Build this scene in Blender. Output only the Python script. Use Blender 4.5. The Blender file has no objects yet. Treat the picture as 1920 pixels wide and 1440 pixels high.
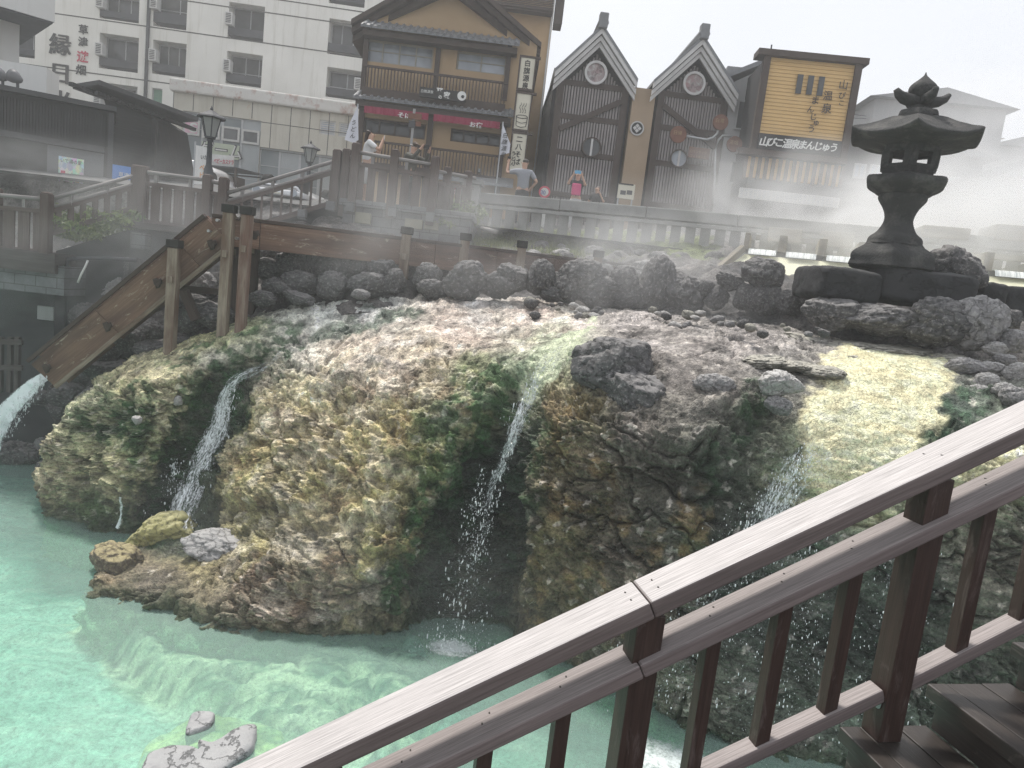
import bpy, math, random
import numpy as np
from mathutils import Vector, Matrix
random.seed(7); RNG = np.random.RandomState(7)
S = bpy.context.scene
COL = S.collection
rad = math.radians

# ------------------------------------------------------------------ camera
EYE = Vector((0, 0, 4.0)); FPX = 1331.0
cam_d = bpy.data.cameras.new('camera'); cam = bpy.data.objects.new('camera', cam_d); COL.objects.link(cam)
cam_d.sensor_width = 36; cam_d.lens = FPX / 1920 * 36; cam_d.clip_start = .05; cam_d.clip_end = 2000
CR = Matrix.Rotation(rad(90 - 8.0), 3, 'X') @ Matrix.Rotation(rad(6.6), 3, 'Z')
cam.matrix_world = Matrix.Translation(EYE) @ CR.to_4x4()
S.camera = cam

# ------------------------------------------------------------------ world, sun, exposure
W = bpy.data.worlds.new("World"); S.world = W; W.use_nodes = True
nt = W.node_tree; bg = nt.nodes['Background']
sky = nt.nodes.new('ShaderNodeTexSky'); sky.sky_type = 'NISHITA'; sky.sun_disc = False
SUN_EL, SUN_AZ = 62, -35          # azimuth measured from +Y towards +X
sky.sun_elevation = rad(SUN_EL); sky.sun_rotation = rad(SUN_AZ); sky.air_density = 2; sky.dust_density = 6
cl = nt.nodes.new('ShaderNodeTexNoise'); cl.inputs['Scale'].default_value = 1.6; cl.inputs['Detail'].default_value = 5
cr = nt.nodes.new('ShaderNodeValToRGB')
cr.color_ramp.elements[0].position = .3; cr.color_ramp.elements[0].color = (6.1, 6.3, 6.85, 1)
cr.color_ramp.elements[1].position = .75; cr.color_ramp.elements[1].color = (6.9, 7.1, 7.5, 1)
nt.links.new(cl.outputs['Fac'], cr.inputs['Fac'])
mx = nt.nodes.new('ShaderNodeMixRGB'); mx.inputs['Fac'].default_value = .93   # the overcast cloud sheet over the sky
nt.links.new(sky.outputs[0], mx.inputs['Color1']); nt.links.new(cr.outputs['Color'], mx.inputs['Color2'])
nt.links.new(mx.outputs[0], bg.inputs['Color']); bg.inputs['Strength'].default_value = .1
sl = bpy.data.lights.new('sun', 'SUN'); sl.energy = 3.2; sl.angle = rad(9); sl.color = (1, .96, .9)
so = bpy.data.objects.new('sun', sl); COL.objects.link(so)
sd = Vector((math.sin(rad(SUN_AZ)) * math.cos(rad(SUN_EL)), math.cos(rad(SUN_AZ)) * math.cos(rad(SUN_EL)), math.sin(rad(SUN_EL))))
so.rotation_euler = sd.to_track_quat('Z', 'Y').to_euler()
S.view_settings.view_transform = 'Standard'; S.view_settings.look = 'None'; S.view_settings.gamma = 1
S.view_settings.exposure = 0.5
S.render.engine = 'CYCLES'
S.cycles.use_denoising = True; S.cycles.denoising_prefilter = 'NONE'
S.cycles.max_bounces = 6; S.cycles.volume_bounces = 2; S.cycles.transparent_max_bounces = 12
S.cycles.diffuse_bounces = 3; S.cycles.glossy_bounces = 2; S.cycles.transmission_bounces = 4
S.cycles.sample_clamp_indirect = 4
S.cycles.volume_step_rate = 2.0; S.cycles.volume_max_steps = 64

# ------------------------------------------------------------------ picking points of the real place
def ray(px, py): return CR @ Vector(((px - 960) / FPX, (720 - py) / FPX, -1))
def PY(px, py, Y): d = ray(px, py); return EYE + d * (Y / d.y)
def PZ(px, py, z): d = ray(px, py); return EYE + d * ((z - 4) / d.z)
class Fr:
    """a vertical facade plane through a point, yawed by ang (deg); u along it, w = world height, v = depth behind it"""
    def __init__(s, px, py, Y, ang):
        s.o = PY(px, py, Y); s.o.z = 0
        a = rad(ang); s.t = Vector((math.cos(a), math.sin(a), 0)); s.n = Vector((-math.sin(a), math.cos(a), 0)); s.ang = a
    def uw(s, px, py, v=0):
        d = ray(px, py); o = s.o + s.n * v; k = (o - EYE).dot(s.n) / d.dot(s.n); q = EYE + d * k
        return (q - o).dot(s.t), q.z
    def p(s, u, w, v=0): return s.o + s.t * u + s.n * v + Vector((0, 0, w))

# ------------------------------------------------------------------ mesh building
ORG = {}
class MB:
    def __init__(s): s.v = []; s.f = []; s.uv = []; s.m = []
    def poly(s, pts, m=0, uv=None):
        i = len(s.v); s.v += [tuple(p) for p in pts]; n = len(pts); s.f.append(tuple(range(i, i + n)))
        s.uv.append(uv or [(0, 0)] * n); s.m.append(m)
    def hexa(s, c, m=0):
        """c: 8 corners, bottom 4 ccw then top 4"""
        c = [Vector(p) for p in c]
        i = len(s.v); s.v += [tuple(p) for p in c]
        F = [(0, 3, 2, 1), (4, 5, 6, 7), (0, 1, 5, 4), (1, 2, 6, 5), (2, 3, 7, 6), (3, 0, 4, 7)]
        L = [(c[1] - c[0]).length, (c[3] - c[0]).length, (c[4] - c[0]).length]
        ax = L.index(max(L)); ro = random.random() * 50; rv = random.random() * 50
        loc = [(0, 0, 0), (1, 0, 0), (1, 1, 0), (0, 1, 0), (0, 0, 1), (1, 0, 1), (1, 1, 1), (0, 1, 1)]
        oth = [k for k in range(3) if k != ax]
        for fi, f in enumerate(F):
            s.f.append(tuple(i + k for k in f)); s.m.append(m)
            vals = set(loc[k][oth[0]] for k in f)
            b = oth[0] if len(vals) > 1 else oth[1]
            if len(set(loc[k][ax] for k in f)) == 1: s.uv.append([(ro + loc[k][oth[0]] * L[oth[0]], rv + loc[k][oth[1]] * L[oth[1]]) for k in f])
            else: s.uv.append([(ro + loc[k][ax] * L[ax], rv + fi * .37 + loc[k][b] * L[b]) for k in f])
    def fbox(s, fr, u0, u1, v0, v1, w0, w1, m=0):
        s.hexa([fr.p(u0, w0, v0), fr.p(u1, w0, v0), fr.p(u1, w0, v1), fr.p(u0, w0, v1),
                fr.p(u0, w1, v0), fr.p(u1, w1, v0), fr.p(u1, w1, v1), fr.p(u0, w1, v1)], m)
    def box(s, x0, x1, y0, y1, z0, z1, m=0):
        s.hexa([(x0, y0, z0), (x1, y0, z0), (x1, y1, z0), (x0, y1, z0), (x0, y0, z1), (x1, y0, z1), (x1, y1, z1), (x0, y1, z1)], m)
    def beam(s, a, b, wd, ht, up=Vector((0, 0, 1)), m=0, off=(0, 0)):
        """rectangular bar from a to b: wd sideways, ht along 'up'"""
        a = Vector(a); b = Vector(b); t = (b - a).normalized(); sd_ = t.cross(up).normalized(); u = sd_.cross(t).normalized()
        sd_ = sd_ * wd / 2; u2 = u * ht / 2; o = sd_ * off[0] * 2 + u2 * off[1] * 2; a = a + o; b = b + o
        s.hexa([a - sd_ - u2, b - sd_ - u2, b + sd_ - u2, a + sd_ - u2, a - sd_ + u2, b - sd_ + u2, b + sd_ + u2, a + sd_ + u2][::1], m)
    def tube(s, pts, r, n=8, m=0, cap=True):
        pts = [Vector(p) for p in pts]; N = len(pts); i0 = len(s.v)
        rs = r if isinstance(r, (list, tuple)) else [r] * N
        up = Vector((0, 0, 1)); L = 0; Ls = []
        for k, p in enumerate(pts):
            t = (pts[min(k + 1, N - 1)] - pts[max(k - 1, 0)]).normalized()
            a = t.cross(up)
            if a.length < 1e-3: a = t.cross(Vector((1, 0, 0)))
            a.normalize(); b = t.cross(a).normalized()
            for j in range(n):
                an = 2 * math.pi * j / n; s.v.append(tuple(p + (a * math.cos(an) + b * math.sin(an)) * rs[k]))
            if k: L += (p - pts[k - 1]).length
            Ls.append(L)
        for k in range(N - 1):
            for j in range(n):
                j2 = (j + 1) % n; s.f.append((i0 + k * n + j, i0 + k * n + j2, i0 + (k + 1) * n + j2, i0 + (k + 1) * n + j)); s.m.append(m)
                c = 6.28 * r if not isinstance(r, (list, tuple)) else .3
                s.uv.append([(Ls[k], c * j / n), (Ls[k], c * (j + 1) / n), (Ls[k + 1], c * (j + 1) / n), (Ls[k + 1], c * j / n)])
        if cap:
            for kk in (0, N - 1):
                f = tuple(i0 + kk * n + j for j in range(n)); s.f.append(f if kk else f[::-1]); s.m.append(m); s.uv.append([(0, 0)] * n)
    def lathe(s, c, prof, n=24, m=0, rot=0, shape=None):
        """prof: list of (radius, z). shape(angle)-> radius factor"""
        c = Vector(c); i0 = len(s.v); N = len(prof)
        for r, z in prof:
            for j in range(n):
                an = rot + 2 * math.pi * j / n; k = shape(an - rot) if shape else 1
                s.v.append((c.x + math.cos(an) * r * k, c.y + math.sin(an) * r * k, c.z + z))
        for k in range(N - 1):
            for j in range(n):
                j2 = (j + 1) % n; s.f.append((i0 + k * n + j, i0 + k * n + j2, i0 + (k + 1) * n + j2, i0 + (k + 1) * n + j)); s.m.append(m)
                s.uv.append([(prof[k][1], j * .1), (prof[k][1], j * .1 + .1), (prof[k + 1][1], j * .1 + .1), (prof[k + 1][1], j * .1)])
        for kk in (0, N - 1):
            if prof[kk][0] > 1e-4:
                f = tuple(i0 + kk * n + j for j in range(n)); s.f.append(f if kk else f[::-1]); s.m.append(m); s.uv.append([(0, 0)] * n)
    def prism(s, pts, d, m=0):
        """pts: polygon of world points; extruded by vector d"""
        pts = [Vector(p) for p in pts]; d = Vector(d); n = len(pts); i = len(s.v)
        s.v += [tuple(p) for p in pts] + [tuple(p + d) for p in pts]
        s.f.append(tuple(range(i, i + n))[::-1]); s.f.append(tuple(range(i + n, i + 2 * n))); s.m += [m, m]
        s.uv += [[(p.x + p.y * .3, p.z) for p in pts][::-1], [(p.x + p.y * .3, p.z) for p in pts]]
        for k in range(n):
            k2 = (k + 1) % n; s.f.append((i + k, i + k2, i + n + k2, i + n + k)); s.m.append(m)
            L = (pts[k2] - pts[k]).length; s.uv.append([(0, 0), (L, 0), (L, d.length), (0, d.length)])
    def build(s, name, mats, parent=None, origin=None, smooth=False, bevel=0):
        if not isinstance(mats, (list, tuple)): mats = [mats]
        if parent is not None: org = ORG[parent]
        elif origin is not None: org = Vector(origin)
        else:
            a = np.array(s.v); org = Vector(((a[:, 0].min() + a[:, 0].max()) / 2, (a[:, 1].min() + a[:, 1].max()) / 2, a[:, 2].min()))
        me = bpy.data.meshes.new(name)
        me.from_pydata([(x - org.x, y - org.y, z - org.z) for x, y, z in s.v], [], s.f)
        for m in mats: me.materials.append(m)
        if len(mats) > 1: me.polygons.foreach_set('material_index', s.m)
        ul = me.uv_layers.new(name='UVMap'); ul.data.foreach_set('uv', [c for f in s.uv for p in f for c in p])
        if smooth: me.polygons.foreach_set('use_smooth', [True] * len(s.f))
        me.update()
        o = bpy.data.objects.new(name, me); COL.objects.link(o); ORG[o] = org
        if parent is not None: o.parent = parent
        else: o.location = org
        if bevel:
            b = o.modifiers.new('bevel', 'BEVEL'); b.width = bevel; b.segments = 2; b.limit_method = 'ANGLE'; b.angle_limit = rad(40)
        return o
def tag(o, label=None, cat=None, group=None, kind=None):
    if label: o['label'] = label
    if cat: o['category'] = cat
    if group: o['group'] = group
    if kind: o['kind'] = kind
    return o
def thing(name, loc, label, cat, group=None):
    o = bpy.data.objects.new(name, None); COL.objects.link(o); o.location = loc; o.empty_display_size = .2
    ORG[o] = Vector(loc); return tag(o, label, cat, group)
def npmesh(name, V, F, mats, parent=None, cols=None, smooth=True, origin=(0, 0, 0), wet=None):
    V = np.asarray(V, dtype=np.float32) - np.array(origin, dtype=np.float32); F = np.asarray(F, dtype=np.int32); k = F.shape[1]
    me = bpy.data.meshes.new(name); me.vertices.add(len(V)); me.vertices.foreach_set('co', V.ravel())
    me.loops.add(F.size); me.loops.foreach_set('vertex_index', F.ravel()); me.polygons.add(len(F))
    me.polygons.foreach_set('loop_start', np.arange(0, F.size, k, dtype=np.int32)); me.polygons.foreach_set('loop_total', np.full(len(F), k, dtype=np.int32))
    me.update(calc_edges=True); me.polygons.foreach_set('use_smooth', np.full(len(F), smooth))
    if cols is not None:
        c = np.ones((len(V), 4), dtype=np.float32); c[:, :3] = cols
        if wet is not None: c[:, 3] = wet
        at = me.color_attributes.new('tint', 'FLOAT_COLOR', 'POINT'); at.data.foreach_set('color', c.ravel())
    for m in (mats if isinstance(mats, (list, tuple)) else [mats]): me.materials.append(m)
    me.update(); o = bpy.data.objects.new(name, me); COL.objects.link(o); o.location = origin; ORG[o] = Vector(origin)
    if parent is not None: o.parent = parent; o.location = (0, 0, 0); ORG[o] = ORG[parent]
    return o
def copy_tree(o, parent=None):
    c = o.copy(); COL.objects.link(c)
    if parent is not None: c.parent = parent
    for ch in list(o.children): copy_tree(ch, c)
    return c

# ------------------------------------------------------------------ numpy noise
def _h(ix, iy, iz, s):
    h = (ix.astype(np.int64) * 374761393 + iy.astype(np.int64) * 668265263 + iz.astype(np.int64) * 2147483647 + s * 974634777) & 0xffffffff
    h = ((h ^ (h >> 13)) * 1274126177) & 0xffffffff; h = ((h ^ (h >> 15)) * 2246822519) & 0xffffffff
    return ((h ^ (h >> 16)) & 0xffffff) / float(0xffffff)
def vnoise(P, s=0):
    i = np.floor(P).astype(np.int64); f = P - i; u = f * f * f * (f * (f * 6 - 15) + 10); r = 0
    for a in (0, 1):
        for b in (0, 1):
            for c in (0, 1):
                w = (u[..., 0] if a else 1 - u[..., 0]) * (u[..., 1] if b else 1 - u[..., 1]) * (u[..., 2] if c else 1 - u[..., 2])
                r = r + w * _h(i[..., 0] + a, i[..., 1] + b, i[..., 2] + c, s)
    return r * 2 - 1
def fbm(P, o=4, s=0, g=.5, l=2.03):
    P = np.asarray(P, dtype=float); r = 0; a = 1; t = 0
    for k in range(o): r = r + a * vnoise(P + 17.3 * k, s + k); t += a; a *= g; P = P * l
    return r / t
def cells(P, s=0):
    """F1, F2, random value of the nearest cell"""
    P = np.asarray(P, dtype=float); i = np.floor(P).astype(np.int64); n = P.shape[:-1]
    f1 = np.full(n, 9.); f2 = np.full(n, 9.); rv = np.zeros(n)
    for a in (-1, 0, 1):
        for b in (-1, 0, 1):
            for c in (-1, 0, 1):
                x, y, z = i[..., 0] + a, i[..., 1] + b, i[..., 2] + c
                d = np.sqrt((x + _h(x, y, z, s) - P[..., 0]) ** 2 + (y + _h(x, y, z, s + 1) - P[..., 1]) ** 2 + (z + _h(x, y, z, s + 2) - P[..., 2]) ** 2)
                m = d < f1; f2 = np.where(m, f1, np.minimum(f2, d)); rv = np.where(m, _h(x, y, z, s + 3), rv); f1 = np.where(m, d, f1)
    return f1, f2, rv
def sstep(a, b, x): t = np.clip((x - a) / (b - a), 0, 1); return t * t * (3 - 2 * t)
def lin(c):
    c = np.asarray(c, dtype=float) / 255.; return np.where(c <= .04045, c / 12.92, ((c + .055) / 1.055) ** 2.4)
def projpx(V):
    M = np.array(CR.transposed()); q = (V - np.array(EYE)) @ M.T
    return 960 + FPX * q[..., 0] / -q[..., 2], 720 - FPX * q[..., 1] / -q[..., 2]

# ------------------------------------------------------------------ materials
def newmat(name):
    m = bpy.data.materials.new(name); m.use_nodes = True; t = m.node_tree; b = t.nodes['Principled BSDF']; return m, t, b
def N(t, k, **kw):
    n = t.nodes.new('ShaderNode' + k)
    for a, v in kw.items():
        if a in n.inputs: n.inputs[a].default_value = v
        else: setattr(n, a, v)
    return n
def c4(c): return (c[0], c[1], c[2], 1)
def ramp(t, src, stops):
    r = t.nodes.new('ShaderNodeValToRGB'); e = r.color_ramp.elements
    while len(e) < len(stops): e.new(.5)
    for k, (p, c) in enumerate(stops): e[k].position = p; e[k].color = c4(c) if hasattr(c, '__len__') else (c, c, c, 1)
    t.links.new(src, r.inputs['Fac']); return r.outputs['Color']
def coords(t, kind='Object', scale=(1, 1, 1)):
    tc = t.nodes.new('ShaderNodeTexCoord'); mp = t.nodes.new('ShaderNodeMapping'); mp.inputs['Scale'].default_value = scale
    t.links.new(tc.outputs[kind], mp.inputs['Vector']); return mp.outputs['Vector']
def bumpn(t, b, h, strength=.4, dist=.02):
    n = t.nodes.new('ShaderNodeBump'); n.inputs['Strength'].default_value = strength; n.inputs['Distance'].default_value = dist
    t.links.new(h, n.inputs['Height']); t.links.new(n.outputs['Normal'], b.inputs['Normal']); return n
def mixc(t, fac, a, b, mode='MIX'):
    m = t.nodes.new('ShaderNodeMixRGB'); m.blend_type = mode
    for k, v in (('Fac', fac), ('Color1', a), ('Color2', b)):
        if hasattr(v, 'is_linked'): t.links.new(v, m.inputs[k])
        else: m.inputs[k].default_value = v if k == 'Fac' else c4(v)
    return m.outputs['Color']
def noise(t, vec, scale, detail=6, rough=.6, dist=0):
    n = N(t, 'TexNoise', Scale=scale, Detail=detail, Roughness=rough, Distortion=dist); t.links.new(vec, n.inputs['Vector']); return n.outputs['Fac']
def surf(name, c1, c2=None, scale=3, rough=.8, bump=.3, bscale=40, spec=.3, dist=.01, stretch=(1, 1, 1), metal=0, kind='Object', dirt=None, dscale=1.2):
    """a plain surface with real colour variation and grain"""
    m, t, b = newmat(name); v = coords(t, kind, stretch); c2 = c2 or tuple(x * .75 for x in c1)
    col = mixc(t, ramp(t, noise(t, v, scale), [(.3, 0), (.7, 1)]), c1, c2)
    if dirt: col = mixc(t, ramp(t, noise(t, v, dscale, 8, .7), [(.5, 0), (.68, .8)]), col, dirt)
    t.links.new(col, b.inputs['Base Color']); b.inputs['Roughness'].default_value = rough; b.inputs['Specular IOR Level'].default_value = spec
    b.inputs['Metallic'].default_value = metal
    if bump: bumpn(t, b, noise(t, v, bscale, 8, .7), bump, dist)
    return m
def wood(name, c1, c2, c3=None, rough=.7, sc=1.0, bump=.35, worn=None, wpos=(.5, .62), spec=.3):
    """boards with grain running along u of the UV map"""
    m, t, b = newmat(name); v = coords(t, 'UV', (1.2 * sc, 22 * sc, 1)); v2 = coords(t, 'UV', (.8 * sc, 3 * sc, 1)); v3 = coords(t, 'UV', (4 * sc, 160 * sc, 1))
    g = noise(t, v, 1.5, 8, .65, .6); g2 = noise(t, v3, 1, 6, .6)
    col = mixc(t, ramp(t, g, [(.32, 0), (.66, 1)]), c1, c2)
    if c3: col = mixc(t, ramp(t, noise(t, v2, 1.6, 6, .6), [(.42, 0), (.62, 1)]), col, c3)
    col = mixc(t, ramp(t, g2, [(.35, .45), (.6, 0)]), col, tuple(x * .45 for x in c1))
    if worn: col = mixc(t, ramp(t, noise(t, coords(t, 'UV', (2.5, 9, 1)), 1.3, 9, .72, .8), [(wpos[0], 0), (wpos[1], 1)]), col, worn)
    t.links.new(col, b.inputs['Base Color']); b.inputs['Roughness'].default_value = rough; b.inputs['Specular IOR Level'].default_value = spec
    bumpn(t, b, mixc(t, .5, g, g2), bump, .006); return m
# ------------------------------------------------------------------ rock materials
def tint_rock(name, bscale=60, bump=.6, spec=.35):
    m, t, b = newmat(name); v = coords(t, 'Object')
    at = N(t, 'Attribute', attribute_name='tint')
    n1 = noise(t, v, 9, 12, .78, .3); n2 = noise(t, v, bscale * .5, 10, .8)
    vo = N(t, 'TexVoronoi', Scale=26.0, feature='DISTANCE_TO_EDGE'); wv = mixc(t, .12, v, N(t, 'TexNoise', Scale=6.0, Detail=4.0).outputs['Color']); t.links.new(wv, vo.inputs['Vector'])
    wf = t.nodes.new('ShaderNodeMapRange'); t.links.new(at.outputs['Alpha'], wf.inputs['Value']); wf.inputs['To Min'].default_value = 1; wf.inputs['To Max'].default_value = .45
    col = mixc(t, wf.outputs[0], at.outputs['Color'], ramp(t, n1, [(.30, (.30, .28, .26)), (.47, (.92, .92, .92)), (.68, (1.65, 1.62, 1.55))]), 'MULTIPLY')
    col = mixc(t, 1.0, col, ramp(t, n2, [(.36, (.42, .41, .40)), (.5, (1, 1, 1)), (.66, (1.4, 1.4, 1.35))]), 'MULTIPLY')
    t.links.new(col, b.inputs['Base Color'])
    rr = t.nodes.new('ShaderNodeMapRange'); t.links.new(at.outputs['Alpha'], rr.inputs['Value'])
    rr.inputs['To Min'].default_value = .85; rr.inputs['To Max'].default_value = .28
    t.links.new(rr.outputs[0], b.inputs['Roughness']); b.inputs['Specular IOR Level'].default_value = spec
    h = mixc(t, .2, mixc(t, .45, n1, n2), ramp(t, vo.outputs['Distance'], [(0, 0), (.12, 1)]))
    bumpn(t, b, h, min(1, bump * 1.5), .045); return m
M_MOUND = tint_rock('sulphur_rock')

# ------------------------------------------------------------------ the travertine mound
# columns run left to right, rows waterline -> low -> mid -> high -> lip -> top -> back: (px, py, depth)
G = [
 [(170,872,11.4),(172,840,11.4),(178,800,11.4),(185,772,11.5),(205,745,11.6),(245,702,11.8),(262,676,12.0)],
 [(95,950,0),(80,905,9.95),(96,850,9.95),(128,800,10.0),(138,762,10.1),(190,716,10.4),(255,676,10.9)],
 [(165,988,0),(165,930,9.45),(185,870,9.5),(185,800,9.6),(215,740,9.7),(275,692,10.1),(335,646,10.9)],
 [(238,998,0),(243,930,9.3),(255,860,9.3),(272,785,9.4),(310,728,9.55),(385,672,10.0),(425,612,11.0)],
 [(300,992,0),(332,930,9.65),(362,850,9.8),(400,775,9.9),(450,708,9.95),(520,642,10.3),(510,588,11.2)],
 [(188,1098,0),(228,1058,8.15),(372,1002,8.7),(412,900,9.25),(440,800,9.5),(545,690,9.9),(620,568,11.3)],
 [(330,1142,0),(352,1085,7.8),(455,1000,8.35),(482,880,8.9),(505,775,9.25),(615,680,9.8),(715,560,11.4)],
 [(450,1175,0),(470,1100,7.5),(540,990,7.95),(570,860,8.5),(600,745,8.95),(695,650,9.65),(825,557,11.5)],
 [(580,1187,0),(600,1110,7.3),(640,990,7.7),(670,850,8.2),(700,735,8.75),(790,640,9.5),(920,562,11.5)],
 [(710,1184,0),(722,1100,7.35),(752,980,7.65),(780,850,8.05),(812,735,8.55),(880,640,9.35),(1000,567,11.4)],
 [(790,1178,0),(802,1090,7.65),(822,980,7.8),(842,870,8.0),(882,752,8.35),(960,650,9.15),(1062,571,11.3)],
 [(875,1172,0),(885,1090,8.1),(905,980,8.15),(925,870,8.15),(965,740,8.3),(1042,640,9.0),(1130,575,11.2)],
 [(975,1188,0),(990,1090,7.35),(1000,970,7.4),(1005,860,7.6),(1025,760,7.85),(1112,630,8.8),(1190,580,11.)],
 [(1080,1240,0),(1090,1120,6.9),(1100,1000,7.0),(1100,880,7.2),(1105,765,7.5),(1190,640,8.5),(1260,590,10.8)],
 [(1180,1300,0),(1190,1180,6.6),(1190,1050,6.65),(1190,930,6.8),(1200,790,7.1),(1290,655,8.2),(1350,597,10.4)],
 [(1262,1352,0),(1272,1240,6.3),(1290,1100,6.4),(1300,960,6.55),(1330,800,6.9),(1400,685,7.8),(1450,612,9.8)],
 [(1380,1405,0),(1380,1290,6.4),(1390,1150,6.6),(1402,1000,6.8),(1440,825,7.0),(1500,708,7.8),(1545,630,9.2)],
 [(1560,1432,0),(1560,1300,6.4),(1570,1150,6.55),(1590,980,6.7),(1612,820,7.0),(1640,700,7.7),(1655,660,8.5)],
 [(1700,1450,0),(1700,1300,6.35),(1700,1150,6.5),(1712,1000,6.6),(1732,860,6.8),(1768,728,7.6),(1790,672,8.4)],
 [(1830,1465,0),(1840,1300,6.1),(1840,1150,6.2),(1852,1000,6.4),(1862,880,6.6),(1885,750,7.4),(1885,680,8.3)],
 [(2050,1500,0),(2060,1330,6.0),(2060,1170,6.1),(2060,1020,6.3),(2060,900,6.5),(2060,770,7.3),(2060,700,8.2)],
 [(2350,1540,0),(2350,1360,6.0),(2350,1200,6.1),(2350,1050,6.3),(2350,940,6.5),(2350,810,7.2),(2350,740,8.1)],
]
CG = []
for col in G:
    c = []
    w = PZ(col[0][0], col[0][1], 0) if not col[0][2] else PY(*col[0])
    w2 = PY(*col[1]); w = Vector(w); w.z = 0
    out = Vector((w.x, w.y, 0)) - Vector((w2.x, w2.y, 0))
    c.append(w + Vector((out.x * .6, out.y * .6 - .12, -.9))); c.append(w)
    for q in col[1:]: c.append(PY(*q))
    b = c[-1]; c.append(Vector((b.x * 1.12, b.y + 1.4, b.z - .12))); c.append(Vector((b.x * 1.3, b.y + 3.5, b.z - .5)))
    CG.append([list(p) for p in c])
CG = np.array(CG)
def catmull(A, n, axis=0, tpar=None):
    A = np.moveaxis(A, axis, 0); K = len(A); t = np.linspace(0, K - 1, n) if tpar is None else tpar
    i = np.clip(np.floor(t).astype(int), 0, K - 2); f = (t - i).reshape((-1,) + (1,) * (A.ndim - 1))
    g = lambda k: A[np.clip(k, 0, K - 1)]
    p0, p1, p2, p3 = g(i - 1), g(i), g(i + 1), g(i + 2)
    r = .5 * ((2 * p1) + (-p0 + p2) * f + (2 * p0 - 5 * p1 + 4 * p2 - p3) * f * f + (-p0 + 3 * p1 - 3 * p2 + p3) * f ** 3)
    return np.moveaxis(r, 0, axis)
NU, NV = 1040, 500
# denser rows where the photo looks at the face, sparse behind
tv = np.concatenate([np.linspace(0, 1, 30, endpoint=False), np.linspace(1, 7, 420, endpoint=False), np.linspace(7, 9, 50)])
B0 = catmull(catmull(CG, NU, 0), NV, 1, tv)
def gnorm(P):
    du = np.gradient(P, axis=0); dv = np.gradient(P, axis=1); n = np.cross(du, dv); return n / (np.linalg.norm(n, axis=-1, keepdims=True) + 1e-9)
NRM = gnorm(B0)
PX, PYY = projpx(B0)
def stroke(px, py, pts):
    """soft distance to a polyline with widths: 1 inside -> 0 outside"""
    best = np.zeros(px.shape)
    for (x0, y0, w0), (x1, y1, w1) in zip(pts[:-1], pts[1:]):
        dx, dy = x1 - x0, y1 - y0; t = np.clip(((px - x0) * dx + (py - y0) * dy) / (dx * dx + dy * dy), 0, 1)
        d = np.hypot(px - x0 - t * dx, py - y0 - t * dy) / (w0 + (w1 - w0) * t); best = np.maximum(best, 1 - sstep(.6, 1.25, d))
    return best
wx = fbm(B0 * 1.7, 5, 3); wy = fbm(B0 * 1.7 + 50, 5, 9)
QX = PX + wx * 38; QY = PYY + wy * 38
FALL1 = [(700,590,18),(560,632,20),(470,690,34),(420,750,40),(385,820,44),(345,900,55),(330,990,65)]
FALL2 = [(1150,606,10),(1050,650,24),(985,730,40),(930,830,60),(905,930,80),(885,1050,90),(880,1180,100)]
CREAM = [(1690,684,105),(1650,740,120),(1620,800,120),(1600,850,105)]
k_f1 = stroke(QX, QY, FALL1); k_f2 = stroke(QX, QY, FALL2); wfi = fbm(B0 * 7, 4, 88); k_cr = stroke(PX + wx * 14 + wfi * 26, PYY + wy * 14 + wfi * 20, CREAM); k_cr = sstep(.2, .7, k_cr)
k_cr = np.maximum(k_cr, stroke(PX + wx * 14, PYY + wy * 14, [(1895,668,26),(1990,690,40)]))
k_cr2 = stroke(QX, QY, [(1940,850,50),(1850,880,40),(1790,905,30)])
smooth_k = np.clip(np.maximum(k_cr, .75 * stroke(PX, PYY, [(1150,612,8),(1050,650,16),(1000,720,22),(960,790,20)])), 0, 1)
rough_k = 1 - .85 * smooth_k
shelf = sstep(560, 640, PYY) # the back stays a little smoother
P = B0 + NRM * 0
tilt = np.array(B0); tilt[..., 2] = B0[..., 2] * 2.2 + B0[..., 0] * .35 + .35 * fbm(B0 * 1.3, 3, 70)
A1, A2, AR = cells(tilt * 1.25 + fbm(B0 * 2.2, 4, 12)[..., None] * .55, 11)
C1, C2, CRV = cells(tilt * 4.2 + fbm(B0 * 5, 4, 5)[..., None] * .9, 21)
vw = lambda s, k: np.stack([fbm(B0 * s + 31 * j, 4, k + j) for j in range(3)], -1)
G1, G2, GRV = cells(tilt * np.array([7, 7, 10.]) + vw(6, 130) * 1.1, 24); K1, K2, KRV = cells(tilt * np.array([2.4, 2.4, 3.6]) + vw(3, 140) * 1.0, 27)
D1, D2, DRV = cells(B0 * 17 + fbm(B0 * 12, 3, 6)[..., None] * .9, 31)
big = fbm(B0 * .8, 4, 40); med = 1 - 2 * np.abs(fbm(tilt * 2.3, 6, 41, .55)); fine = 1 - 2 * np.abs(fbm(tilt * 7.5, 5, 43, .6)); xf = fbm(B0 * 30, 4, 44, .6)
def ledges(k, wrp, seed, sharp=.22):
    h = tilt[..., 2] * k * .5 + B0[..., 0] * k * .10 + wrp * fbm(B0 * 1.1, 5, seed, .55) * k; f = h - np.floor(h)
    return np.where(f < 1 - sharp, f / (1 - sharp), (1 - f) / sharp) - .5
patch = sstep(-.12, .25, fbm(B0 * .9, 4, 66)); led = ledges(2.3, 1.0, 67) * patch; led2 = ledges(6.5, .8, 68, .3) * sstep(-.1, .3, fbm(B0 * 1.6, 4, 69))
crackA = np.exp(-((A2 - A1) / .045) ** 2) * sstep(-.1, .25, fbm(B0 * 1.1, 3, 77)); crackC = np.exp(-((C2 - C1) / .10) ** 2) * sstep(-.05, .3, fbm(B0 * 1.5, 3, 78))
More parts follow.
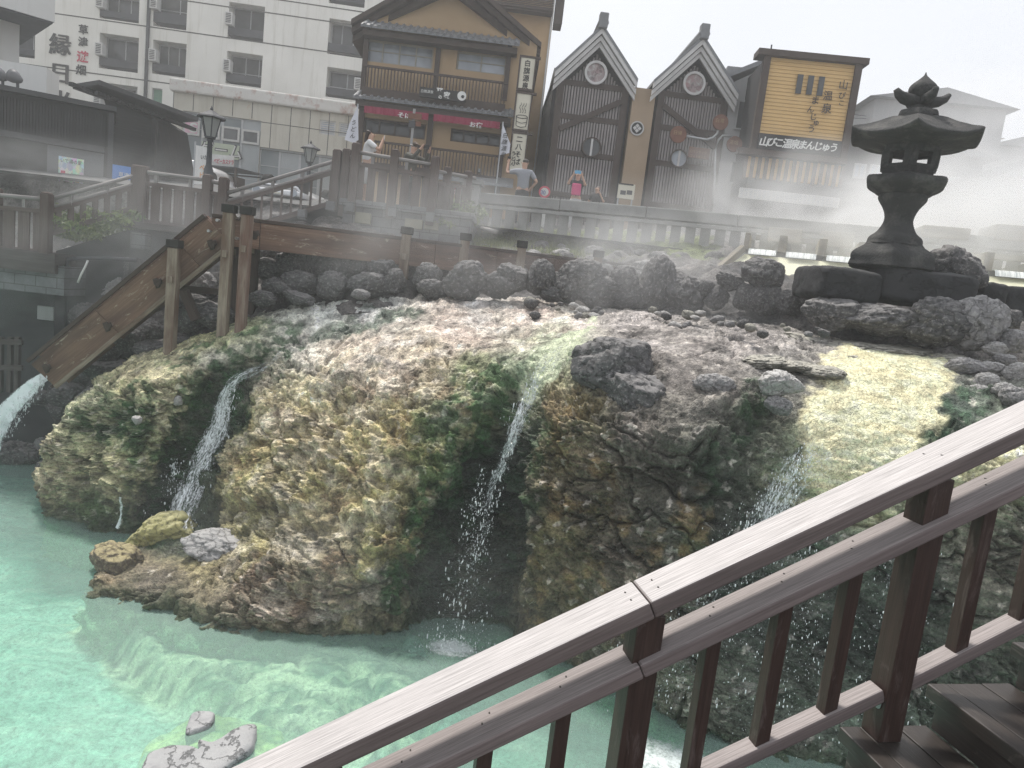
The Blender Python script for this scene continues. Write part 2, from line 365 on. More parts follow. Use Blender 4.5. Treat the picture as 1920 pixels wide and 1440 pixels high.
plate = sstep(-.25, .15, fbm(B0 * 1.2, 3, 150)); disp = .15 * big + .09 * (AR - .5) - .11 * crackA + .028 * (CRV - .5) - .022 * crackC + plate * (.10 * (KRV - .5) + .034 * (GRV - .5) - .03 * np.exp(-((G2 - G1) / .07) ** 2)) + .045 * (med - .3) + .030 * (fine - .2) + .12 * led + .045 * led2 + .006 * (DRV - .5) + .016 * xf
up = np.clip(NRM[..., 2], 0, 1)
disp = disp * (1 - .60 * sstep(.55, .95, up)) * rough_k
disp += -.10 * k_f1 * (1 - sstep(.6, .95, up)) - .18 * k_f2 * (1 - sstep(.5, .9, up))
streak = fbm(np.stack([B0[..., 0] * 9, B0[..., 1] * 9, B0[..., 2] * 1.3], -1), 4, 61)
disp += streak * .045 * np.maximum(k_f1, k_f2)
disp += smooth_k * (.035 * fbm(np.stack([B0[..., 0] * 6, B0[..., 1] * 6, B0[..., 2] * 11], -1), 4, 62) + .03 * fbm(B0 * 3.1, 3, 63))
# local ledges, holes and lumps seen on the face
def lump(cx, cy, rx, ry, h, pw=2):
    d = ((QX - cx) / rx) ** 2 + ((QY - cy) / ry) ** 2; return h * np.exp(-d ** (pw / 2))
for a in [(225,900,45,65,.16),(110,900,45,60,.12),(1245,890,38,45,-.22),(1190,1110,60,60,.12),(540,930,45,35,.10),(470,930,60,40,.10),(560,1065,50,30,.08),(1130,1010,50,50,.08),
          (230,790,55,35,-.14),(700,800,40,22,-.07),(860,700,50,30,-.06),(1290,950,12,50,.10),(640,1000,140,10,-.09),(420,960,80,12,-.07),(760,760,60,10,-.06),(1400,720,90,14,.06),(1340,760,80,14,.06)]:
    disp = disp + lump(*a)
P = B0 + NRM * disp[..., None]
# --------------- true colours of the mineral crusts
AN = [(700,575,195,196,194),(900,568,192,189,188),(1000,600,205,188,178),(1100,600,200,188,182),(850,620,206,190,178),(1200,605,180,172,170),(1300,605,150,145,142),(1400,610,135,130,130),
(450,605,150,158,115),(380,640,176,176,120),(330,680,190,182,140),(520,600,186,190,180),(600,578,190,195,190),(560,640,190,186,176),(240,700,170,160,120),(420,680,190,188,170),
(650,660,206,190,172),(750,700,200,184,164),(600,760,190,174,140),(500,760,200,186,160),(470,850,180,166,122),(560,850,176,160,116),(700,850,182,166,110),(760,790,186,170,108),(800,700,190,174,140),(870,640,196,176,160),
(440,930,150,146,92),(560,950,154,142,104),(650,950,168,152,106),(720,960,142,136,90),(600,1050,135,125,98),(480,1080,120,110,96),(350,1060,150,138,90),(650,1130,130,120,92),(520,1170,176,158,138),(300,1090,112,102,90),(200,1050,150,130,100),
(150,760,172,174,140),(100,880,176,166,130),(120,940,130,122,92),(230,880,182,176,132),(230,790,60,92,56),(290,760,196,188,150),(180,940,80,96,60),(190,980,60,76,50),(270,850,150,155,110),
(400,780,78,92,78),(340,900,52,64,54),(300,960,60,74,64),(1050,640,170,190,150),(990,700,150,176,138),(930,760,92,118,86),(900,850,46,58,48),(900,950,32,40,36),(880,1100,40,50,44),(760,1080,74,86,58),(780,1000,104,114,72),(820,800,124,136,88),(900,700,150,155,110),
(1030,750,140,120,82),(1050,850,120,106,76),(1100,950,80,72,60),(1020,1000,105,98,64),(1040,1100,106,98,72),(1120,1130,104,98,82),(1150,1050,84,76,64),
(1200,650,112,106,102),(1200,800,86,80,74),(1300,700,108,102,98),(1300,640,140,132,128),(1400,650,150,143,140),(1480,650,150,145,142),(1350,740,112,106,100),(1250,900,66,64,54),(1350,850,64,70,58),(1400,780,74,84,68),(1300,1000,64,68,60),(1400,1000,60,70,64),(1350,920,60,66,56),(1500,1000,92,108,94),
(1600,650,165,160,155),(1700,655,168,162,152),(1500,850,140,150,120),(1600,930,150,160,130),(1700,900,170,176,138),(1800,760,76,90,80),(1780,840,56,80,58),(1850,740,100,112,98),(1900,860,180,180,140),(1850,680,160,156,150),
(1400,1150,66,76,70),(1600,1200,56,66,60),(1700,1100,66,76,68),(1850,1050,112,110,96),(1500,1350,92,104,90),(1650,1380,100,120,104),(1800,1300,66,78,64),(1450,720,130,128,122)]
num = np.zeros(B0.shape); den = np.zeros(B0.shape[:2])
for x, y, r, g, b in AN:
    w = 1 / (((QX - x) ** 2 + ((QY - y) * 1.25) ** 2) + 500) ** 1.6; num += w[..., None] * lin((r, g, b)); den += w
C = num / den[..., None]
def over(C, k, rgb): return C * (1 - k[..., None]) + lin(rgb) * k[..., None]
f6b = fbm(B0 * 6, 5, 96); f2 = fbm(B0 * 4, 5, 90); f3 = fbm(B0 * 2.2, 5, 91); f4 = fbm(B0 * 8, 4, 92)
mid = stroke(PX, PYY, [(450,850,130),(650,850,180),(850,760,100),(600,1000,200)]); lef = stroke(PX, PYY, [(150,850,120),(420,640,90)])
rgt = stroke(PX, PYY, [(1060,780,90),(1060,1150,110),(1250,1000,110)])
C = over(C, .38 * mid * sstep(.05, .35, f3), (208, 196, 112)); C = over(C, .5 * mid * sstep(.1, .4, f2), (120, 84, 50)); C = over(C, .35 * mid * sstep(.1, .4, -f2), (214, 206, 190))
C = over(C, .35 * lef * sstep(.0, .3, f2), (206, 204, 150)); C = over(C, .5 * lef * sstep(.1, .35, f4), (60, 90, 50))
C = over(C, .45 * rgt * sstep(.05, .35, f2), (150, 120, 60)); C = over(C, .35 * rgt * sstep(.05, .3, f3), (84, 84, 36))
topk = stroke(PX, PYY, [(720,640,60),(1050,600,45)])
C = over(C, .30 * topk * sstep(.0, .3, f4), (150, 120, 108)); C = over(C, .4 * topk * sstep(.1, .4, f2), (225, 220, 214))
C = over(C, .85 * stroke(QX, QY, [(775,584,14),(690,604,22),(600,622,16)]) , (70, 92, 74))
C = over(C, .85 * k_f1 * sstep(650, 700, PYY), (46, 66, 50)); C = over(C, .8 * stroke(QX, QY, [(560,634,22),(470,690,44),(400,750,58),(350,820,60),(300,900,60),(280,980,50)]) * sstep(-.15, .15, f4), (38, 84, 42)); C = over(C, .5 * k_f1 * sstep(.1, .35, f2), (30, 40, 34))
C = over(C, .9 * sstep(700, 860, PYY) * k_f2, (34, 44, 38)); C = over(C, .55 * k_f2 * sstep(700, 860, PYY) * sstep(.0, .3, f6b), (44, 78, 48)); C = over(C, .4 * k_f2 * sstep(.1, .35, f2), (84, 86, 66)); C = over(C, .75 * stroke(QX, QY, [(960,700,50),(880,780,66),(830,900,50),(790,1000,44),(770,1120,50)]) * sstep(-.12, .15, f4) * sstep(640, 700, PYY), (42, 92, 44)); C = over(C, .6 * stroke(QX, QY, [(1010,760,22),(990,860,26),(985,960,20)]) * sstep(-.1, .2, f4), (40, 84, 44))
C = over(C, .8 * stroke(QX, QY, [(770,1000,26),(755,1090,32),(740,1160,24)]) * sstep(-.2, .2, f4), (52, 88, 44))
C = over(C, .85 * stroke(QX, QY, [(260,760,56),(200,800,50),(230,850,30)]) * sstep(-.25, .1, f4), (34, 78, 36)); C = over(C, .7 * stroke(QX, QY, [(190,930,40),(140,970,40),(230,990,30)]) * sstep(-.1, .2, f2), (44, 78, 38)); C = over(C, .6 * stroke(QX, QY, [(430,640,26),(350,690,26),(480,610,20)]) * sstep(-.05, .25, f4), (60, 104, 56))
C = over(C, .7 * stroke(QX, QY, [(1410,740,34),(1360,830,44),(1310,920,40)]) * sstep(-.2, .2, f4), (42, 76, 44))
C = over(C, .7 * stroke(QX, QY, [(1780,720,40),(1820,760,50),(1770,850,34)]) * sstep(-.3, .1, f4), (44, 80, 52))
C = over(C, .9 * stroke(QX, QY, [(1130,612,8),(1060,648,16),(1010,690,24),(975,740,16)]), (205, 216, 176))
C = over(C, .94 * k_cr, (244, 236, 184)); C = over(C, .7 * k_cr2, (226, 220, 168))
C = over(C, .5 * stroke(QX, QY, [(1480,900,60),(1620,930,90)]) * sstep(-.1, .3, fbm(np.stack([B0[..., 0] * 3, B0[..., 1] * 3, B0[..., 2] * 10], -1), 4, 95)), (215, 212, 164))
C = over(C, .3 * k_cr * sstep(.08, .35, fbm(np.stack([B0[..., 0] * 4, B0[..., 1] * 4, B0[..., 2] * 12], -1), 4, 94)), (196, 186, 128))
stone = .6 * sstep(.86, .94, CRV) * sstep(0, .3, fbm(B0 * 1.3, 3, 79)) * (1 - smooth_k) * (1 - .7 * np.maximum(k_f1, k_f2)); C = over(C, .6 * stone, (128, 122, 120))
stone2 = sstep(.93, .98, DRV) * (1 - smooth_k) * .35 * (1 - np.maximum(k_f1, k_f2)); C = over(C, stone2, (214, 206, 196))
f5 = fbm(B0 * 11, 5, 97, .62); f6 = fbm(tilt * 5, 5, 98, .6); C = C * (1 + (.9 * f5 + .9 * f6 + .10 * (DRV - .5))[..., None] * (1 - .7 * smooth_k)[..., None])
C = C * .74 + .26 * C.mean(-1, keepdims=True) * np.array([1.04, 1.0, .96])
wl = 1 - sstep(.02, .16, B0[..., 2] + .06 * f2); C = over(C, .7 * wl, (46, 62, 40)); C = over(C, .9 * (1 - sstep(-.25, -.02, B0[..., 2])), (150, 190, 150))
C = np.clip(C * 1.10, .004, .85)
wet = np.clip(.15 + .8 * np.maximum(np.maximum(k_f1, k_f2), np.maximum(k_cr, k_cr2)) + .5 * stroke(PX, PYY, [(1300,900,160),(1300,1200,260)]), 0, 1)
idx = np.arange(NU * NV).reshape(NU, NV); F = np.stack([idx[:-1, :-1], idx[1:, :-1], idx[1:, 1:], idx[:-1, 1:]], -1).reshape(-1, 4)
mound = npmesh('rock_mound', P.reshape(-1, 3), F, M_MOUND, cols=C.reshape(-1, 3), wet=wet.ravel())
tag(mound, kind='structure')
def on_mound(px, py):
    """world point of the mound surface seen at a place of the face, with its normal"""
    d = (PXd - px) ** 2 + (PYd - py) ** 2 + (P[..., 1] * 2) ** 2 * .02; k = np.unravel_index(np.argmin(d), d.shape); return Vector(P[k]), Vector(NRM[k])
PXd, PYd = projpx(P)

# ------------------------------------------------------------------ pool bed and water
def heightsheet(name, x0, x1, y0, y1, nx, ny, hf, mat, colf=None):
    X, Y = np.meshgrid(np.linspace(x0, x1, nx), np.linspace(y0, y1, ny), indexing='ij'); Z = hf(X, Y)
    V = np.stack([X, Y, Z], -1); cc = colf(X, Y, V) if colf else None
    ii = np.arange(nx * ny).reshape(nx, ny); F = np.stack([ii[:-1, :-1], ii[1:, :-1], ii[1:, 1:], ii[:-1, 1:]], -1).reshape(-1, 4)
    return npmesh(name, V.reshape(-1, 3), F, mat, cols=None if cc is None else cc.reshape(-1, 3))
def bedh(X, Y):
    p = np.stack([X * 1., Y * 1., X * 0], -1)
    px, py = projpx(np.stack([X, Y, X * 0], -1))
    q1 = fbm(p * .8, 4, 3)
    q2 = fbm(p * 3.5, 4, 33); sh = stroke(px + q1 * 90 + q2 * 40, py + q1 * 60 + q2 * 26, [(240,1105,40),(420,1185,80),(600,1225,100),(790,1240,80)])
    isl = stroke(px + q1 * 30, py + q1 * 20, [(330,1400,80),(400,1380,90),(500,1390,70)])
    A1, A2, AR = cells(np.stack([X * 2.1 + q1, Y * 3.4, X * 0], -1), 5)
    lay = np.floor(4 * (fbm(p * np.array([1.1, 2.6, 1]), 4, 8) + .5)) / 4
    h = -.66 + .12 * q1 + .10 * lay + sh * .40 + isl * .52 + .05 * (AR - .5) * (.3 + sh) - .07 * np.exp(-((A2 - A1) / .06) ** 2) * (.3 + sh)
    h += .02 * fbm(p * 9, 3, 4) * (.4 + sh)
    return np.minimum(h, -.03)
def bedc(X, Y, V):
    px, py = projpx(np.stack([X, Y, X * 0], -1)); p = np.stack([X, Y, X * 0], -1); q = fbm(p * 1.2, 5, 13)
    q4 = fbm(p * np.array([3, 6, 1]), 5, 14); px = px + q * 110 + q4 * 60; py = py + q * 80 + q4 * 40
    c = np.ones(V.shape) * lin((160, 206, 190))
    c = over(c, stroke(px, py, [(220,1130,50),(420,1200,90),(620,1240,110),(780,1270,80)]), (218, 228, 196))
    c = over(c, .8 * stroke(px, py, [(40,960,60),(200,1010,50),(300,990,60)]), (70, 140, 124))
    c = over(c, .6 * stroke(px, py, [(860,1210,100),(1000,1270,80),(1200,1400,120),(1600,1420,200)]), (96, 142, 124))
    c = over(c, stroke(px, py, [(300,1420,70),(390,1370,75),(500,1390,80)]), (196, 214, 150)); c = over(c, .8 * stroke(px, py, [(400,1345,34),(470,1370,30)]), (120, 140, 84))
    f = fbm(p * np.array([4, 9, 1]), 5, 19, .6); near = stroke(px, py, [(250,1150,60),(500,1230,120),(800,1280,150)]); rg = 1 - 2 * np.abs(fbm(p * np.array([5, 11, 1]), 4, 21)); c = over(c, (.25 + .45 * near) * sstep(.05, .3, f), (70, 120, 92)); c = over(c, .9 * near * sstep(.72, .92, rg), (40, 78, 58)); rg2 = 1 - 2 * np.abs(fbm(p * np.array([2.2, 5, 1]) + 9, 5, 22)); c = over(c, .5 * sstep(.85, .96, rg2), (64, 118, 100)); c = over(c, .25 * sstep(.05, .35, -f), (222, 234, 214))
    return c
M_BED = tint_rock('pool_bed_sediment', 40, .3, .2)
tag(heightsheet('pool_bed', -22, 14, 1.2, 19, 620, 420, bedh, M_BED, bedc), kind='structure')
m, t, b = newmat('milky_spring_water'); v = coords(t, 'Object', (1, 1.0, 1))
n1 = noise(t, v, 2.2, 3, .5, .4); n2 = noise(t, v, 9, 4, .6, .3); n3 = noise(t, v, .5, 4)
out = t.nodes['Material Output']
dif = N(t, 'BsdfDiffuse'); t.links.new(mixc(t, ramp(t, n3, [(.35, 0), (.65, 1)]), (.38, .60, .52), (.50, .70, .61)), dif.inputs['Color'])
tr = N(t, 'BsdfTransparent'); tr.inputs['Color'].default_value = (.78, .92, .87, 1)
mx1 = t.nodes.new('ShaderNodeMixShader'); mx1.inputs[0].default_value = .68; t.links.new(dif.outputs[0], mx1.inputs[1]); t.links.new(tr.outputs[0], mx1.inputs[2])
gl = N(t, 'BsdfGlossy', Roughness=.14); fr = N(t, 'Fresnel', IOR=1.33)
bp = t.nodes.new('ShaderNodeBump'); bp.inputs['Strength'].default_value = .75; bp.inputs['Distance'].default_value = .06
t.links.new(mixc(t, .22, n1, n2), bp.inputs['Height'])
for q in (gl, fr, dif): t.links.new(bp.outputs[0], q.inputs['Normal'])
mx2 = t.nodes.new('ShaderNodeMixShader'); t.links.new(fr.outputs[0], mx2.inputs[0]); t.links.new(mx1.outputs[0], mx2.inputs[1]); t.links.new(gl.outputs[0], mx2.inputs[2])
t.links.new(mx2.outputs[0], out.inputs['Surface']); M_WATER = m
mb = MB(); mb.poly([(-22, 1.2, 0), (14, 1.2, 0), (14, 19, 0), (-22, 19, 0)]); tag(mb.build('pool_water', M_WATER, origin=(0, 0, 0)), kind='structure')
# ------------------------------------------------------------------ banks, street ground
BK = [  # front foot -> fence line; (px, py, depth)
 [(-400,860,13.5),(-400,700,14.2),(-400,600,14.8),(-400,500,15.2),(-400,440,15.6)],
 [(-60,832,13.4),(-60,700,14.0),(-60,600,14.6),(-60,500,15.0),(-60,440,15.4)],
 [(60,812,13.0),(60,700,13.4),(60,590,13.9),(60,500,14.4),(60,440,15.0)],
 [(150,790,12.2),(150,660,12.7),(150,560,13.2),(150,490,13.8),(150,440,14.4)],
 [(290,760,11.2),(290,640,11.8),(290,540,12.4),(290,470,13.0),(290,425,13.8)],
 [(440,660,11.0),(440,590,11.5),(440,520,12.1),(440,450,12.9),(440,410,13.8)],
 [(650,590,10.9),(650,535,11.6),(650,480,12.3),(650,430,13.2),(650,400,14.0)],
 [(900,590,11.0),(900,545,11.8),(900,500,12.8),(900,458,14.2),(900,428,15.6)],
 [(1150,600,10.8),(1150,550,11.8),(1150,508,12.8),(1150,466,14.4),(1150,438,16.0)],
 [(1400,640,10.2),(1400,570,10.9),(1400,520,11.6),(1400,486,13.4),(1400,455,15.4)],
 [(1650,700,9.0),(1650,620,9.6),(1650,575,10.4),(1650,545,12.0),(1650,500,14.2)],
 [(1900,720,8.6),(1900,640,9.2),(1900,590,10.0),(1900,560,11.6),(1900,520,13.6)],
 [(2300,760,8.4),(2300,690,9.0),(2300,640,9.8),(2300,600,11.4),(2300,560,13.4)]]
BG = [[list(PY(*q)) for q in c] for c in BK]
for c in BG: c.append([c[-1][0] * 1.02, c[-1][1] + .8, max(c[-1][2], 4.9) + .15])
BB = catmull(catmull(np.array(BG), 520, 0), 240, 1)
BN = gnorm(BB); a1, a2, ar = cells(BB * 3.2 + fbm(BB * 3, 3, 8)[..., None] * .4, 51); b1, b2, br = cells(BB * 9, 53)
BB2 = BB + BN * (.10 * fbm(BB * 1.5, 4, 55) + .16 * (.5 - a1) + .05 * (.5 - b1) + .03 * fbm(BB * 14, 3, 57))[..., None]
bqx, bqy = projpx(BB); q = fbm(BB * 2, 5, 58); g_ = np.clip(.5 + q, 0, 1)[..., None]
bc = lin((70, 70, 72)) * (1 - g_) + lin((118, 114, 112)) * g_; bc = bc * (.6 + .8 * ar[..., None])
bc = over(bc, .85 * stroke(bqx + q * 60, bqy + q * 40, [(850,440,16),(1100,452,22),(1330,468,18)]), (104, 116, 62))
bc = over(bc, .5 * stroke(bqx + q * 60, bqy + q * 40, [(100,700,160),(260,560,80)]), (52, 54, 56))
ii = np.arange(520 * 240).reshape(520, 240); BF = np.stack([ii[:-1, :-1], ii[1:, :-1], ii[1:, 1:], ii[:-1, 1:]], -1).reshape(-1, 4)
M_BANK = tint_rock('bank_rock', 50, .5, .2)
tag(npmesh('rocky_bank', BB2.reshape(-1, 3), BF, M_BANK, cols=bc.reshape(-1, 3), wet=np.full(520 * 240, .2)), kind='structure')
M_ROAD = surf('asphalt', (.07, .07, .072), (.10, .10, .098), 2, .9, .4, 160)
M_GROUND = surf('far_ground', (.10, .10, .09), (.14, .13, .12), .2, .95, .2, 9)
def street_z(y): return 5.05 + max(0, min(y, 22) - 15) * .12 + max(0, y - 22) * .02
mb = MB(); ys = [14.2, 15, 16, 17, 18.5, 20, 22, 26, 34, 60]
for y0, y1 in zip(ys[:-1], ys[1:]): mb.poly([(-40, y0, street_z(y0)), (50, y0, street_z(y0)), (50, y1, street_z(y1)), (-40, y1, street_z(y1))])
tag(mb.build('street', M_ROAD, origin=(0, 15, 0)), kind='structure')
mb = MB(); mb.poly([(-900, 60, 5.75), (900, 60, 5.75), (900, 1500, 30), (-900, 1500, 30)]); mb.poly([(-900, -400, -1.2), (900, -400, -1.2), (900, 60, -1.2), (-900, 60, -1.2)])
tag(mb.build('ground', M_GROUND, origin=(0, 0, 0)), kind='structure')

# ------------------------------------------------------------------ stair and railing in the foreground
M_RAIL0 = wood('weathered_rail_wood_lit_top', (.12, .095, .09), (.22, .18, .17), (.15, .12, .115), .62, 1.0, .5, spec=.35)
def lit_grey_top(m, top):  # upward faces paler: sky light put into the colour, over weathered grey
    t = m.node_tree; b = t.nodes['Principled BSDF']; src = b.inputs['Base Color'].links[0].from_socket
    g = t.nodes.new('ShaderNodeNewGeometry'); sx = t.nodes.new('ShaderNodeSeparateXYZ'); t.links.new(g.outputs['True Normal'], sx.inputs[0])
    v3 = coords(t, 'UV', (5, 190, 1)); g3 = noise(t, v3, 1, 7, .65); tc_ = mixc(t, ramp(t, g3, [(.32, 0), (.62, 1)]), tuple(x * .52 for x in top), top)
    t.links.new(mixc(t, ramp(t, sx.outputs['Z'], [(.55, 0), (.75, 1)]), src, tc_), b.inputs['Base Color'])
M_RAIL = M_RAIL0; lit_grey_top(M_RAIL, (.52, .49, .48))
M_MRAIL = wood('weathered_middle_rail_wood_lit_top', (.15, .12, .115), (.27, .22, .21), (.19, .155, .15), .6, 1.0, .5, spec=.35); lit_grey_top(M_MRAIL, (.33, .29, .28))
M_RED = wood('red_brown_stained_wood', (.034, .019, .015), (.068, .040, .032), (.05, .027, .021), .5, 1.2, .35, worn=(.13, .10, .09), wpos=(.55, .70), spec=.4)
M_TREAD = wood('dark_stair_wood', (.025, .02, .017), (.055, .043, .037), (.035, .028, .024), .45, .9, .4, worn=(.14, .12, .105), wpos=(.58, .7), spec=.5)
M_SCREW = surf('dark_screw_metal', (.05, .045, .04), None, 9, .5, 0, metal=.6)
M_STEEL = surf('galvanised_steel', (.35, .36, .37), (.28, .28, .29), 9, .45, .1, metal=.8)
Z0 = 2.65; b0 = PZ(1651, 1377, Z0); RF = Fr(1651, 1377, b0.y, 12)
def line(pa, pb, v=0):
    a = RF.uw(*pa, v=v); b = RF.uw(*pb, v=v); s = (b[1] - a[1]) / (b[0] - a[0]); return (lambda u: a[1] + s * (u - a[0]))
J = RF.uw(1209, 1107)[0]
h_r = line((1209, 1107), (1905, 783)); h_l = line((600, 1392), (1209, 1107))
def H(u): return h_r(u) if u > J else h_l(u)
rail = thing('stair_railing', RF.p(0, Z0), 'weathered brown wooden stair railing with slanting handrail crossing the foreground', 'railing')
def raisbar(f, u0, u1, wd, ht, name, voff=0, dz=0):
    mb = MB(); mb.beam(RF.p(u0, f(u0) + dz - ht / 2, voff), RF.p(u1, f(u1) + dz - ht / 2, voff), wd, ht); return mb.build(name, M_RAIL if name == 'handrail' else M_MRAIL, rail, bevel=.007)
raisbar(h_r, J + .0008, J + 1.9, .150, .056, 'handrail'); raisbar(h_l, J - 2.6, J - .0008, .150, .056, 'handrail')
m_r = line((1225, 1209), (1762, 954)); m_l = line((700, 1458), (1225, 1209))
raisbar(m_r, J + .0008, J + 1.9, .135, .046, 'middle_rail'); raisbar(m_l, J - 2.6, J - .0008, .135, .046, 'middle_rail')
PU = [0.0, RF.uw(1204, 1208)[0]]; sp_ = PU[0] - PU[1]; PU += [PU[1] - sp_, PU[0] + sp_]
l_r = line((1480, 1361), (1645, 1284)); l_r2 = line((1722, 1250), (1905, 1157))
PW = .086; bars = []
for k, u in enumerate(sorted(PU)):
    mb = MB(); f = (h_r if u > J - .06 else h_l)
    mb.fbox(RF, u - PW / 2, u + PW / 2, -PW / 2, PW / 2, (Z0 if abs(u) < .01 else f(u) - 1.25), f(u) - .07); mb.build('post', M_RED, rail, bevel=.003)
M_HOLE = []
for ua, ub in zip(sorted(PU)[:-1], sorted(PU)[1:]):
    fl = l_r if ua < -.01 else l_r2
    raisbar(fl, ua + PW / 2, ub - PW / 2, .066, .048, 'bottom_rail')
    fm = m_r if ub > J + .05 else m_l
    for j in (1, 2, 3):
        u = ua + (ub - ua) * j / 4; mb = MB(); mb.fbox(RF, u - .023, u + .023, -.023, .023, fl(u) - .03, fm(u) - .04); mb.build('baluster', M_RED, rail, bevel=.002)
        for dv in (-.014, .018):
            mb = MB(); mb.lathe(RF.p(u + dv * .8, fm(u + dv * .8) + .0015, dv + .02), [(.0052, -.004), (.0052, .0012), (0, .0014)], 10); mb.build('screw', M_SCREW, rail)
for u, dv in ((J - .045, .03), (J - .045, -.02), (J + .035, .03), (J + .035, -.02), (J + .9, .03), (J + .92, -.02)):
    mb = MB(); mb.lathe(RF.p(u, H(u) + .0015, dv), [(.006, -.004), (.006, .0014), (0, .0016)], 12); mb.build('screw', M_SCREW, rail)
mb = MB(); q0 = RF.uw(1634, 1332, -PW / 2)
mb.lathe((0, 0, 0), [(.0, 0), (.014, 0), (.014, .003), (0, .003)], 14, shape=lambda a_: 1 + .25 * abs(math.sin(a_)))
mb.v = [tuple(RF.p(-PW / 2 - .001 - z, l_r(-PW / 2) - .062 + y, x - .012)) for x, y, z in mb.v]; mb.build('bracket', M_STEEL, rail)
VE = .047; ua_, wa_ = RF.uw(1574, 1360, VE); ub_, wb_ = RF.uw(1731, 1281, VE); uc_, wc_ = RF.uw(1897, 1201, VE)
rise = .5 * (wc_ - wa_); run = .5 * (uc_ - ua_)
st = thing('wooden_stair', RF.p(ua_, wa_ - 1, 0), 'dark wet wooden stair treads and risers at the foot of the railing', 'stairs')
for k in range(-3, 6):
    u, w = ua_ + k * run, Z0 + k * rise
    mb = MB(); mb.fbox(RF, u, u + .075, -1.5, VE, w - .05, w); mb.build('tread_nosing', M_TREAD, st, bevel=.005)
    mb = MB(); mb.fbox(RF, u + .078, u + .22, -1.5, VE, w - .05, w - .002); mb.build('tread_board', M_TREAD, st, bevel=.003)
    mb = MB(); mb.fbox(RF, u + .224, u + run + .03, -1.5, VE, w - .05, w - .001); mb.build('tread_board', M_TREAD, st, bevel=.003)
    mb = MB(); mb.fbox(RF, u + .035, u + .06, -1.5, VE - .02, w - rise + .001, w - .052); mb.build('riser', M_TREAD, st)

# ------------------------------------------------------------------ wooden flume
M_FLUME = wood('orange_brown_flume_board', (.135, .078, .056), (.23, .14, .098), (.08, .048, .038), .7, .35, .6, worn=(.33, .28, .22), wpos=(.57, .66))
M_FLD = wood('dark_flume_rim', (.05, .035, .03), (.08, .055, .045), None, .7, .6, .4)
M_POSTW = wood('grey_weathered_post', (.20, .16, .125), (.33, .28, .22), (.13, .08, .055), .8, .8, .6)
M_CAP = surf('charred_cap', (.018, .017, .016), (.035, .033, .03), 8, .85, .5, 50)
M_BOLT = surf('steel_bolt', (.45, .45, .44), (.30, .30, .3), 20, .4, .1, metal=.6)
FA = PY(398, 400, 10.8); FB = PY(1285, 507, 13.4); FB.z = FA.z + .07
fl = thing('wooden_flume', (FA.x, FA.y, 3), 'long weathered orange brown wooden flume on capped posts with slanting chute', 'flume')
fdir = (FB - FA).normalized(); fn = Vector((-fdir.y, fdir.x, 0)).normalized()   # to the back
cuts = [0, .085, .42, .55, .68, .84, 1.0]; FH = .46
def fp(k, dz=0, b=0): p = FA.lerp(FB, k); return p + fn * b + Vector((0, 0, dz))
for k, (a, b) in enumerate(zip(cuts[:-1], cuts[1:])):
    mb = MB(); mb.beam(fp(a, -.055 - (FH - .055) / 2), fp(b, -.055 - (FH - .055) / 2) - fdir * .006, .06, FH - .06); mb.build('side_board', M_FLUME, fl, bevel=.008)
    mb = MB(); mb.beam(fp(a, -.028), fp(b, -.028) - fdir * .004, .085, .052); mb.build('rim_board', M_FLD, fl, bevel=.006)
    mb = MB(); mb.beam(fp(a, -FH / 2, .6), fp(b, -FH / 2, .6) - fdir * .006, .06, FH - .01); mb.build('back_board', M_FLUME, fl)
mb = MB(); mb.beam(fp(0, -FH + .03, .3), fp(1, -FH + .03, .3), .54, .05); mb.build('trough_floor', M_FLD, fl)
# chute
CA = PY(410, 432, 10.78); CB = PY(80, 702, 10.9)
cd = (CB - CA).normalized(); cu = cd.cross(Vector((fn.x, fn.y, 0))).normalized(); cu = cu if cu.z > 0 else -cu
CH = .56; cuts2 = [0, .16, .62, 1.0]
for a, b in zip(cuts2[:-1], cuts2[1:]):
    mb = MB(); p, q_ = CA.lerp(CB, a), CA.lerp(CB, b); mb.beam(p, q_ - cd * .005, .06, CH - .07, up=cu, off=(0, -.06)); mb.build('chute_side', M_FLUME, fl, bevel=.008)
    mb = MB(); mb.beam(p + cu * (CH / 2 - .0), q_ + cu * (CH / 2 - .0) - cd * .004, .085, .06, up=cu); mb.build('rim_board', M_FLD, fl, bevel=.006)
    mb = MB(); mb.beam(p + fn * .6, q_ + fn * .6 - cd * .005, .06, CH + .06, up=cu); mb.build('chute_side', M_FLUME, fl)
mb = MB(); mb.beam(CA + fn * .3 - cu * (CH / 2 - .06), CB + fn * .3 - cu * (CH / 2 - .06), .54, .05, up=cu); mb.build('trough_floor', M_FLD, fl)
mb = MB(); mb.beam(CA - cu * (CH / 2 - .02) - fn * .045, CB - cu * (CH / 2 - .02) - fn * .045, .03, .07, up=cu); mb.build('lower_batten', M_POSTW, fl, bevel=.008)
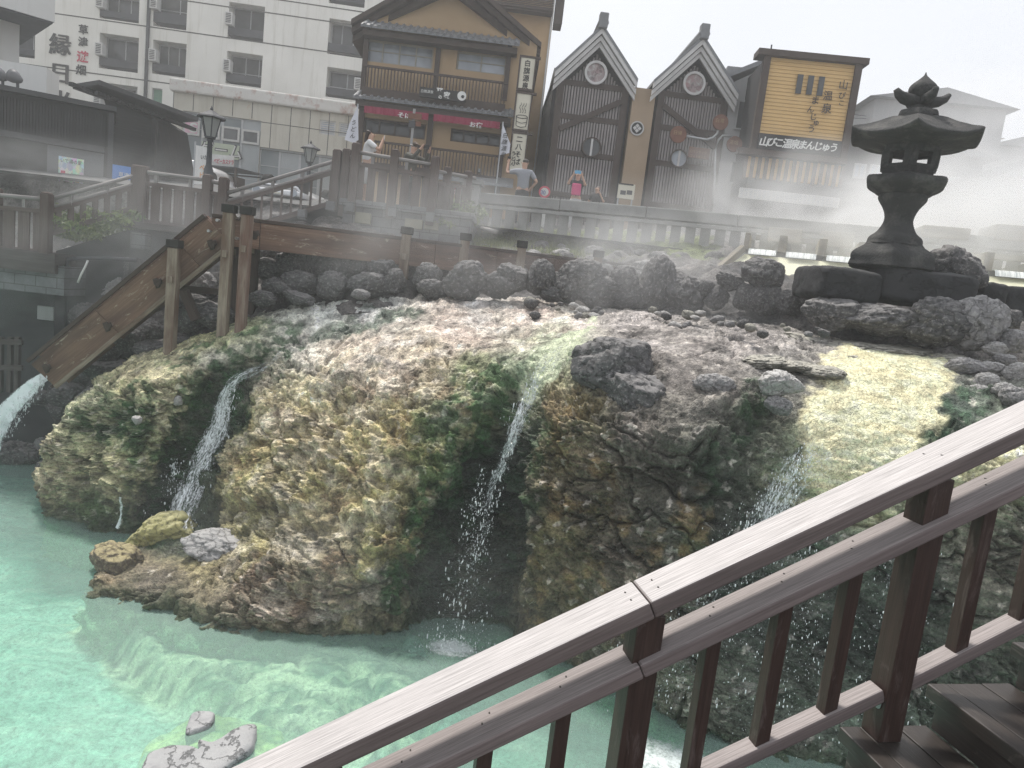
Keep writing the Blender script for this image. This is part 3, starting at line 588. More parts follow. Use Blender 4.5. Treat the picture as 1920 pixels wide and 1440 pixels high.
def fpost(px, py0, py1, Y, wd=.145, cap=True, mat=None, back=False):
    a = PY(px, py0, Y); zb = PY(px, py1, Y).z
    p = Vector((a.x, a.y, 0))
    mb = MB(); h = wd / 2; tz = a.z - .10
    n = 7; j = lambda: random.uniform(-.006, .006)
    mb.hexa([(p.x - h * .95, p.y - h, zb - .4), (p.x + h * .95, p.y - h, zb - .4), (p.x + h * .95, p.y + h, zb - .4), (p.x - h * .95, p.y + h, zb - .4),
             (p.x - h, p.y - h, tz), (p.x + h, p.y - h, tz), (p.x + h, p.y + h, tz), (p.x - h, p.y + h, tz)])
    o = mb.build('post', mat or M_POSTW, fl, bevel=.012)
    if cap:
        mb = MB(); c = h + .018; mb.box(p.x - c, p.x + c, p.y - c, p.y + c, tz + .002, tz + .12); mb.build('post_cap', M_CAP, o, bevel=.01)
    mb = MB(); zc = tz - (tz - zb) * .36
    if tz - zb > .8: mb.box(p.x - .035, p.x + .035, p.y - h - .03, p.y - h + .01, zc - .05, zc + .05); mb.build('peg', M_POSTW, o, bevel=.005)
M_POSTR = wood('reddish_weathered_post', (.11, .06, .045), (.20, .12, .09), (.26, .21, .17), .8, .8, .6)
fpost(431, 386, 612, 10.55); fpost(465, 390, 580, 10.6, mat=M_POSTR); fpost(328, 452, 630, 10.6, .15)
fpost(447, 395, 590, 11.45, mat=M_FLD, cap=False); fpost(482, 398, 575, 11.5, mat=M_FLD, cap=False)
kk = [(764, 428, 556), (874, 440, 520), (980, 454, 530), (1123, 472, 540), (1246, 490, 560)]
for px, a, b in kk:
    Yb = FA.y + (FB.y - FA.y) * (px - 398) / (1285 - 398); fpost(px, a, b, Yb - .13, .15)
for px, py, Y in [(408,413,10.68),(392,433,10.7),(444,408,10.7),(444,447,10.72)]:
    mb = MB(); p = PY(px, py, Y); mb.tube([p + Vector((0, .05, 0)), p + Vector((0, -.03, 0))], .022, 12); mb.build('bolt', M_BOLT, fl)
M_KNOT = surf('dark_knot', (.035, .025, .02), (.06, .045, .035), 10, .8, .8, 40)
for px, py in [(88,690),(202,612),(296,530),(398,458),(478,440),(604,462),(724,470),(856,490)]:
    k = (px - 398) / 887; Y = 10.8 + 2.6 * max(0, k) - .05
    p = PY(px, py, Y); bm_ = MB(); bm_.lathe((0, 0, 0), [(0, -.03), (.055, -.02), (.07, .01), (.045, .035), (0, .02)], 14, shape=lambda a_: 1 + .2 * math.sin(3 * a_) + .12 * math.sin(7 * a_ + 1))
    bm_.v = [(p.x + x, p.y - z, p.z + y * 1.1) for x, y, z in bm_.v]; bm_.build('knot', M_KNOT, fl, smooth=True)
# brace between the legs of the chute
mb = MB(); mb.beam(PY(345, 545, 10.9), PY(368, 600, 10.9), .12, .12); mb.beam(PY(330, 540, 11.3), PY(420, 548, 11.3), .1, .1); mb.build('brace', M_FLD, fl)

# ------------------------------------------------------------------ boulders
def rock_mat(name, c1, c2, crust, cpos=(.5, .62), rough=.85, tops=None):
    m, t, b = newmat(name); v = coords(t, 'Object'); n = noise(t, v, 1.6, 10, .72); n2 = noise(t, v, 7, 10, .75)
    col = mixc(t, ramp(t, n, [(.3, 0), (.7, 1)]), c1, c2); col = mixc(t, ramp(t, n2, [(cpos[0], 0), (cpos[1], 1)]), col, crust)
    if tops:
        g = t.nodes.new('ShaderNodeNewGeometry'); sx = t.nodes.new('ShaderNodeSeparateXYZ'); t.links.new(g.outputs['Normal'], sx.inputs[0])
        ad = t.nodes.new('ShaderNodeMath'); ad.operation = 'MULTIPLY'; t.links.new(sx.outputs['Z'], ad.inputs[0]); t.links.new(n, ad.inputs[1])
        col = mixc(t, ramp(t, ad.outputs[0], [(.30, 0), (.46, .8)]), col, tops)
    vo = N(t, 'TexVoronoi', Scale=5.0, feature='DISTANCE_TO_EDGE'); t.links.new(mixc(t, .5, v, N(t, 'TexNoise', Scale=1.6, Detail=9.0, Roughness=.65).outputs['Color']), vo.inputs['Vector'])
    crk = ramp(t, vo.outputs['Distance'], [(0, 0), (.035, 1)])
    col = mixc(t, 1, col, mixc(t, .72, crk, (1, 1, 1)), 'MULTIPLY')
    t.links.new(col, b.inputs['Base Color']); b.inputs['Roughness'].default_value = rough; b.inputs['Specular IOR Level'].default_value = .3
    bumpn(t, b, mixc(t, .3, mixc(t, .5, n, n2), crk), .8, .06); return m
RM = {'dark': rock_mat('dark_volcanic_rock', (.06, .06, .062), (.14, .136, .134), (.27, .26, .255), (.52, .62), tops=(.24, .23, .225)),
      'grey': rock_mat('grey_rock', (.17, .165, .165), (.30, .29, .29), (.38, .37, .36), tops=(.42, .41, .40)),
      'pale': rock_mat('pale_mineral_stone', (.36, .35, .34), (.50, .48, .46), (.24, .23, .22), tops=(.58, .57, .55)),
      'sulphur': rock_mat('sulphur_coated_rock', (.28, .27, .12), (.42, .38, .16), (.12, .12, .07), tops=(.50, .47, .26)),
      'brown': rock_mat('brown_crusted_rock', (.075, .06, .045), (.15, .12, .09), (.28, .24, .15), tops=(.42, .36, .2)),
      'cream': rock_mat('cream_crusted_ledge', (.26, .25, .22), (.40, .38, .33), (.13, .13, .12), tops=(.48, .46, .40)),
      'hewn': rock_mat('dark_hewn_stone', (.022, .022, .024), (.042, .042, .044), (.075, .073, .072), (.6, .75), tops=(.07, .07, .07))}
def ico(sub):
    import bmesh
    bm = bmesh.new(); bmesh.ops.create_icosphere(bm, subdivisions=sub, radius=1); V = np.array([v.co[:] for v in bm.verts]); F = np.array([[v.index for v in f.verts] for f in bm.faces]); bm.free(); return V, F
IV, IF = ico(5); IV3, IF3 = ico(4); RP = {}
def rock_mesh(shape, mat, small=False):
    k = (shape, mat, small)
    if k in RP: return RP[k]
    V, F = (IV3, IF3) if small else (IV, IF); s = 100 + shape * 7
    P_ = V * 1.0; r = 1 + .24 * fbm(P_ * .9 + s, 3, s)
    # a few flattened facets
    R_ = np.random.RandomState(s)
    for _ in range(9):
        n = R_.normal(size=3); n /= np.linalg.norm(n); h = R_.uniform(.66, .92); d = (P_ * r[:, None]) @ n; k_ = np.where(d > h, (h + (d - h) * .22) / np.maximum(d, 1e-6), 1); r = r * k_
    Q = P_ * r[:, None]; a1, a2, ar = cells(Q * 2.1 + fbm(Q * 2, 3, s)[:, None] * .4, s + 1)
    r2 = .10 * (ar - .5) - .09 * np.exp(-((a2 - a1) / .09) ** 2) + .07 * fbm(Q * 3.5, 4, s + 2) + .035 * (1 - 2 * np.abs(fbm(Q * 8, 3, s + 4))) + .02 * fbm(Q * 20, 2, s + 5)
    Q = Q * (1 + r2)[:, None]
    o = npmesh('boulder', Q, F, RM[mat]); me = o.data; me.name = 'boulder_shape'; bpy.data.objects.remove(o); RP[k] = me; return me
def rock(px, py, wp, hp, Y, shape, mat, label, group=None, name='boulder', cat='rock', rot=None, dp=None, small=False, tilt=0):
    me = rock_mesh(shape, mat, small); c = PY(px, py, Y); o = bpy.data.objects.new(name, me); COL.objects.link(o)
    sx = wp * Y / FPX / 1.75; sz = hp * Y / FPX / 1.75; sy = dp if dp else (sx + sz) / 2 * .9
    o.location = (c.x, c.y + sy * .3, c.z); o.rotation_euler = (tilt, random.uniform(-.15, .15) if rot is None else 0, (random.uniform(-.5, .5) if rot is None else rot)); o.scale = (sx, sy, sz)
    ORG[o] = o.location.copy(); return tag(o, label, cat, group)
ORD = ['first', 'second', 'third', 'fourth', 'fifth', 'sixth', 'seventh', 'eighth', 'ninth', 'tenth', 'eleventh', 'twelfth', 'thirteenth', 'fourteenth', 'fifteenth', 'sixteenth', 'seventeenth', 'eighteenth', 'nineteenth', 'twentieth', 'twenty-first', 'twenty-second', 'twenty-third', 'twenty-fourth', 'twenty-fifth', 'twenty-sixth', 'twenty-seventh', 'twenty-eighth', 'twenty-ninth', 'thirtieth']
def ordn(k):
    if k < len(ORD): return ORD[k]
    return '%s-%s' % ({3: 'thirty', 4: 'forty', 5: 'fifty', 6: 'sixty'}[(k + 1) // 10], ORD[(k + 1) % 10 - 1]) if (k + 1) % 10 else {4: 'fortieth', 5: 'fiftieth', 6: 'sixtieth'}[(k + 1) // 10]
row = [(872,528,82,66),(938,535,58,48),(962,522,56,50),(1012,520,52,62),(1040,548,60,40),(1062,535,50,60),(1096,520,80,56),(1125,548,84,60),(1165,535,66,62),(1185,562,60,36),(1232,530,64,92),(1205,552,50,44),(1285,548,70,76),(1322,528,40,40),(1345,548,50,52),(1372,515,54,46),(1397,545,44,62),(1434,510,66,60),(1440,552,64,70),(1482,556,54,64),(1520,540,44,60),(1300,580,44,30),(1398,590,34,22),(1350,584,32,20),(1262,588,34,24)]
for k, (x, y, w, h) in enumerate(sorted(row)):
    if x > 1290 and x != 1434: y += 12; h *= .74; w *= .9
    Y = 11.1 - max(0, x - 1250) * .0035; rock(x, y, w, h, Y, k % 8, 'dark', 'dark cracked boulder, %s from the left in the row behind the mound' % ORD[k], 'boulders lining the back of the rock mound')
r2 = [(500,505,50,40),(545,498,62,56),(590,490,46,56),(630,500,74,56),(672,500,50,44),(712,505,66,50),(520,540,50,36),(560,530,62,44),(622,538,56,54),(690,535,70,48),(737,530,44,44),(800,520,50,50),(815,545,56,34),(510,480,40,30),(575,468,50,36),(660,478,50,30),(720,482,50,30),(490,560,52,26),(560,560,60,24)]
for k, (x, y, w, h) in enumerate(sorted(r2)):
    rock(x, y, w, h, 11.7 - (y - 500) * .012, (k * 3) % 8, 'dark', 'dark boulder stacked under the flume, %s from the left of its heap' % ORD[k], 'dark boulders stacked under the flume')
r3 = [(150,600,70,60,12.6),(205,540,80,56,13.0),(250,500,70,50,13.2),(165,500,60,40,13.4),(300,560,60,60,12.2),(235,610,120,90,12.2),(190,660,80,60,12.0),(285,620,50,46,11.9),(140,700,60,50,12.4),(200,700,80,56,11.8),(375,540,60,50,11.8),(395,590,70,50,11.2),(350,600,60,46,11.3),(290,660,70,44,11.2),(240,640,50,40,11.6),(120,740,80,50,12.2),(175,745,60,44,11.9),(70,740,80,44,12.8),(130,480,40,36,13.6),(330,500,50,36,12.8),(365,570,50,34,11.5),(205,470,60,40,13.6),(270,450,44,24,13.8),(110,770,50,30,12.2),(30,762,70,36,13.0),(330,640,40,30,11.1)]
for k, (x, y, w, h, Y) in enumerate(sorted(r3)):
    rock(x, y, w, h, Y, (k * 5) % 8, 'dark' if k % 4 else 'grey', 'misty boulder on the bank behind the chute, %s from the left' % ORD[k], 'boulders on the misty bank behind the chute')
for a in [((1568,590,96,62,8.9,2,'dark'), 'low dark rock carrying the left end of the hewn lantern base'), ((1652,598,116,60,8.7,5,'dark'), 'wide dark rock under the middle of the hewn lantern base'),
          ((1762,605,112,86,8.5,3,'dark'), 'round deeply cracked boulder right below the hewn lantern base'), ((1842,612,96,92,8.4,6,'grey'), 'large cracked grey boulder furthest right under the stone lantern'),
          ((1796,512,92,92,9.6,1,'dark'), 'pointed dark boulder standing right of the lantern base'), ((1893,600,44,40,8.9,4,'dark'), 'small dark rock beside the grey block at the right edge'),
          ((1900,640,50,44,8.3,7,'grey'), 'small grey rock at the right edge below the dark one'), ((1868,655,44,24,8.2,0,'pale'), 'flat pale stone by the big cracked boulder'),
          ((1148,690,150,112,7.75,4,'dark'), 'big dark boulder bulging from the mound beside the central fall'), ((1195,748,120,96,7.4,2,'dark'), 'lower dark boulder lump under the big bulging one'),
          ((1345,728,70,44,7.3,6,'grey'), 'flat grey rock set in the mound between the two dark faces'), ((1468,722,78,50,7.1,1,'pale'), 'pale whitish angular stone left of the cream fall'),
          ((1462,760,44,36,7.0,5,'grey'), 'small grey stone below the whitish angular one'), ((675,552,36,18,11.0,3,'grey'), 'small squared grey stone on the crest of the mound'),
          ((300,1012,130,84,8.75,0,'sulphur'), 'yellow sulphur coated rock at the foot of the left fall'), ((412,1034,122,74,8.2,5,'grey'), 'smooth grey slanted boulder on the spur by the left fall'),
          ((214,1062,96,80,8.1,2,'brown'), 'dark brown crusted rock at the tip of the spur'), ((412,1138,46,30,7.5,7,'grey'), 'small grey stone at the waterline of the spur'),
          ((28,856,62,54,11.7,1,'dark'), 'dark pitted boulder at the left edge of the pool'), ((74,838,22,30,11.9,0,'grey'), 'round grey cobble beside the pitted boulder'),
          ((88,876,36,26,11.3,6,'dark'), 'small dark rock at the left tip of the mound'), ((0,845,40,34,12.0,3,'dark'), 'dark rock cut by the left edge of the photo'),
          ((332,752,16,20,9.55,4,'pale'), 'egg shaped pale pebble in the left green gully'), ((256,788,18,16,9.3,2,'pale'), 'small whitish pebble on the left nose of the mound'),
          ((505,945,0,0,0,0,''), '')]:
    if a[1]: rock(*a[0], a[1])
for k, a in enumerate([(1600,650,90,20,8.75,5),(1690,662,130,26,8.65,2),(1520,640,80,20,9.1,4),(1545,700,60,24,7.75,6),(1500,690,70,22,7.9,1),(1430,680,90,26,8.0,3),(1602,672,60,14,8.3,0),(1775,676,80,24,8.45,3)]):
    rock(*a, 'cream', 'low crusted ledge rock, %s along the rim round the cream pool' % ORD[k], 'crusted ledges round the cream pool', dp=.35)
for k, a in enumerate([(1815,690,58,36,7.9,1),(1850,715,46,30,7.7,3),(1862,690,40,26,8.0,5),(1888,676,36,24,8.1,2),(1908,700,44,34,7.8,0),(1885,735,40,30,7.5,6),(1905,745,50,40,7.3,4),(1838,735,40,26,7.6,7)]):
    rock(*a, 'pale' if k % 3 else 'grey', 'rounded pale stone, %s in the heap right of the cream pool' % ORD[k], 'pale stones heaped right of the cream pool')
rr = np.random.RandomState(3); cnt = {}
L_ = []
for k in range(46):
    x = rr.uniform(960, 1560); y = 566 + (x - 960) * .075 + rr.uniform(-6, 26); w = rr.uniform(9, 24); L_.append((x, y, w, k))
for x, y, w, k in sorted(L_):
    mt = ['grey', 'pale', 'dark', 'cream'][k % 4]; i = cnt.get(mt, 0); cnt[mt] = i + 1
    rock(x, y, w, w * .7, 10.6 - max(0, x - 1150) * .0055 - (y - 566) * .02 + .2, k % 8, mt, 'loose %s cobble before the dark boulder row, %s such one from the left' % (mt, ordn(i)), 'loose cobbles at the foot of the boulder row', name='cobble', small=True)
L_ = []; cnt = {}
for k in range(70):
    x = rr.uniform(840, 1350); y = 452 + rr.uniform(0, 55) + (x - 900) * .05; w = rr.uniform(14, 40); L_.append((x, y, w, k))
for x, y, w, k in sorted(L_):
    mt = 'grey' if k % 3 else 'dark'; i = cnt.get(mt, 0); cnt[mt] = i + 1
    t_ = min(1, max(0, (y - 428) / 80)); Y = 15.6 - t_ * 3.2
    rock(x, y + 5, w, w * .7, Y, k % 8, mt, '%s rubble stone in the balustrade grass, %s such one from the left' % (mt, ordn(i)), 'rubble stones on the grassy bank', name='stone', small=True)
# flat stones in the pool, outline seen from above
def flatstone(pts, z0, z1, label):
    pts = [PZ(x, y, z1) for x, y in pts]; n = len(pts)
    A = np.array([[p.x, p.y] for p in pts]); A = catmull(np.concatenate([A[-1:], A, A[:2]]), 96 + 0, tpar=np.linspace(1, n + 1, 97)[:-1]); c = A.mean(0)
    V = []; K = 16
    for j in range(K + 5):
        s = j / K if j <= K else 1 + (j - K) * .02
        for i in range(96):
            p = c + (A[i] - c) * min(s, 1) + (A[i] - c) / np.linalg.norm(A[i] - c) * (s - 1 if s > 1 else 0) * .7
            V.append((p[0], p[1], z1 - .05 * max(0, s - .80) ** 1.5 / .09 * .5 if j <= K else z1 - .03 - (j - K) * (z1 - z0) / 4))
    V = np.array(V); V[:, 2] += .022 * fbm(V * 6, 4, 3) - .02 * np.exp(-((V[:, 0] - c[0]) ** 2) / .02); V[:, :2] += (.02 * fbm(V * 5, 3, 6))[:, None]
    F_ = [[j * 96 + i, j * 96 + (i + 1) % 96, (j + 1) * 96 + (i + 1) % 96, (j + 1) * 96 + i] for j in range(K + 4) for i in range(96)]
    o = npmesh('flat_rock', V, F_, RM['pale2']); tag(o, label, 'rock')
RM['pale2'] = rock_mat('pale_grey_worn_rock', (.20, .20, .21), (.30, .30, .31), (.38, .38, .38), (.45, .6), .7, (.36, .36, .36))
flatstone([(352,1365),(356,1335),(385,1328),(404,1332),(398,1352),(372,1364)], -.35, .05, 'small flat grey stone rising from the pool at the bottom left')
flatstone([(270,1420),(300,1398),(325,1396),(345,1412),(370,1400),(376,1378),(400,1382),(440,1362),(470,1352),(482,1362),(474,1395),(440,1420),(410,1445),(340,1490),(260,1490)], -.5, .07, 'large forked flat grey rock in the pool beside the handrail')

# ------------------------------------------------------------------ stone lantern
M_LAN = surf('dark_lantern_stone', (.034, .034, .035), (.062, .061, .060), 4, .85, 1.0, 28, .3, .03, dirt=(.15, .145, .135), dscale=3.2)
LY = 9.4; LX = PY(1678, 450, LY).x; px_m = LY / FPX
def lz(py, cx): return PY(cx, py, LY).z
z_ = lambda py: lz(py, 1728 - (py - 140) * .17)
lan = thing('stone_lantern', (LX, LY, z_(505)), 'dark grey carved stone lantern with flared hexagonal roof above the cream pool', 'lantern')
LROT = rad(-116)
def hexlathe(name, rings, n=60, rot=LROT, noise_a=.006, parent=None):
    """rings: (half-width px, py, hexness 0..1, corner lift m)"""
    V = []; a = np.arange(n) * 2 * math.pi / n
    ma = (a % (math.pi / 3)) - math.pi / 6; hexf = math.cos(math.pi / 6) / np.cos(ma); corner = (np.abs(ma) / (math.pi / 6)) ** 3
    for hw, py, hx, lift in rings:
        r = hw * px_m * .92 * ((1 - hx) * .97 + hx * hexf); z = z_(py) + lift * corner
        V.append(np.stack([LX + r * np.cos(a + rot), LY + r * np.sin(a + rot), z], -1))
    V = np.array(V); m = len(rings); V += (fbm(V * 9, 3, 4) * noise_a)[..., None]
    V = V.reshape(-1, 3); F_ = [[j * n + i, (j) * n + (i + 1) % n, (j + 1) * n + (i + 1) % n, (j + 1) * n + i] for j in range(m - 1) for i in range(n)]
    F_ = [f[::-1] for f in F_]
    return npmesh(name, V, F_, M_LAN, parent=lan, smooth=True, origin=ORG[lan])
def dense(r, k=4):
    R_ = np.array(r, float); return catmull(R_, (len(r) - 1) * k + 1)
def lpart(name, r, k=5, **kw):
    o = hexlathe(name, dense(r, k), **kw); 
    for p in (): pass
    md = o.modifiers.new('edge', 'EDGE_SPLIT'); md.split_angle = rad(38); return o
lpart('finial', [(1,135,0,0),(3,141,0,0),(12,150,0,0),(23,160,0,0),(26,169,0,0),(22,179,0,0),(15,187,0,0),(15,198,0,0),(1,199,0,0)])
def petal(sgn):
    V = MB(); pts = [(0,192),(18,190),(34,187),(46,181),(54,172)]; hs = [10, 10, 9, 7, 4]
    for a0 in (0,):
        P2 = [Vector((LX + sgn * x * px_m * .88, LY, z_(y))) for x, y in pts]
        V.tube(P2, [h * px_m for h in hs], 12)
    V.v = [(x, LY + (y - LY) * 1.6, z) for x, y, z in V.v]; V.build('petal', M_LAN, lan, smooth=True)
petal(1); petal(-1)
for s_ in (1, -1):
    V = MB(); V.tube([Vector((LX, LY + s_ * x * px_m, z_(y))) for x, y in [(0,192),(20,190),(36,185),(46,176)]], [h * px_m for h in (10, 10, 8, 4)], 12); V.build('petal', M_LAN, lan, smooth=True)
lpart('roof_neck', [(1,197,0,0),(18,198,.5,0),(22,207,.5,0),(35,209,.9,0),(37,224,.9,0),(1,226,0,0)], 3)
lpart('roof', [(1,216,1,0),(30,219,1,.0),(52,227,1,.02),(80,241,1,.03),(104,254,1,.06),(122,262,1,.085),(127,267,1,.09),(120,272,1,.075),(90,273,1,.03),(60,275,1,0),(46,278,1,0),(1,278,0,0)], 5)
# light chamber: ring, six panels with a window each, ring
lpart('chamber_top', [(1,276,0,0),(46,276,.5,0),(52,281,.5,0),(51,286,.5,0),(40,287,.5,0),(1,287,0,0)], 3)
lpart('chamber_floor', [(1,318,0,0),(50,317,.5,0),(50,322,.5,0),(43,330,.5,0),(1,331,0,0)], 3)
for j in range(6):
    a = LROT + j * math.pi / 3 + math.pi / 6
    mb = MB(); R0 = 42.5 * px_m; t_ = Vector((-math.sin(a), math.cos(a), 0)); nn = Vector((math.cos(a), math.sin(a), 0)); hwd = R0 * math.tan(math.pi / 6) * 1.12
    def lp(u, py, d, R0=R0, t_=t_, nn=nn):
        bulge = 1 + .05 * (1 - ((py - 300) / 20) ** 2); return Vector((LX, LY, z_(py))) + nn * (R0 * bulge - d) + t_ * u
    for (ua, ub, pa, pb) in [(-hwd, -hwd * .46, 319, 285), (hwd * .46, hwd, 319, 285), (-hwd * .46, hwd * .46, 319, 313), (-hwd * .46, hwd * .46, 290, 285)]:
        ks = np.linspace(pa, pb, 6 if abs(pa - pb) > 20 else 2)
        for p0_, p1_ in zip(ks[:-1], ks[1:]):
            mb.hexa([lp(ua, p0_, 0), lp(ub, p0_, 0), lp(ub, p0_, .07), lp(ua, p0_, .07), lp(ua, p1_, 0), lp(ub, p1_, 0), lp(ub, p1_, .07), lp(ua, p1_, .07)])
    mb.build('window_panel', M_LAN, lan)
lpart('platform', [(1,322,0,0),(48,324,.9,0),(50,331,.9,0),(76,337,1,.01),(78,350,1,.01),(60,360,1,0),(47,366,.6,0),(1,367,0,0)], 3)
lpart('shaft', [(1,364,0,0),(40,365,0,0),(46,370,.2,0),(44,378,.2,0),(34,392,.3,0),(28,408,.3,0),(29,420,.3,0),(38,436,.3,0),(50,446,.3,0),(53,455,.3,0),(50,462,.2,0),(1,463,0,0)], 5)
lpart('base', [(1,457,0,0),(50,459,1,0),(62,465,1,0),(82,480,1,.01),(84,492,1,0),(80,506,1,0),(1,508,0,0)], 3, noise_a=.015)
def hewn(px0, px1, py0, py1, Y, dep, label, seed):
    import bmesh
    V = IV.copy(); c = PY((px0 + px1) / 2, (py0 + py1) / 2, Y); sx = (px1 - px0) * Y / FPX / 2; sz = (py1 - py0) * Y / FPX / 2
    p = 7.; nrm = (np.abs(V) ** p).sum(1) ** (1 / p); V = V / nrm[:, None] * np.array([sx, dep / 2, sz])
    V += (IV * (fbm(V * 3, 4, seed) * .035 + fbm(V * 12, 3, seed + 1) * .012)[:, None]); o = npmesh('hewn_block', V, IF, RM['hewn'], origin=(0, 0, 0)); o.location = (c.x, c.y + dep / 2, c.z); o.rotation_euler = (0, rad(1.5), rad(-2)); tag(o, label, 'stone block')
hewn(1540, 1664, 503, 567, 8.95, 1.1, 'dark squared stone block under the left side of the lantern', 5)
hewn(1660, 1846, 508, 574, 8.9, 1.1, 'longer dark squared stone block under the right side of the lantern', 8)
hewn(1840, 1892, 532, 592, 9.6, .5, 'rust brown squared block behind the boulders at the right', 11)
hewn(1888, 1960, 540, 600, 9.8, .5, 'mossy grey squared block at the right edge', 14)
# ------------------------------------------------------------------ waterfalls
def spot(px, py):
    d = (PXd - px) ** 2 + (PYd - py) ** 2; k = np.argwhere(d < max(60, d.min() * 1.3 + 4)); y = P[k[:, 0], k[:, 1], 1]; i = k[np.argmin(y)]; return Vector(P[i[0], i[1]])
m, t, b = newmat('white_falling_water'); v = coords(t, 'UV', (1, 1, 1)); vs = coords(t, 'UV', (9, 1.6, 1)); vt = coords(t, 'UV', (34, 9, 1))
n1 = noise(t, vs, 1, 6, .65, .8); n2 = noise(t, vt, 1, 4, .7, .3)
at = N(t, 'Attribute', attribute_name='tint')
mu = t.nodes.new('ShaderNodeMath'); mu.operation = 'MULTIPLY'; t.links.new(mixc(t, .5, n1, n2), mu.inputs[0]); t.links.new(at.outputs['Color'], mu.inputs[1])
al = ramp(t, mu.outputs[0], [(.47, 0), (.62, .9)]); t.links.new(al, b.inputs['Alpha'])
b.inputs['Base Color'].default_value = (.82, .86, .88, 1); b.inputs['Roughness'].default_value = .25; b.inputs['Subsurface Weight'].default_value = .0
bumpn(t, b, n1, .6, .02); M_FALL = m
def water_sheet(name, path, label, off=.05, nu=24, dens=1.0, free=False, mat=None, group=None):
    """path: (px, py, half width px, strength); follows the rock (or hangs free when depths are given as 5th item)"""
    A = np.array([[*(PY(p[0], p[1], p[4]) if len(p) > 4 else spot(p[0], p[1])), p[2], p[3]] for p in path])
    A = catmull(A, len(path) * 10); V = []; cc = []; n = len(A); L = 0
    tg = np.gradient(A[:, :3], axis=0)
    for j in range(n):
        s_ = np.cross(tg[j], [0, -1, .25]); s_ /= np.linalg.norm(s_) + 1e-9
        for i in range(nu + 1):
            x = i / nu * 2 - 1; w = A[j, 3] * A[j, 1] / FPX; q = A[j, :3] + s_ * x * w + np.array([0, -off, off * .5]) * (1.2 - .6 * x * x)
            V.append(q); e = (1 - abs(x) ** 2.5) * A[j, 4]; cc.append([e * dens] * 3)
    V = np.array(V); V += (.03 * fbm(V * 7, 3, 2))[:, None] * np.array([.6, 1, .3])
    F_ = [[j * (nu + 1) + i, j * (nu + 1) + i + 1, (j + 1) * (nu + 1) + i + 1, (j + 1) * (nu + 1) + i] for j in range(n - 1) for i in range(nu)]
    o = npmesh(name, V, F_, mat or M_FALL, cols=np.array(cc)); me = o.data; uvl = me.uv_layers.new(name='UVMap')
    uv = np.array([[(i / nu) * float(np.mean(A[:, 3])) / 26, j / n * .1 * n] for j in range(n) for i in range(nu + 1)]); vi = np.zeros(len(me.loops), dtype=np.int32); me.loops.foreach_get('vertex_index', vi)
    uvl.data.foreach_set('uv', uv[vi].ravel()); tag(o, label, 'waterfall', group); return o
water_sheet('waterfall', [(600,622,12,.7),(545,650,14,.85),(500,684,18,.95),(452,712,20,1.05),(428,752,26,1.15),(408,800,36,1.15),(382,860,48,1.08),(352,925,56,1.05),(335,992,60,1.1)], 'white cascade streaming down the left green gully into the pool', .07)
water_sheet('waterfall', [(1085,625,14,.8),(1035,668,34,.95),(1000,715,38,1.0),(975,765,30,1.05),(955,820,24,1.1),(938,880,20,1.1),(922,930,20,1.0),(905,985,22,.9),(893,1040,26,.8),(880,1120,30,.75)], 'narrow white cascade down the middle green gully', .07)
water_sheet('waterfall', [(1650,720,80,.6),(1610,780,110,.7),(1560,830,120,.82),(1500,880,100,.95),(1455,930,84,1.02),(1428,985,76,1.0),(1400,1050,80,.9),(1370,1120,90,.8)], 'broad splashing cascade under the cream coloured pool', .09)
water_sheet('waterfall', [(1420,960,90,.75),(1340,1080,110,.85),(1270,1200,120,.85),(1220,1330,120,.8)], 'loose spray veil falling behind the middle of the railing', .30)
water_sheet('waterfall', [(1640,880,60,.5),(1660,980,60,.8),(1670,1080,60,.9),(1680,1200,70,.9),(1690,1330,80,.8)], 'thin white water trickling behind the railing post', .06)
water_sheet('waterfall', [(238,935,5,1.2),(228,960,5,1.3),(220,985,8,1.4)], 'tiny trickle at the foot of the left nose of the mound', .05, nu=8)
water_sheet('water_jet', [(84,706,13,1.7,10.95),(60,724,18,1.9,11.0),(35,748,23,1.9,11.1),(12,775,28,1.9,11.2),(-8,808,34,1.8,11.4),(-25,850,42,1.6,11.7)], 'white jet of hot water shooting from the end of the chute', 0, nu=20, dens=1.0)
# spray
def spray(name, items, label):
    """items: (px0,py0,px1,py1,depth0,depth1,spread px,count,size)"""
    V0, F0 = ico(1); Vs = []; Fs = []; n = 0
    for (x0, y0, x1, y1, d0, d1, sp, cnt, sz) in items:
        for _ in range(int(cnt * 1.35)):
            k = RNG.uniform(); e = RNG.normal() * sp * (.4 + .8 * k); p = PY(x0 + (x1 - x0) * k + e, y0 + (y1 - y0) * k + RNG.normal() * sp * .3, d0 + (d1 - d0) * k - abs(RNG.normal()) * .12)
            r = sz * (.22 + RNG.exponential(.36)); r = min(r, sz * 2.0)
            Vs.append(V0 * np.array([r * .8, r * .8, r * RNG.uniform(1.2, 3.4)]) + np.array(p)); Fs.append(F0 + n); n += len(V0)
    o = npmesh(name, np.concatenate(Vs), np.concatenate(Fs), M_DROP, origin=tuple(np.concatenate(Vs).mean(0))); tag(o, label, 'spray', kind='stuff'); return o
m, t, b = newmat('water_droplets'); b.inputs['Base Color'].default_value = (.80, .84, .86, 1); b.inputs['Roughness'].default_value = .1; b.inputs['Alpha'].default_value = .6; M_DROP = m
def fd(px, py): return spot(px, py).y
spray('water_spray', [(440,730,335,985,9.75,9.3,16,520,.0075),(335,960,320,1000,9.2,9.1,34,260,.008),(330,860,318,930,9.5,9.4,12,120,.007)], 'white droplets flying round the left cascade')
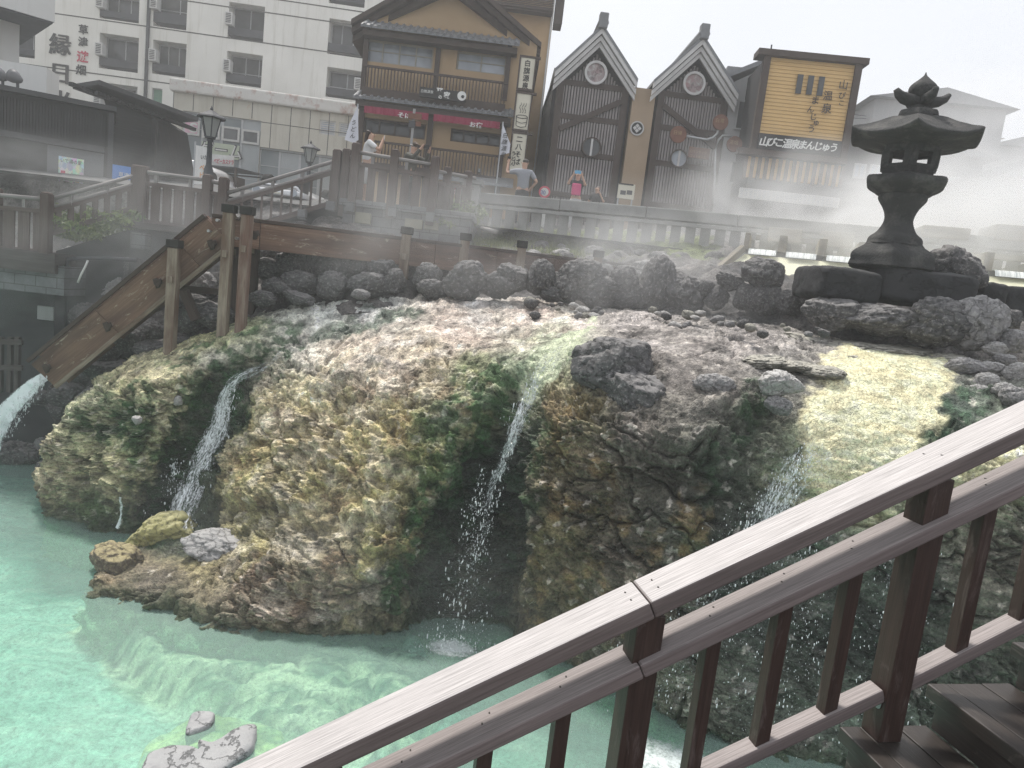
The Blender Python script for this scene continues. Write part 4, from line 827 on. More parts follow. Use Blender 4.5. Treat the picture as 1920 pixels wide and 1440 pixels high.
spray('water_spray', [(975,770,890,1060,7.9,7.6,9,300,.0065),(900,930,862,1190,7.7,7.3,26,420,.0065),(1000,700,960,800,8.0,7.9,14,120,.006),(905,870,890,960,7.9,7.8,8,60,.006),(850,1200,850,1222,7.3,7.2,44,260,.006)], 'white droplets scattered below the middle cascade')
spray('water_spray', [(1520,840,1415,1000,6.6,6.3,26,520,.0055),(1440,960,1330,1200,6.2,5.9,70,520,.0045),(1330,1080,1250,1330,6.0,5.8,70,420,.0042),(1500,1000,1480,1400,6.1,5.7,70,700,.0042),(1690,1000,1650,1400,6.0,5.7,60,520,.0042),(1220,1150,1120,1330,6.2,5.9,60,200,.0042)], 'white droplets filling the air behind the railing')
spray('water_spray', [(80,710,-10,830,10.9,11.4,12,420,.010)], 'white droplets round the jet from the chute')
# foam patches where the falls meet the pool
m, t, b = newmat('foam'); v = coords(t, 'Object', (1, 1, 1)); at = N(t, 'Attribute', attribute_name='tint')
mu = t.nodes.new('ShaderNodeMath'); mu.operation = 'MULTIPLY'; t.links.new(noise(t, v, 14, 8, .8), mu.inputs[0]); t.links.new(at.outputs['Color'], mu.inputs[1])
t.links.new(ramp(t, mu.outputs[0], [(.25, 0), (.5, .8)]), b.inputs['Alpha']); b.inputs['Base Color'].default_value = (.8, .86, .86, 1); b.inputs['Roughness'].default_value = .4; M_FOAM = m
def foam(px, py, r, label, ry=.7, st=1.2):
    c = PZ(px, py, .012); V = []; cc = []
    for j in range(13):
        for i in range(40):
            a = i * math.pi / 20; k = j / 12; V.append((c.x + math.cos(a) * r * k, c.y + math.sin(a) * r * k * ry, .012)); cc.append([st * (1 - k ** 1.5)] * 3)
    F_ = [[j * 40 + i, j * 40 + (i + 1) % 40, (j + 1) * 40 + (i + 1) % 40, (j + 1) * 40 + i] for j in range(12) for i in range(40)]
    tag(npmesh('foam_patch', np.array(V), F_, M_FOAM, cols=np.array(cc)), label, 'foam', kind='stuff')
foam(325, 1000, .55, 'white foam under the left cascade'); foam(848, 1215, .42, 'white foam under the middle cascade'); foam(216, 990, .16, 'foam under the tiny trickle'); foam(10, 850, .8, 'foam under the water jet')
foam(1250, 1430, .8, 'foam behind the railing', st=1.0)

# ------------------------------------------------------------------ cream hot spring channels at the right
m, t, b = newmat('cream_mineral_water'); v = coords(t, 'Object', (1, 1, 1)); n1 = noise(t, v, 3, 6, .6, .5); n2 = noise(t, coords(t, 'Object', (14, 3, 2)), 1, 6, .6)
t.links.new(mixc(t, ramp(t, n1, [(.35, 0), (.7, 1)]), (.82, .80, .58), (.70, .70, .50)), b.inputs['Base Color']); b.inputs['Roughness'].default_value = .3; bumpn(t, b, n2, .6, .03); M_CREAM = m
m, t, b = newmat('water_curtain'); n2 = noise(t, coords(t, 'UV', (22, 1.2, 1)), 1, 5, .6, .3)
t.links.new(mixc(t, ramp(t, n2, [(.36, 0), (.6, 1)]), (.36, .40, .40), (.86, .88, .84)), b.inputs['Base Color']); b.inputs['Roughness'].default_value = .3; bumpn(t, b, n2, .6, .03); M_CURT = m
M_GREYW = wood('pale_grey_channel_wood', (.20, .19, .17), (.34, .32, .28), (.28, .24, .18), .8, .8, .5)
lipL = PY(1398, 466, 13.2); lipR = PY(1985, 484, 11.6); lipR.z = lipL.z
ld = (lipR - lipL).normalized(); lb = Vector((-ld.y, ld.x, 0)).normalized()
bas = thing('overflow_basin', (lipL.x, lipL.y - .8, lipL.z - .7), 'sloping cream coloured overflow basin below the wooden channels', 'basin')
mb = MB(); f0 = lipL - Vector((0, 0, .10)); f1 = lipR - Vector((0, 0, .10)); g0 = PY(1345, 512, 12.6); g1 = PY(2050, 566, 10.9)
nseg = 14
for k in range(nseg):
    a, b_ = k / nseg, (k + 1) / nseg; mb.poly([g0.lerp(g1, a), g0.lerp(g1, b_), f0.lerp(f1, b_), f0.lerp(f1, a)])
mb.build('cream_slope', M_CREAM, bas)
mb = MB(); mb.beam(g0 - Vector((0, .05, .02)), g1 - Vector((0, .05, .02)), .12, .14); mb.build('lower_kerb', M_GREYW, bas, bevel=.01)
mb = MB(); mb.beam(g0 + Vector((-.05, 0, 0)), f0 + Vector((-.05, 0, .1)), .1, .12); mb.build('side_board', M_GREYW, bas, bevel=.01)
seg = [(0, .125), (.135, .265), (.275, .40), (.41, .53), (.54, .655), (.665, .80), (.81, 1.0)]
for k, (a, b_) in enumerate(seg):
    A_, B_ = lipL.lerp(lipR, a), lipL.lerp(lipR, b_); r = thing('water_channel', A_, 'pale wooden hot spring channel, %s from the left above the cream basin' % ORD[k], 'water channel', 'wooden hot spring channels')
    for q_ in (A_, B_):
        mb = MB(); mb.beam(q_ + Vector((0, 0, .14)) + lb * .05, q_ + Vector((0, 0, .14)) + lb * 3.4, .09, .30); mb.build('side_board', M_GREYW, r, bevel=.01)
    mb = MB(); mb.poly([A_ + ld * .05, B_ - ld * .05, B_ - ld * .05 + lb * 3.3, A_ + ld * .05 + lb * 3.3]); mb.build('cream_water', M_CREAM, r)
    mb = MB(); n = 10
    for i in range(8):
        y0, y1 = i / 8, (i + 1) / 8; c_ = lambda q_, y: q_ + Vector((0, 0, .01)) - lb * (.16 * y) - Vector((0, 0, .09 * y * y + .02 * y))
        a0, a1 = A_ + ld * .06, B_ - ld * .06; W_ = (a1 - a0).length
        mb.poly([c_(a0, y1), c_(a1, y1), c_(a1, y0), c_(a0, y0)], uv=[(0, y1 * .3), (W_, y1 * .3), (W_, y0 * .3), (0, y0 * .3)])
    mb.build('water_curtain', M_CURT, r, smooth=True)
    if k in (0, 1, 3, 5, 6):
        mb = MB(); mb.beam(A_.lerp(B_, .0) + lb * 1.5 + Vector((0, 0, .36)), A_.lerp(B_, 1.0) + lb * 1.5 + Vector((0, 0, .36)), .2, .1); mb.build('cross_board', M_GREYW, r, bevel=.01)
def upblock(px0, py0, px1, py1, Y, label):
    a, c = PY(px0, py0, Y), PY(px1, py1, Y); mb = MB(); mb.beam(Vector((a.x, Y, (a.z + c.z) / 2)), Vector((c.x, Y - .2, (a.z + c.z) / 2)), .9, a.z - c.z); tag(mb.build('channel_box', M_GREYW, bevel=.02), label, 'channel box')
upblock(1442, 430, 1492, 462, 14.6, 'grey wooden channel box, left one behind the cream curtains'); upblock(1535, 436, 1585, 470, 14.5, 'grey wooden channel box right of the left one behind the curtains')
upblock(1720, 426, 1790, 456, 14.0, 'hazy grey channel box just right of the lantern shaft'); upblock(1852, 424, 1925, 462, 13.8, 'tall grey channel box at the right edge above the curtains')

# ------------------------------------------------------------------ lettering
def text(s, fr, px, py, hpx, mat, parent, v=-.02, vertical=False, step=None, name='lettering', slant=0, bold=.0, center=False, squeeze=1.0, rot=0):
    """characters on the facade plane: px,py top-left of the first character, hpx character height in photo pixels"""
    u, w = fr.uw(px, py, v); u2, w2 = fr.uw(px, py + hpx, v); h = (w - w2); out = []
    chars = [(s, 0)] if not vertical else [(c, k) for k, c in enumerate(s)]
    V = []; F_ = []; n = 0
    for c, k in chars:
        cu = bpy.data.curves.new('lettering', 'FONT'); cu.body = c; cu.size = h * 1.12; cu.extrude = .004; cu.offset = bold * h; cu.resolution_u = 3
        if center: cu.align_x = 'CENTER'
        o = bpy.data.objects.new('lettering', cu); COL.objects.link(o); bpy.context.view_layer.update()
        me = bpy.data.meshes.new_from_object(o.evaluated_get(bpy.context.evaluated_depsgraph_get())); bpy.data.objects.remove(o); bpy.data.curves.remove(cu)
        vv = np.array([x.co[:] for x in me.vertices]) if len(me.vertices) else np.zeros((0, 3))
        if rot: vv = vv @ np.array([[math.cos(rot), math.sin(rot), 0], [-math.sin(rot), math.cos(rot), 0], [0, 0, 1]])
        st_ = (step or 1.12) * h
        for x, y, z in vv: V.append(fr.p(u + x * squeeze + y * slant, w - h * .9 + y - k * st_, v - z))
        for p in me.polygons: F_.append([n + i for i in p.vertices])
        n += len(vv); bpy.data.meshes.remove(me)
    org = ORG[parent]; me = bpy.data.meshes.new(name); me.from_pydata([tuple(q - org) for q in V], [], F_); me.materials.append(mat); me.update()
    o = bpy.data.objects.new(name, me); COL.objects.link(o); o.parent = parent; ORG[o] = org; return o
M_INK = surf('black_ink_paint', (.02, .02, .02), (.03, .03, .03), 8, .6, 0)
M_LRED = surf('red_lettering', (.55, .05, .09), (.45, .04, .08), 8, .6, 0)
M_LWHITE = surf('white_lettering', (.75, .75, .73), (.65, .65, .62), 8, .6, 0)
M_ORANGE = surf('orange_lettering', (.75, .33, .06), None, 8, .6, 0)
def glassmat(name, c1, c2, rough=.08, sc=1.0):
    m, t, b = newmat(name); v = coords(t, 'Object', (1, 1, .6)); t.links.new(mixc(t, ramp(t, noise(t, v, sc, 3), [(.4, 0), (.6, 1)]), c1, c2), b.inputs['Base Color'])
    b.inputs['Roughness'].default_value = rough; b.inputs['Specular IOR Level'].default_value = .5; return m
M_GL = glassmat('dark_window_glass', (.02, .022, .025), (.06, .065, .07)); M_GL2 = glassmat('pale_window_glass', (.28, .31, .35), (.42, .46, .52), .15); M_GL3 = glassmat('shop_window_glass', (.10, .13, .14), (.17, .20, .21), .1, .4)
M_ALU = surf('aluminium_frame', (.42, .43, .44), (.36, .37, .38), 6, .4, 0, metal=.4)
def wall(fr, u0, u1, w0, w1, holes, mat, parent, depth=.4, name='wall', v=0, back=8):
    us = sorted(set([u0, u1] + [x for h in holes for x in (max(u0, h[0]), min(u1, h[1]))])); ws = sorted(set([w0, w1] + [x for h in holes for x in (max(w0, h[2]), min(w1, h[3]))]))
    mb = MB()
    for a, b_ in zip(us[:-1], us[1:]):
        for c, d in zip(ws[:-1], ws[1:]):
            if b_ - a < 1e-4 or d - c < 1e-4: continue
            if any(h[0] - 1e-4 <= a and b_ <= h[1] + 1e-4 and h[2] - 1e-4 <= c and d <= h[3] + 1e-4 for h in holes): continue
            mb.poly([fr.p(a, c, v), fr.p(b_, c, v), fr.p(b_, d, v), fr.p(a, d, v)])
    for h in holes:
        a, b_, c, d = max(h[0], u0), min(h[1], u1), max(h[2], w0), min(h[3], w1)
        for q in [(a, c, a, d), (b_, d, b_, c), (a, d, b_, d), (b_, c, a, c)]: mb.poly([fr.p(q[0], q[1], v), fr.p(q[2], q[3], v), fr.p(q[2], q[3], v + depth), fr.p(q[0], q[1], v + depth)])
    for q in [(u0, w0, u0, w1), (u1, w1, u1, w0), (u0, w1, u1, w1)]: mb.poly([fr.p(q[0], q[1], v), fr.p(q[0], q[1], v + back), fr.p(q[2], q[3], v + back), fr.p(q[2], q[3], v)])
    return mb.build(name, mat, parent)
def rect(fr, x0, y0, x1, y1, v=0):
    a = fr.uw(x0, y0, v); b_ = fr.uw(x1, y1, v); return [min(a[0], b_[0]), max(a[0], b_[0]), min(a[1], b_[1]), max(a[1], b_[1])]
def window(fr, r, parent, v=.35, muls=(.5,), glass=None, frame=None, fw=.05, bars=(), name='window'):
    u0, u1, w0, w1 = r; mb = MB()
    mb.fbox(fr, u0, u1, v, v + .05, w0, w0 + fw); mb.fbox(fr, u0, u1, v, v + .05, w1 - fw, w1); mb.fbox(fr, u0, u0 + fw, v + .001, v + .049, w0 + fw, w1 - fw); mb.fbox(fr, u1 - fw, u1, v + .001, v + .049, w0 + fw, w1 - fw)
    for k in muls: u = u0 + (u1 - u0) * k; mb.fbox(fr, u - fw * .4, u + fw * .4, v + .002, v + .045, w0 + fw, w1 - fw)
    for k in bars: w = w0 + (w1 - w0) * k; mb.fbox(fr, u0 + fw, u1 - fw, v + .012, v + .04, w - fw * .3, w + fw * .3)
    f = mb.build(name, frame or M_ALU, parent); mb = MB(); mb.fbox(fr, u0 + .01, u1 - .01, v + .03, v + .036, w0 + .01, w1 - .01); mb.build('pane', glass or M_GL, f); return f

# ------------------------------------------------------------------ white hotel, far left
def stained_wall(name, base, c2, stain, sc=.35):
    m, t, b = newmat(name); v = coords(t, 'Object', (1, 1, 1)); vz = coords(t, 'Object', (3.5, 3.5, .22))
    col = mixc(t, ramp(t, noise(t, v, sc, 8, .6), [(.35, 0), (.65, 1)]), base, c2); col = mixc(t, ramp(t, noise(t, vz, 1, 8, .7), [(.52, 0), (.72, .55)]), col, stain)
    t.links.new(col, b.inputs['Base Color']); b.inputs['Roughness'].default_value = .85; bumpn(t, b, noise(t, v, 20, 6), .15, .01); return m
M_HOTEL = stained_wall('stained_white_render', (.78, .77, .72), (.68, .67, .62), (.42, .40, .33)); M_SEAM = surf('dark_seam', (.10, .10, .09), None, 5, .9, 0)
M_SPAN = surf('dark_slate_spandrel', (.035, .038, .045), (.06, .062, .07), 2, .7, .2, 30); M_AC = surf('white_ac_plastic', (.62, .62, .60), (.5, .5, .48), 6, .5, 0); M_GRILL = surf('dark_grille', (.08, .08, .085), None, 5, .6, 0)
HF = Fr(300, 200, 40, 5); HY = 40
ht = thing('hotel_building', HF.p(0, 5), 'white stained multi storey hotel with deep window recesses and black and red lettering', 'hotel')
ops = [(188,-18,260,44),(187,61,258,137),(184,153,255,232),(290,-40,349,57),(287,74,347,146),(430,3,493,80),(426,95,489,165),(621,-60,683,15),(618,34,682,110),(614,125,678,190),(-30,45,65,110),(434,-90,497,-12),(290,-130,352,-58),(190,-105,262,-40)]
holes = [rect(HF, *o) for o in ops]; sm = rect(HF, 285, 164, 303, 203)
a = HF.uw(-260, 100); b_ = HF.uw(760, 100); wall(HF, a[0], b_[0], 4.5, 26, holes + [sm], M_HOTEL, ht, 1.1, back=14)
window(HF, sm, ht, .12, (), glass=surf('green_curtain', (.10, .22, .16), (.16, .28, .2), 9, .8, 0))
for k, h in enumerate(holes):
    window(HF, [h[0], h[1], h[2] + (h[3] - h[2]) * .24, h[3]], ht, .8, [(.3, .62), (.5,), (.42, .8), (.62,)][k % 4], frame=M_ALU, fw=.06, bars=(.3,) if k % 3 == 0 else ())
    mb = MB(); mb.fbox(HF, h[0] + .01, h[1] - .01, .02, .7, h[2] + (h[3] - h[2]) * .10, h[2] + (h[3] - h[2]) * .32); mb.build('spandrel', M_SPAN, ht)
    mb = MB(); mb.fbox(HF, h[0] + .005, h[1] - .005, .9, 1.08, h[2], h[3]); mb.build('recess_back', M_SPAN, ht)
    # the air conditioner on the sill
    w = h[2] + (h[3] - h[2]) * .34; left = ops[k][0] < 600; u = h[0] - .02 if left else h[1] - .36
    mb = MB(); mb.fbox(HF, u - .08, u + .30, -.28, .25, w, w + .62); o = mb.build('air_conditioner', M_AC, ht, bevel=.02)
    mb = MB()
    for j in range(6): mb.fbox(HF, u - .02, u + .24, -.30, -.285, w + .08 + j * .085, w + .12 + j * .085)
    tag(mb.build('grille', M_GRILL, o), kind='stuff')
for (x0, y0, x1, y1) in [(60,17,700,113),(0,109,700,215),(-60,-60,700,55),(520,0,700,27)]:
    a, b_ = HF.uw(x0, y0), HF.uw(x1, y1); w = HF.uw(300, y0 + (y1 - y0) * (300 - x0) / (x1 - x0))[1]; mb = MB(); mb.fbox(HF, -26, 18, -.012, -.002, w - .03, w + .03); mb.build('seam', M_SEAM, ht)
mb = MB(); r = rect(HF, 281, -60, 284, 198); mb.fbox(HF, r[0], r[0] + .14, -.16, -.02, r[2], 26); mb.build('drain_pipe', M_SPAN, ht)
text('草津', HF, 147, 46, 17, M_INK, ht, vertical=True, step=1.35, bold=.03, v=-.04); text('遊', HF, 144, 95, 20, M_LRED, ht, bold=.03, v=-.04); text('畑', HF, 142, 121, 18, M_INK, ht, bold=.03, v=-.04)

for dx in (0, 1.2, 2.4):
    for ch, y in (('縁', 62), ('日', 116), ('光', 168)): text(ch, HF, 91 + dx, y + dx * .3, 38, M_INK, ht, bold=.006, v=-.04 - dx * .004)
# ------------------------------------------------------------------ rusty low wing
m, t, b = newmat('rust_streaked_panels'); v = coords(t, 'Object', (1, 1, 1)); vz = coords(t, 'Object', (2.2, 2.2, .16)); g = coords(t, 'Generated')
col = mixc(t, ramp(t, noise(t, v, .4, 6), [(.35, 0), (.65, 1)]), (.60, .58, .50), (.50, .48, .41)); col = mixc(t, ramp(t, noise(t, vz, 1, 7, .7), [(.52, 0), (.7, .55)]), col, (.34, .31, .24)); col = mixc(t, ramp(t, noise(t, coords(t, 'Object', (1.6, 1.6, .35)), 1, 7, .75), [(.60, 0), (.72, .8)]), col, (.42, .19, .06))
t.links.new(col, b.inputs['Base Color']); b.inputs['Roughness'].default_value = .8; M_RUSTP = m
M_PEEL = surf('peeling_white_parapet', (.70, .69, .66), (.62, .61, .57), 2, .7, .3, 20, dirt=(.30, .09, .04), dscale=1.6)
M_FRIT = surf('frosted_blue_glass', (.28, .31, .32), (.36, .39, .40), .8, .2, 0, spec=.5)
WF = Fr(340, 180, 33, 6)
wg = thing('annex_building', WF.p(0, 5), 'low cream panelled annex with rust streaks and a long glazed front', 'building')
x0, x1 = WF.uw(325, 200)[0], WF.uw(760, 230)[0]; wt = WF.uw(345, 150)[1]; wb = WF.uw(345, 205)[1]
gl = [rect(WF, 343, 203, 490, 560)]; louv = [rect(WF, 600, 224, 628, 255), rect(WF, 636, 229, 662, 259)]; gl2 = rect(WF, 487, 276, 760, 560)
gl[0][3] = wb - .05; gl[0][2] = 4.9; gl2[2] = 4.9; gl2[3] = WF.uw(487, 275)[1]; gl[0][1] = gl2[0] = WF.uw(488, 260)[0]
wall(WF, x0, x1, 4.8, wt - .55, gl + louv + [gl2], M_RUSTP, wg, .3, back=6)
mb = MB(); mb.fbox(WF, x0 - .15, x1, -.22, 6, wt - .55, wt); mb.build('parapet', M_PEEL, wg, bevel=.08)
mb = MB(); n = 12
for k in range(n + 1): u = x0 + (x1 - x0) * k / n; mb.fbox(WF, u - .015, u + .015, -.012, -.001, gl2[3] if k > 4 else wb, wt - .56)
for w in (wt - 1.35, wt - 2.55): mb.fbox(WF, x0 if w > wb else gl2[0], x1, -.010, -.002, w - .015, w + .015)
tag(mb.build('panel_joint', M_SEAM, wg), kind='stuff')
for r in louv: window(WF, r, wg, .04, (), glass=M_GL2, frame=M_AC, fw=.07, bars=(.2, .35, .5, .65, .8))
for (r, nn) in ((gl[0], 4), (gl2, 8)):
    for k in range(nn):
        a, b_ = r[0] + (r[1] - r[0]) * k / nn, r[0] + (r[1] - r[0]) * (k + 1) / nn; window(WF, [a, b_, r[2], r[3]], wg, .12, (), glass=M_FRIT if k % 2 else M_GL3, frame=M_ALU, fw=.05, bars=(.30, .48, .86) if nn == 4 else (.62, .8))
for k, (xa, ya, xb, yb) in enumerate([(343,222,373,255),(379,229,411,262),(416,235,448,267),(453,241,485,272)]):
    window(WF, rect(WF, xa, ya, xb, yb), wg, .03, (), glass=surf('pink_graffiti_poster', (.62, .25, .38), (.75, .6, .66), 3, .6, 0) if k == 0 else M_GL, frame=M_AC, fw=.09)
text('Ｓ', WF, 352, 228, 20, M_LWHITE, wg, v=-.01, bold=.05)
mb = MB(); r = rect(WF, 378, 264, 447, 300); mb.fbox(WF, r[0], r[1], .02, .05, r[2], r[3]); mb.build('window_film', surf('pale_green_film', (.45, .52, .38), (.5, .55, .44), 2, .5, 0), wg)
text('ゲーム', WF, 374, 263, 27, M_SPAN, wg, v=0.0, bold=.045, squeeze=.92); text('ゲーム', WF, 375, 264, 26, M_LWHITE, wg, v=-.015, bold=.0, squeeze=.92)

# ------------------------------------------------------------------ dark timber building, left
M_DK = wood('dark_timber_cladding', (.022, .021, .022), (.045, .043, .043), (.03, .028, .028), .7, .5, .5); M_DKR = surf('dark_metal_roof', (.05, .05, .052), (.035, .035, .037), 3, .5, .3, 20)
DF = Fr(205, 300, 19, 30)
dk = thing('timber_shop', DF.p(0, 5), 'dark timber shop with a lean-to eave in front of the white hotel', 'building')
p = lambda x, y: DF.uw(x, y)
uR = p(203, 300)[0]; uL = p(-160, 200)[0]; wtp = p(200, 209)[1]
wall(DF, uL, uR, 4.6, wtp, [], M_DK, dk, back=7)
mb = MB()
for k in range(60): u = uL + (uR - uL) * k / 60; mb.fbox(DF, u, u + .05, -.05, -.002, p(185, 275)[1], wtp - .1)
tag(mb.build('batten', M_DK, dk), kind='stuff')
mb = MB(); mb.fbox(DF, uL, uR + .15, -.28, 7, wtp + .002, wtp + .12); mb.build('roof', M_DKR, dk)
mb = MB(); mb.fbox(DF, uL, uR - .1, -.16, -.02, p(185, 275)[1] - .14, p(185, 275)[1]); mb.build('beam', M_DKR, dk)
mb = MB(); mb.fbox(DF, p(88, 320)[0], uR - .1, -.02, -.004, 4.7, p(185, 278)[1] - .12); mb.build('grey_panel', surf('grey_door_panel', (.10, .105, .11), (.14, .145, .15), 1, .6, .1), dk)
mb = MB(); mb.fbox(DF, uR - .02, uR + .1, -.12, 0, 4.7, wtp - .02); mb.build('corner_pipe', M_DKR, dk)
def flat_sign(name, fr, r, v, th, mat, label, cat, frame=None):
    mb = MB(); mb.fbox(fr, *r[:2], v - th, v, *r[2:]); o = mb.build(name, mat); tag(o, label, cat); return o
m, t, b = newmat('faded_map_poster'); v = coords(t, 'Generated'); vo = N(t, 'TexVoronoi', Scale=5.0); t.links.new(v, vo.inputs['Vector']); t.links.new(mixc(t, .35, mixc(t, ramp(t, noise(t, v, 3, 3), [(.4, 0), (.6, 1)]), (.42, .56, .60), (.62, .66, .55)), vo.outputs['Color']), b.inputs['Base Color']); M_MAP = m
ps = flat_sign('wall_poster', DF, rect(DF, 110, 292, 156, 354, -.05), -.03, .02, M_MAP, 'pale faded illustrated poster on the dark timber wall', 'poster')
text('いで湯の里', DF, 113, 296, 8, M_INK, ps, v=-.055, squeeze=.8)
mb = MB(); 
for (xa, ya, xb, yb, m_) in [(114,319,122,330,0),(133,325,142,333,1),(141,340,148,350,2)]:
    r = rect(DF, xa, ya, xb, yb, -.06); mb = MB(); mb.fbox(DF, r[0], r[1], -.058, -.052, r[2], r[3]); mb.build('picture_patch', [M_LRED, surf('green_ink', (.2, .45, .35), None, 5, .7, 0), M_ORANGE][m_], ps)
bs = flat_sign('blue_banner', DF, rect(DF, 211, 308, 262, 346, -.4), -.4, .02, surf('blue_vinyl', (.06, .18, .50), (.08, .24, .58), 2, .5, 0), 'blue banner with white lettering behind the corner of the bridge fence', 'banner')
text('草津温泉', DF, 222, 322, 9, M_LWHITE, bs, v=-.43, squeeze=.9); text('湯めぐり', DF, 219, 332, 11, M_LWHITE, bs, v=-.43, squeeze=.9)
mb = MB(); mb.fbox(DF, *[rect(DF, 211, 346, 216, 400, -.38)[k] for k in (0, 1)], -.4, -.36, 4.8, rect(DF, 211, 346, 216, 400, -.38)[3]); mb.build('banner_pole', M_ALU, bs)
# porch roof slanting down to the right
PF = Fr(190, 200, 20.5, 38)
pr = thing('timber_porch', PF.p(0, 5), 'dark porch with a long slanting tiled roof against the white hotel', 'porch')
a, b_ = PY(160, 158, 20.2), PY(346, 226, 22.5); a2, b2_ = PY(188, 164, 20.2), PY(330, 222, 22.4)
mb = MB(); mb.beam(a, b_, 1.6, .14); mb.build('roof', M_DKR, pr, bevel=.02)
for k in range(9):
    q = a.lerp(b_, (k + .5) / 9); mb = MB(); mb.beam(q + Vector((-.1, -.75, -.14)), q + Vector((.1, .8, -.14)), .12, .1); mb.build('rafter', M_DK, pr)
mb = MB(); mb.prism([PY(202, 212, 20.6), PY(202, 420, 20.6), PY(330, 420, 21.8), PY(297, 232, 21.8), PY(190, 168, 20.6)], (.3, 1.2, 0)); mb.build('gable_wall', M_DK, pr)
mb = MB(); q = PY(291, 222, 21.3); mb.box(q.x - .06, q.x + .06, q.y - .06, q.y + .06, 5, q.z); mb.build('post', M_DK, pr)
# white hotel wing whose eave juts in at the top left, parapet and floodlights
M_WHITE = stained_wall('clean_white_render', (.64, .64, .62), (.56, .56, .54), (.46, .46, .43))
EF = Fr(40, 40, 27, 46)
ew = thing('white_wing', EF.p(0, 5), 'white building corner with a dark soffit at the top left edge', 'building')
u1 = EF.uw(36, 100)[0]; mb = MB(); mb.fbox(EF, -9, u1, 0, 5, 4.8, EF.uw(100, 41, -1.6)[1] - .07); mb.build('wall', M_WHITE, ew)
tw, tw2 = EF.uw(100, 38)[1], EF.uw(95, 0)[1]; u2 = EF.uw(103, 20, -1.6)[0]
mb = MB(); mb.fbox(EF, -9, u2, -1.6, 4, EF.uw(100, 41, -1.6)[1], 24); mb.build('upper_storey', M_WHITE, ew)
mb = MB(); mb.fbox(EF, -9, u2 - .05, -1.55, 4, EF.uw(100, 41, -1.6)[1] - .06, EF.uw(100, 41, -1.6)[1] - .002); mb.build('soffit', M_SPAN, ew)
DW = Fr(60, 150, 22.5, 14)
wp = thing('white_parapet', DW.p(0, 5), 'white rendered parapet wall rising behind the dark timber shop roof', 'wall')
mb = MB(); mb.fbox(DW, -9, DW.uw(87, 150)[0], 0, 1, 4.8, DW.uw(60, 122)[1]); mb.build('wall', M_WHITE, wp)
for x, y, lab in [(30,146,'grey floodlight on the timber roof edge'),(2,142,'grey floodlight cut by the left edge of the photo')]:
    c = PY(x, y, 18.6); f = thing('floodlight', (c.x, c.y, c.z - .28), lab, 'floodlight')
    mb = MB(); mb.lathe((0, 0, 0), [(.0, -.16), (.07, -.14), (.15, .02), (.17, .14), (.0, .16)], 18); R_ = Matrix.Rotation(rad(-65), 3, 'Y'); mb.v = [tuple(c + R_ @ Vector(q)) for q in mb.v]; mb.build('lamp_housing', M_ALU if 0 else surf('grey_lamp_metal', (.16, .16, .165), None, 5, .5, 0), f, smooth=True)
    mb = MB(); mb.tube([c + Vector((.04, 0, -.02)), c + Vector((.05, 0, -.3))], .035, 8); mb.build('bracket', M_DKR, f)

# ------------------------------------------------------------------ soba inn
M_OCHRE = surf('ochre_plaster', (.42, .30, .18), (.37, .26, .155), 1.2, .9, .2, 60); M_TIM = surf('dark_brown_timber', (.05, .035, .03), (.075, .055, .045), 3, .7, .3, 40); M_TILE = surf('grey_roof_tile', (.16, .165, .175), (.22, .225, .235), 6, .55, .3, 30); M_NOREN = surf('crimson_cloth', (.22, .02, .05), (.28, .03, .07), 3, .9, .3, 60); M_PAPER = surf('cream_sign_board', (.66, .63, .52), (.58, .55, .45), 2, .6, 0)
SF = Fr(680, 178, 22, 2); q = lambda x, y, v=0: SF.uw(x, y, v)
sb = thing('soba_inn', SF.p(0, 5), 'ochre Japanese inn with gabled roof, tiled eaves and crimson cloth bands', 'inn')
uL, uR = q(672, 250)[0], q(990, 240)[0]; eave = q(972, 95)[1]
apx = q(858, -30); gL, gR = q(648, 22, -.8), q(1018, 68, -.8)
r1 = rect(SF, 688, 72, 810, 130); r1b = rect(SF, 858, 94, 950, 142); r2 = rect(SF, 682, 219, 796, 262); r2b = rect(SF, 846, 240, 938, 276)
wall(SF, uL, uR, 5, q(840, 60)[1] + .25, [r1, r1b, r2, r2b], M_OCHRE, sb, .25, back=9)
mb = MB(); wg_ = q(840, 60)[1] + .25; mb.prism([SF.p(uL, wg_), SF.p(uR, wg_), SF.p((uL + uR) / 2 + .05, apx[1] - .2)], SF.n * .3); mb.build('gable_wall', M_OCHRE, sb)
ap = Vector(SF.p((gL[0] + gR[0]) / 2 + .03, apx[1] + .15))
for e_, nm in ((SF.p(gL[0], gL[1]), 'roof_slope'), (SF.p(gR[0], gR[1] + .0), 'roof_slope')):
    d = (ap - e_); up = Vector((0, 0, 1)); mb = MB()
    for k, (dz, vv, th) in enumerate([(0, -.85, .16), (-.17, -.7, .18), (-.36, -.5, .2)]):
        A_, B_ = e_ + Vector((0, 0, dz)) + SF.n * (vv + .8), ap + Vector((0, 0, dz)) + SF.n * vv
        mb.hexa([A_ - Vector((0, 0, th / 2)), B_ - Vector((0, 0, th / 2)), B_ - Vector((0, 0, th / 2)) + SF.n * (9.5 - vv), A_ - Vector((0, 0, th / 2)) + SF.n * (9.5 - vv),
                 A_ + Vector((0, 0, th / 2 - .01)), B_ + Vector((0, 0, th / 2 - .01)), B_ + Vector((0, 0, th / 2 - .01)) + SF.n * (9.5 - vv), A_ + Vector((0, 0, th / 2 - .01)) + SF.n * (9.5 - vv)])
    mb.build(nm, M_TIM, sb)
